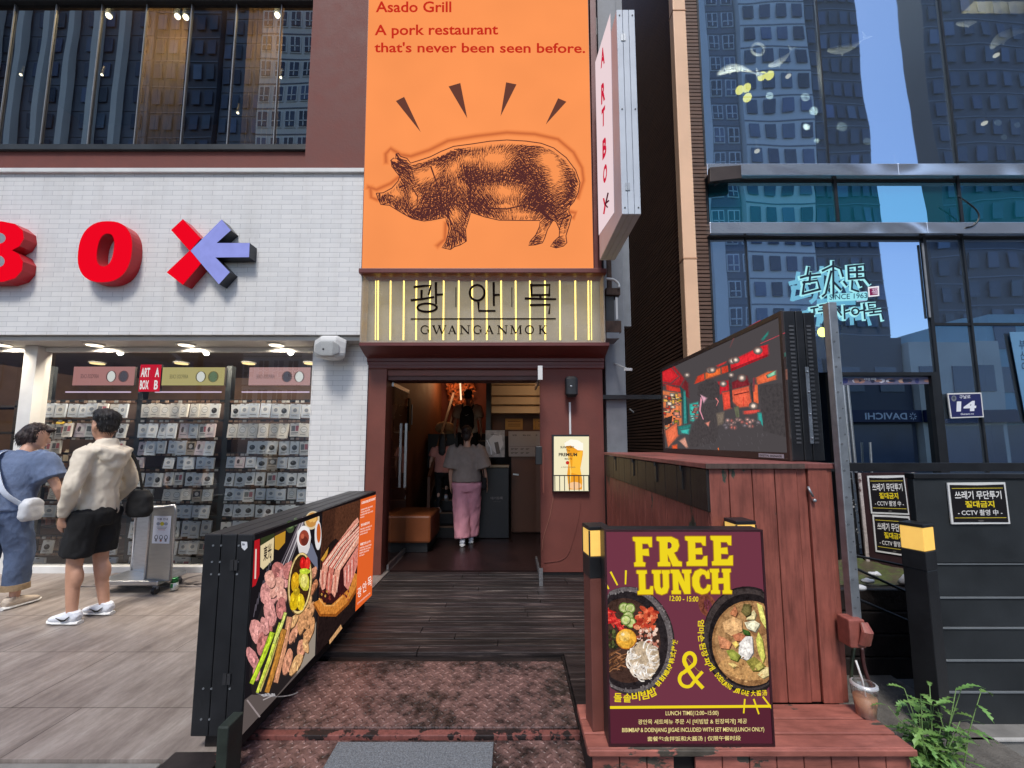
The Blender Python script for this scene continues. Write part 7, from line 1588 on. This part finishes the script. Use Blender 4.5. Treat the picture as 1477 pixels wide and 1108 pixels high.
    for k in (0, 1):
        hz = bt['hem']; a, c, e = hip[k], kn[k], ank[k]; r0, r1, r2_ = bt['r']
        if hz > kn[k].z: f = (a.z - hz) / (a.z - c.z); pts = [a + Vector((0, 0, .02)), seg(a, c, f * .5), seg(a, c, f)]; rad = [r0, (r0 + r1) / 2, r1]
        else: f = max(0, (c.z - hz - lift[k]) / (c.z - e.z)); pts = [a + Vector((0, 0, .02)), seg(a, c, .5), c, seg(c, e, f * .5), seg(c, e, f)]; rad = [r0, (r0 + r1) / 2, r1, (r1 + r2_) / 2, r2_]
        chain(g, pts, rad, 16)
    tr_ = g.fuse('shorts' if bt['hem'] > .4 else 'trousers', bt['mat'], t, .012 * vx, 3, bt['folds'], 8, (1, 1, .55))
    if bt.get('cuff'):
        g = MB()
        for k in (0, 1):
            c, e = kn[k], ank[k]; f = (c.z - bt['hem'] - lift[k]) / (c.z - e.z); p = seg(c, e, f); g.loft([(p + Vector((0, 0, .05)), bt['r'][2] + .006, bt['r'][2] + .006), (p + Vector((0, 0, -.004)), bt['r'][2] + .010, bt['r'][2] + .010)], 20)
            g.build('cuff', bt['cuff'], tr_); g = MB()
    # shoes
    sm_, acc = shoes or (m_white, None)
    for k in (0, 1):
        o = ank[k] + Vector((0, 0, -.085)); g = MB(); Rz = Matrix.Rotation(R(toe[k]), 3, 'Z'); tilt = Matrix.Rotation(-R(28) if lift[k] else 0, 3, 'X')
        def Q(x, y, z): return o + tilt @ (Rz @ Vector((x, y, z)))
        g.loft([(Q(0, -.075, .052), .030, .026), (Q(0, -.055, .058), .040, .044), (Q(0, .0, .062), .043, .050), (Q(0, .06, .052), .045, .040), (Q(0, .12, .042), .046, .030), (Q(0, .165, .036), .040, .022), (Q(0, .19, .032), .020, .012)], 16); g.loft([(Q(0, -.02, .06), .038, .05), (Q(0, -.025, .105), .040, .052)], 14)
        so = g.fuse('shoe', sm_, t, .008, 3); g = MB()
        g.loft([(Q(0, -.085, .014), .028, .014), (Q(0, -.05, .015), .043, .0155), (Q(0, .03, .014), .042, .014), (Q(0, .11, .014), .049, .013), (Q(0, .17, .016), .042, .012), (Q(0, .20, .022), .02, .008)], 16, ref=(1, 0, 0)); g.build('sole', m_sole, so)
        if acc:
            for sx_ in (-1, 1): MB().tube([Q(.047 * sx_, -.035, .075), Q(.050 * sx_, .0, .045), Q(.050 * sx_, .03, .042), Q(.047 * sx_, .085, .062)], [.003, .007, .007, .002], 6).build('side_flash', acc, so)
    return t, T, H
def place(t, loc, rot, s):
    t.location = loc; t.rotation_euler = (0, 0, R(rot)); t.scale = (s, s, s)
m_denim = M('denim', S(98, 114, 144), .85, .22, 9, (1, 1, 1), .5, fine=10); m_jean = M('washed_jeans', S(84, 100, 130), .85, .4, 5, (1, 1, .6), .5, fine=14); m_cuff = M('jean_cuff', S(150, 128, 100), .9, .15, 30, bmp=.3)
m_cream = M('cream_nylon', S(224, 212, 192), .6, .06, 8, bmp=.15); m_blks = M('black_cotton', S(15, 15, 17), .85, .3, 12, bmp=.2)
m_greyt = M('grey_jersey', S(150, 134, 124), .85, .12, 14, bmp=.15); m_pink = M('pink_cotton', S(232, 160, 172), .85, .14, 7, (1, 1, .5), .25); m_pinkt = M('salmon_jersey', S(220, 150, 136), .85, .1, 10, bmp=.1)
m_wtee = M('white_jersey', S(196, 176, 156), .85, .1, 10, bmp=.1); m_shoew = M('white_mesh_shoe', S(222, 226, 234), .6, .06, 40, bmp=.3); m_shoeb = M('beige_suede_shoe', S(206, 192, 176), .8, .12, 20, bmp=.2)
# man in cream windbreaker
mp_ = U(125, 893, Z=0)
t, T, H = person('man in a cream hooded windbreaker and black shorts looking into the shop window', None, 0, yaw=-16, feet=((-.095, .03), (.10, -.04)), elbows=((-.235, -.03, 1.13), (.225, -.05, 1.13)), wrists=((-.185, .09, .88), (.18, .12, .90)),
    top=dict(mat=m_cream, hem=.87, loose=.014, sleeve='long', hood=True, folds=.013), bottom=dict(mat=m_blks, hem=.55, r=(.112, .108, .106), loose=.006, folds=.013), shoes=(m_shoew, m_blks), hair=('short', m_hair), skin=m_skin, width=.80)
def bag(t, T, pts_strap, ctr, size, mat, strapmat, label, cat, w=.014, name='shoulder_bag'):
    g = MB(); c = Vector(ctr); g.loft([(c + Vector((0, 0, -size[2])), size[0] * .75, size[1] * .7), (c + Vector((0, 0, -size[2] * .6)), size[0], size[1]), (c + Vector((0, 0, size[2] * .5)), size[0], size[1] * .9), (c + Vector((0, 0, size[2])), size[0] * .8, size[1] * .5)], 20, pw=3); 
    b = thing(name, label, cat, (0, 0, 0)); g.fuse('bag_body', mat, b, .011, 3, .006, 12)
    s_ = MB()
    for i in range(len(pts_strap) - 1):
        p0, p1 = Vector(pts_strap[i]), Vector(pts_strap[i + 1]); 
    s_.smooth = True
    P = [Vector(p) for p in pts_strap]; rings = []
    for i in range(len(P) - 1):
        p0, p1, p2, p3 = P[max(i-1,0)], P[i], P[i+1], P[min(i+2,len(P)-1)]
        for k in range(5):
            u = k / 5; rings.append((.5 * ((2*p1) + (p2-p0)*u + (2*p0-5*p1+4*p2-p3)*u*u + (3*p1-p0-3*p2+p3)*u**3), w, .004))
    rings.append((P[-1], w, .004)); s_.loft(rings, 8, ref=(.8, .3, .5)); s_.build('strap', strapmat, b); return b
place(t, (mp_.x, mp_.y, 0), 86, 1.0)
bg1 = bag(t, T, [(.10, .11, 1.33), (.145, .06, 1.445), (.15, -.06, 1.44), (.16, -.17, 1.30), (.19, -.20, 1.10), (.20, -.20, 1.02)], (.20, -.19, .94), (.055, .115, .125), m_blks, m_blks, 'black shoulder bag hanging at the back of the man in the cream windbreaker', 'bag', .02)
z_ = MB(); z_.bar((.262, -.25, .88), (.262, -.25, 1.0), .006); z_.build('zip', m_galv, bg1)
place(bg1, (mp_.x, mp_.y, 0), 86, 1.0)
# woman in denim leaning towards the window
wp = U(30, 880, Z=0); wp.x -= .26
t, T, H = person('woman in a denim top and rolled wide jeans leaning towards the shop window', None, 0, lean=15, yaw=-42, nod=8, feet=((-.135, -.08), (.13, .05)), elbows=((-.25, .12, 1.10), (.335, .08, 1.12)), wrists=((-.14, .26, 1.00), (.30, .24, .93)),
    top=dict(mat=m_denim, hem=.90, loose=.045, sleeve='short', slen=.66, collar=True, folds=.010), bottom=dict(mat=m_jean, hem=.17, r=(.112, .100, .088), loose=.012, folds=.014, waist=.17, cuff=m_cuff), shoes=(m_shoeb, None), hair=('bob', m_hair2), skin=m_skin2, width=1.02, toe=(10, -12))
place(t, (wp.x, wp.y, 0), 4, .965)
bg2 = bag(t, T, [T((-.17, .10, 1.36)), T((-.135, .0, 1.475)), T((-.11, -.135, 1.41)), T((.03, -.20, 1.22)), T((.16, -.20, 1.05)), T((.25, -.09, .96))], T((.275, -.03, .92)), (.05, .10, .105), M('white_canvas', S(206, 210, 216), .85, .1, 16, bmp=.2), M('pale_strap', S(190, 200, 216), .8, .1, 20), 'white canvas shoulder bag worn by the woman in denim', 'bag', .022)
st2 = MB(); st2.loft([(T((.03, -.205, 1.20)), .010, .003), (T((.06, -.235, 1.08)), .010, .003), (Vector((.07, -.21, .90)), .010, .003), (Vector((.075, -.20, .80)), .010, .003)], 8, ref=(1, 0, 0)); st2.build('loose_strap', M('pale_strap_end', S(190, 200, 216), .8, .1, 20), bg2)
place(bg2, (wp.x, wp.y, 0), 4, .965)
# woman in pink trousers
pp = U(672, 786, Z=0)
t, T, H = person('woman in a grey tee and loose pink trousers walking into the restaurant', None, 0, yaw=-6, feet=((-.05, -.02), (.07, .16)), elbows=((-.235, -.02, 1.12), (.26, -.03, 1.12)), wrists=((-.24, .06, .88), (.30, .06, .88)),
    top=dict(mat=m_greyt, hem=.93, loose=.055, sleeve='short', slen=.98, folds=.009), bottom=dict(mat=m_pink, hem=.10, r=(.135, .13, .115), loose=.02, folds=.014), shoes=(m_shoew, m_blks), hair=('bun', m_hair2), skin=m_skin2, width=.98, vx=1.25)
place(t, (pp.x, pp.y, 0), 4, .985)
b3 = bag(t, T, [(.13, .07, 1.40), (.155, -.02, 1.455), (.19, -.11, 1.34), (.25, -.10, 1.10), (.265, -.06, .98)], (.27, -.03, .90), (.035, .075, .09), m_blks, m_blks, 'small black shoulder bag of the woman in pink trousers', 'bag', .008)
place(b3, (pp.x, pp.y, 0), 4, .985)
# girl on the stairs
gp = U(636, 738, Y=6.98)
t, T, H = person('girl in a salmon tee and black leggings climbing the stairs', None, 0, feet=((-.06, -.12), (.06, .20)), lift=(0, .25), top=dict(mat=m_pinkt, hem=.88, loose=.03, slen=.6), bottom=dict(mat=m_blks, hem=.12, r=(.10, .075, .055)), shoes=(m_shoew, None), hair=('long', m_hair), skin=m_skin2, width=.95, vx=1.7)
place(t, (gp.x + .02, 6.95, .34), 0, .74)
# man with backpack higher on the stairs
t, T, H = person('man in a pale tee with a black backpack high on the stairs', None, 0, feet=((-.09, -.10), (.09, .17)), lift=(0, .17), top=dict(mat=m_wtee, hem=.88, loose=.035, slen=.75), bottom=dict(mat=m_blks, hem=.12, r=(.115, .09, .075)), shoes=(m_blks, None), hair=('short', m_hair), skin=m_skin, width=1.08, vx=1.7)
kp = U(675, 600, Y=7.85); place(t, (kp.x, 7.85, .85), 0, 1.0 * .93)
bk = thing('backpack', 'black backpack worn by the man on the stairs', 'bag', (0, 0, 0))
g = MB(); g.loft([((0, -.20, .95), .12, .07), ((0, -.215, 1.0), .145, .085), ((0, -.21, 1.25), .14, .08), ((0, -.195, 1.38), .10, .05), ((0, -.18, 1.42), .05, .03)], 18, pw=3); g.fuse('pack_body', m_blks, bk, .012, 3, .004, 10)
for sx_ in (-1, 1): MB().tube([(.10 * sx_, -.15, 1.38), (.115 * sx_, -.06, 1.475), (.115 * sx_, .07, 1.44), (.12 * sx_, .13, 1.25)], .014).build('shoulder_strap', m_blks, bk)
fl_ = MB(); fl_.tube([(-.03, -.295, 1.24), (-.01, -.297, 1.225), (.04, -.295, 1.25)], [.002, .006, .002]); fl_.build('pack_mark', m_white, bk)
place(bk, (kp.x, 7.85, .85), 0, .93)

# ---------------------------------------------------------------- mat trolley and can by the window
cg_ = crop(0, 570, 3.077, Y=4.35); ty = 4.30
t = thing('mat_trolley', 'silver trolley holding folded mats with a paper notice beside the shop window', 'trolley', U(215, 850, Z=0))
zb_ = .10
xa, xb_ = UX(193, 780, 4.52), UX(246, 780, 4.22); 
def panel(px0, px1, py0, py1, Y0, Y1, mat, nm):
    a, b_ = UX(px0, 780, Y0), UX(px1, 780, Y1); z0, z1 = zb_ + .03, UZ(px0, py0, Y0)
    P = [(a, Y0, z0), (a, Y0, z1 - .05), (a + (b_ - a) * .05, Y0 + (Y1 - Y0) * .05, z1), (a + (b_ - a) * .95, Y0 + (Y1 - Y0) * .95, z1 + .03), (b_, Y1, z1 - .02), (b_, Y1, z0)]
    o = MB().prism(P, (.0, .012, 0)).build(nm, mat, t)
    MB().tube(P + P[:1], .013).build('tube_frame', m_steel, t); return P
P1 = panel(193, 232, 733, 840, 4.52, 4.42, m_steel, 'back_plate'); P2 = panel(214, 250, 733, 846, 4.24, 4.22, M('brushed_plate', S(168, 166, 160), .4, .08, 6, (1, 1, 8), metal=.6), 'front_plate')
mk = MB(); a, b_ = UX(197, 780, 4.45), UX(218, 780, 4.36); 
mk.loft([((a + .03, 4.40, zb_ + .05), .055, .06), ((a + .03, 4.40, .55), .05, .065), ((a + .04, 4.40, .95), .05, .055)], 12, pw=3)
mk.fuse('folded_mat', M('speckled_mat', S(120, 116, 114), .95, .75, 60, bmp=.8, fine=2), t, .014, 2, .008, 14)
u0, u1 = Vector(P2[0]), Vector(P2[5]); q = Print(lambda a, b: u0.lerp(u1, .14 + .72 * a) + Vector((0, -.002, .40 + .56 * (1 - b) * (1.0))) if False else Vector((u0.x + (u1.x - u0.x) * (.16 + .7 * a), u0.y + (u1.y - u0.y) * (.16 + .7 * a) - .003, UZ(232, 744, 4.23) + (UZ(232, 784, 4.23) - UZ(232, 744, 4.23)) * b)), (0, -1, 0))
q.rect(0, 0, 1, 1, (216, 222, 236)); q.text('이용 안내', (.2, .16), (.6, 0), (0, -.08), (60, 66, 100), .02); q.ell(.5, .29, .12, .07, (200, 190, 60)); q.ell(.28, .29, .11, .06, (150, 160, 180)); q.ell(.72, .29, .11, .06, (150, 160, 180)); q.rect(.2, .40, .8, .415, (90, 94, 110)); q.rect(.25, .45, .75, .465, (90, 94, 110)); q.rect(.3, .50, .7, .515, (180, 80, 80))
for cx_ in (.22, .5, .78): q.ell(cx_, .78, .10, .09, (70, 74, 90)); q.ell(cx_, .77, .06, .06, (216, 222, 236)); q.ell(cx_, .90, .07, .03, (150, 84, 70) if cx_ == .5 else (110, 114, 126))
q.build('paper_notice', m_print, t)
bs_ = MB(); bs_.box(P1[0][0] - .05, P2[5][0] - .10, 4.19, 4.56, zb_ - .01, zb_ + .035); bs_.build('base_tray', m_steel, t, bevel=.01)
for x in (P1[0][0] + .0, P2[5][0] - .14):
    for y in (4.22, 4.5):
        w = MB().cyl((x - .016, y, .036), (x + .016, y, .036), .036, n=16).build('caster', m_black, t); MB().box(x - .02, x + .02, y - .012, y + .012, .05, zb_ - .011).build('caster_fork', m_gsteel, w)
cn_ = U(251, 851, Z=.009); t = thing('drink_can', 'green and white drink can standing right of the mat trolley', 'can', cn_)
g = MB(); g.smooth = True; g.loft([(cn_ + Vector((0, 0, .0005)), .026, .026), (cn_ + Vector((0, 0, .006)), .033, .033), (cn_ + Vector((0, 0, .075)), .033, .033)], 22); g.build('can_body', M('can_white', S(206, 210, 206), .25, .06, 20, metal=.5, bmp=0), t)
g = MB(); g.smooth = True; g.loft([(cn_ + Vector((0, 0, .0752)), .0332, .0332), (cn_ + Vector((0, 0, .115)), .033, .033), (cn_ + Vector((0, 0, .122)), .027, .027)], 22); g.build('can_top', M('can_green', S(30, 104, 58), .25, .1, 20, metal=.5, bmp=0), t)
MB().box(cn_.x - .012, cn_.x + .012, cn_.y - .0345, cn_.y - .0325, cn_.z + .03, cn_.z + .07).build('can_label', M('can_label', S(40, 120, 66), .3, .05, 10), t)
if 'workshop' in bpy.data.scenes: bpy.data.scenes.remove(bpy.data.scenes['workshop'])
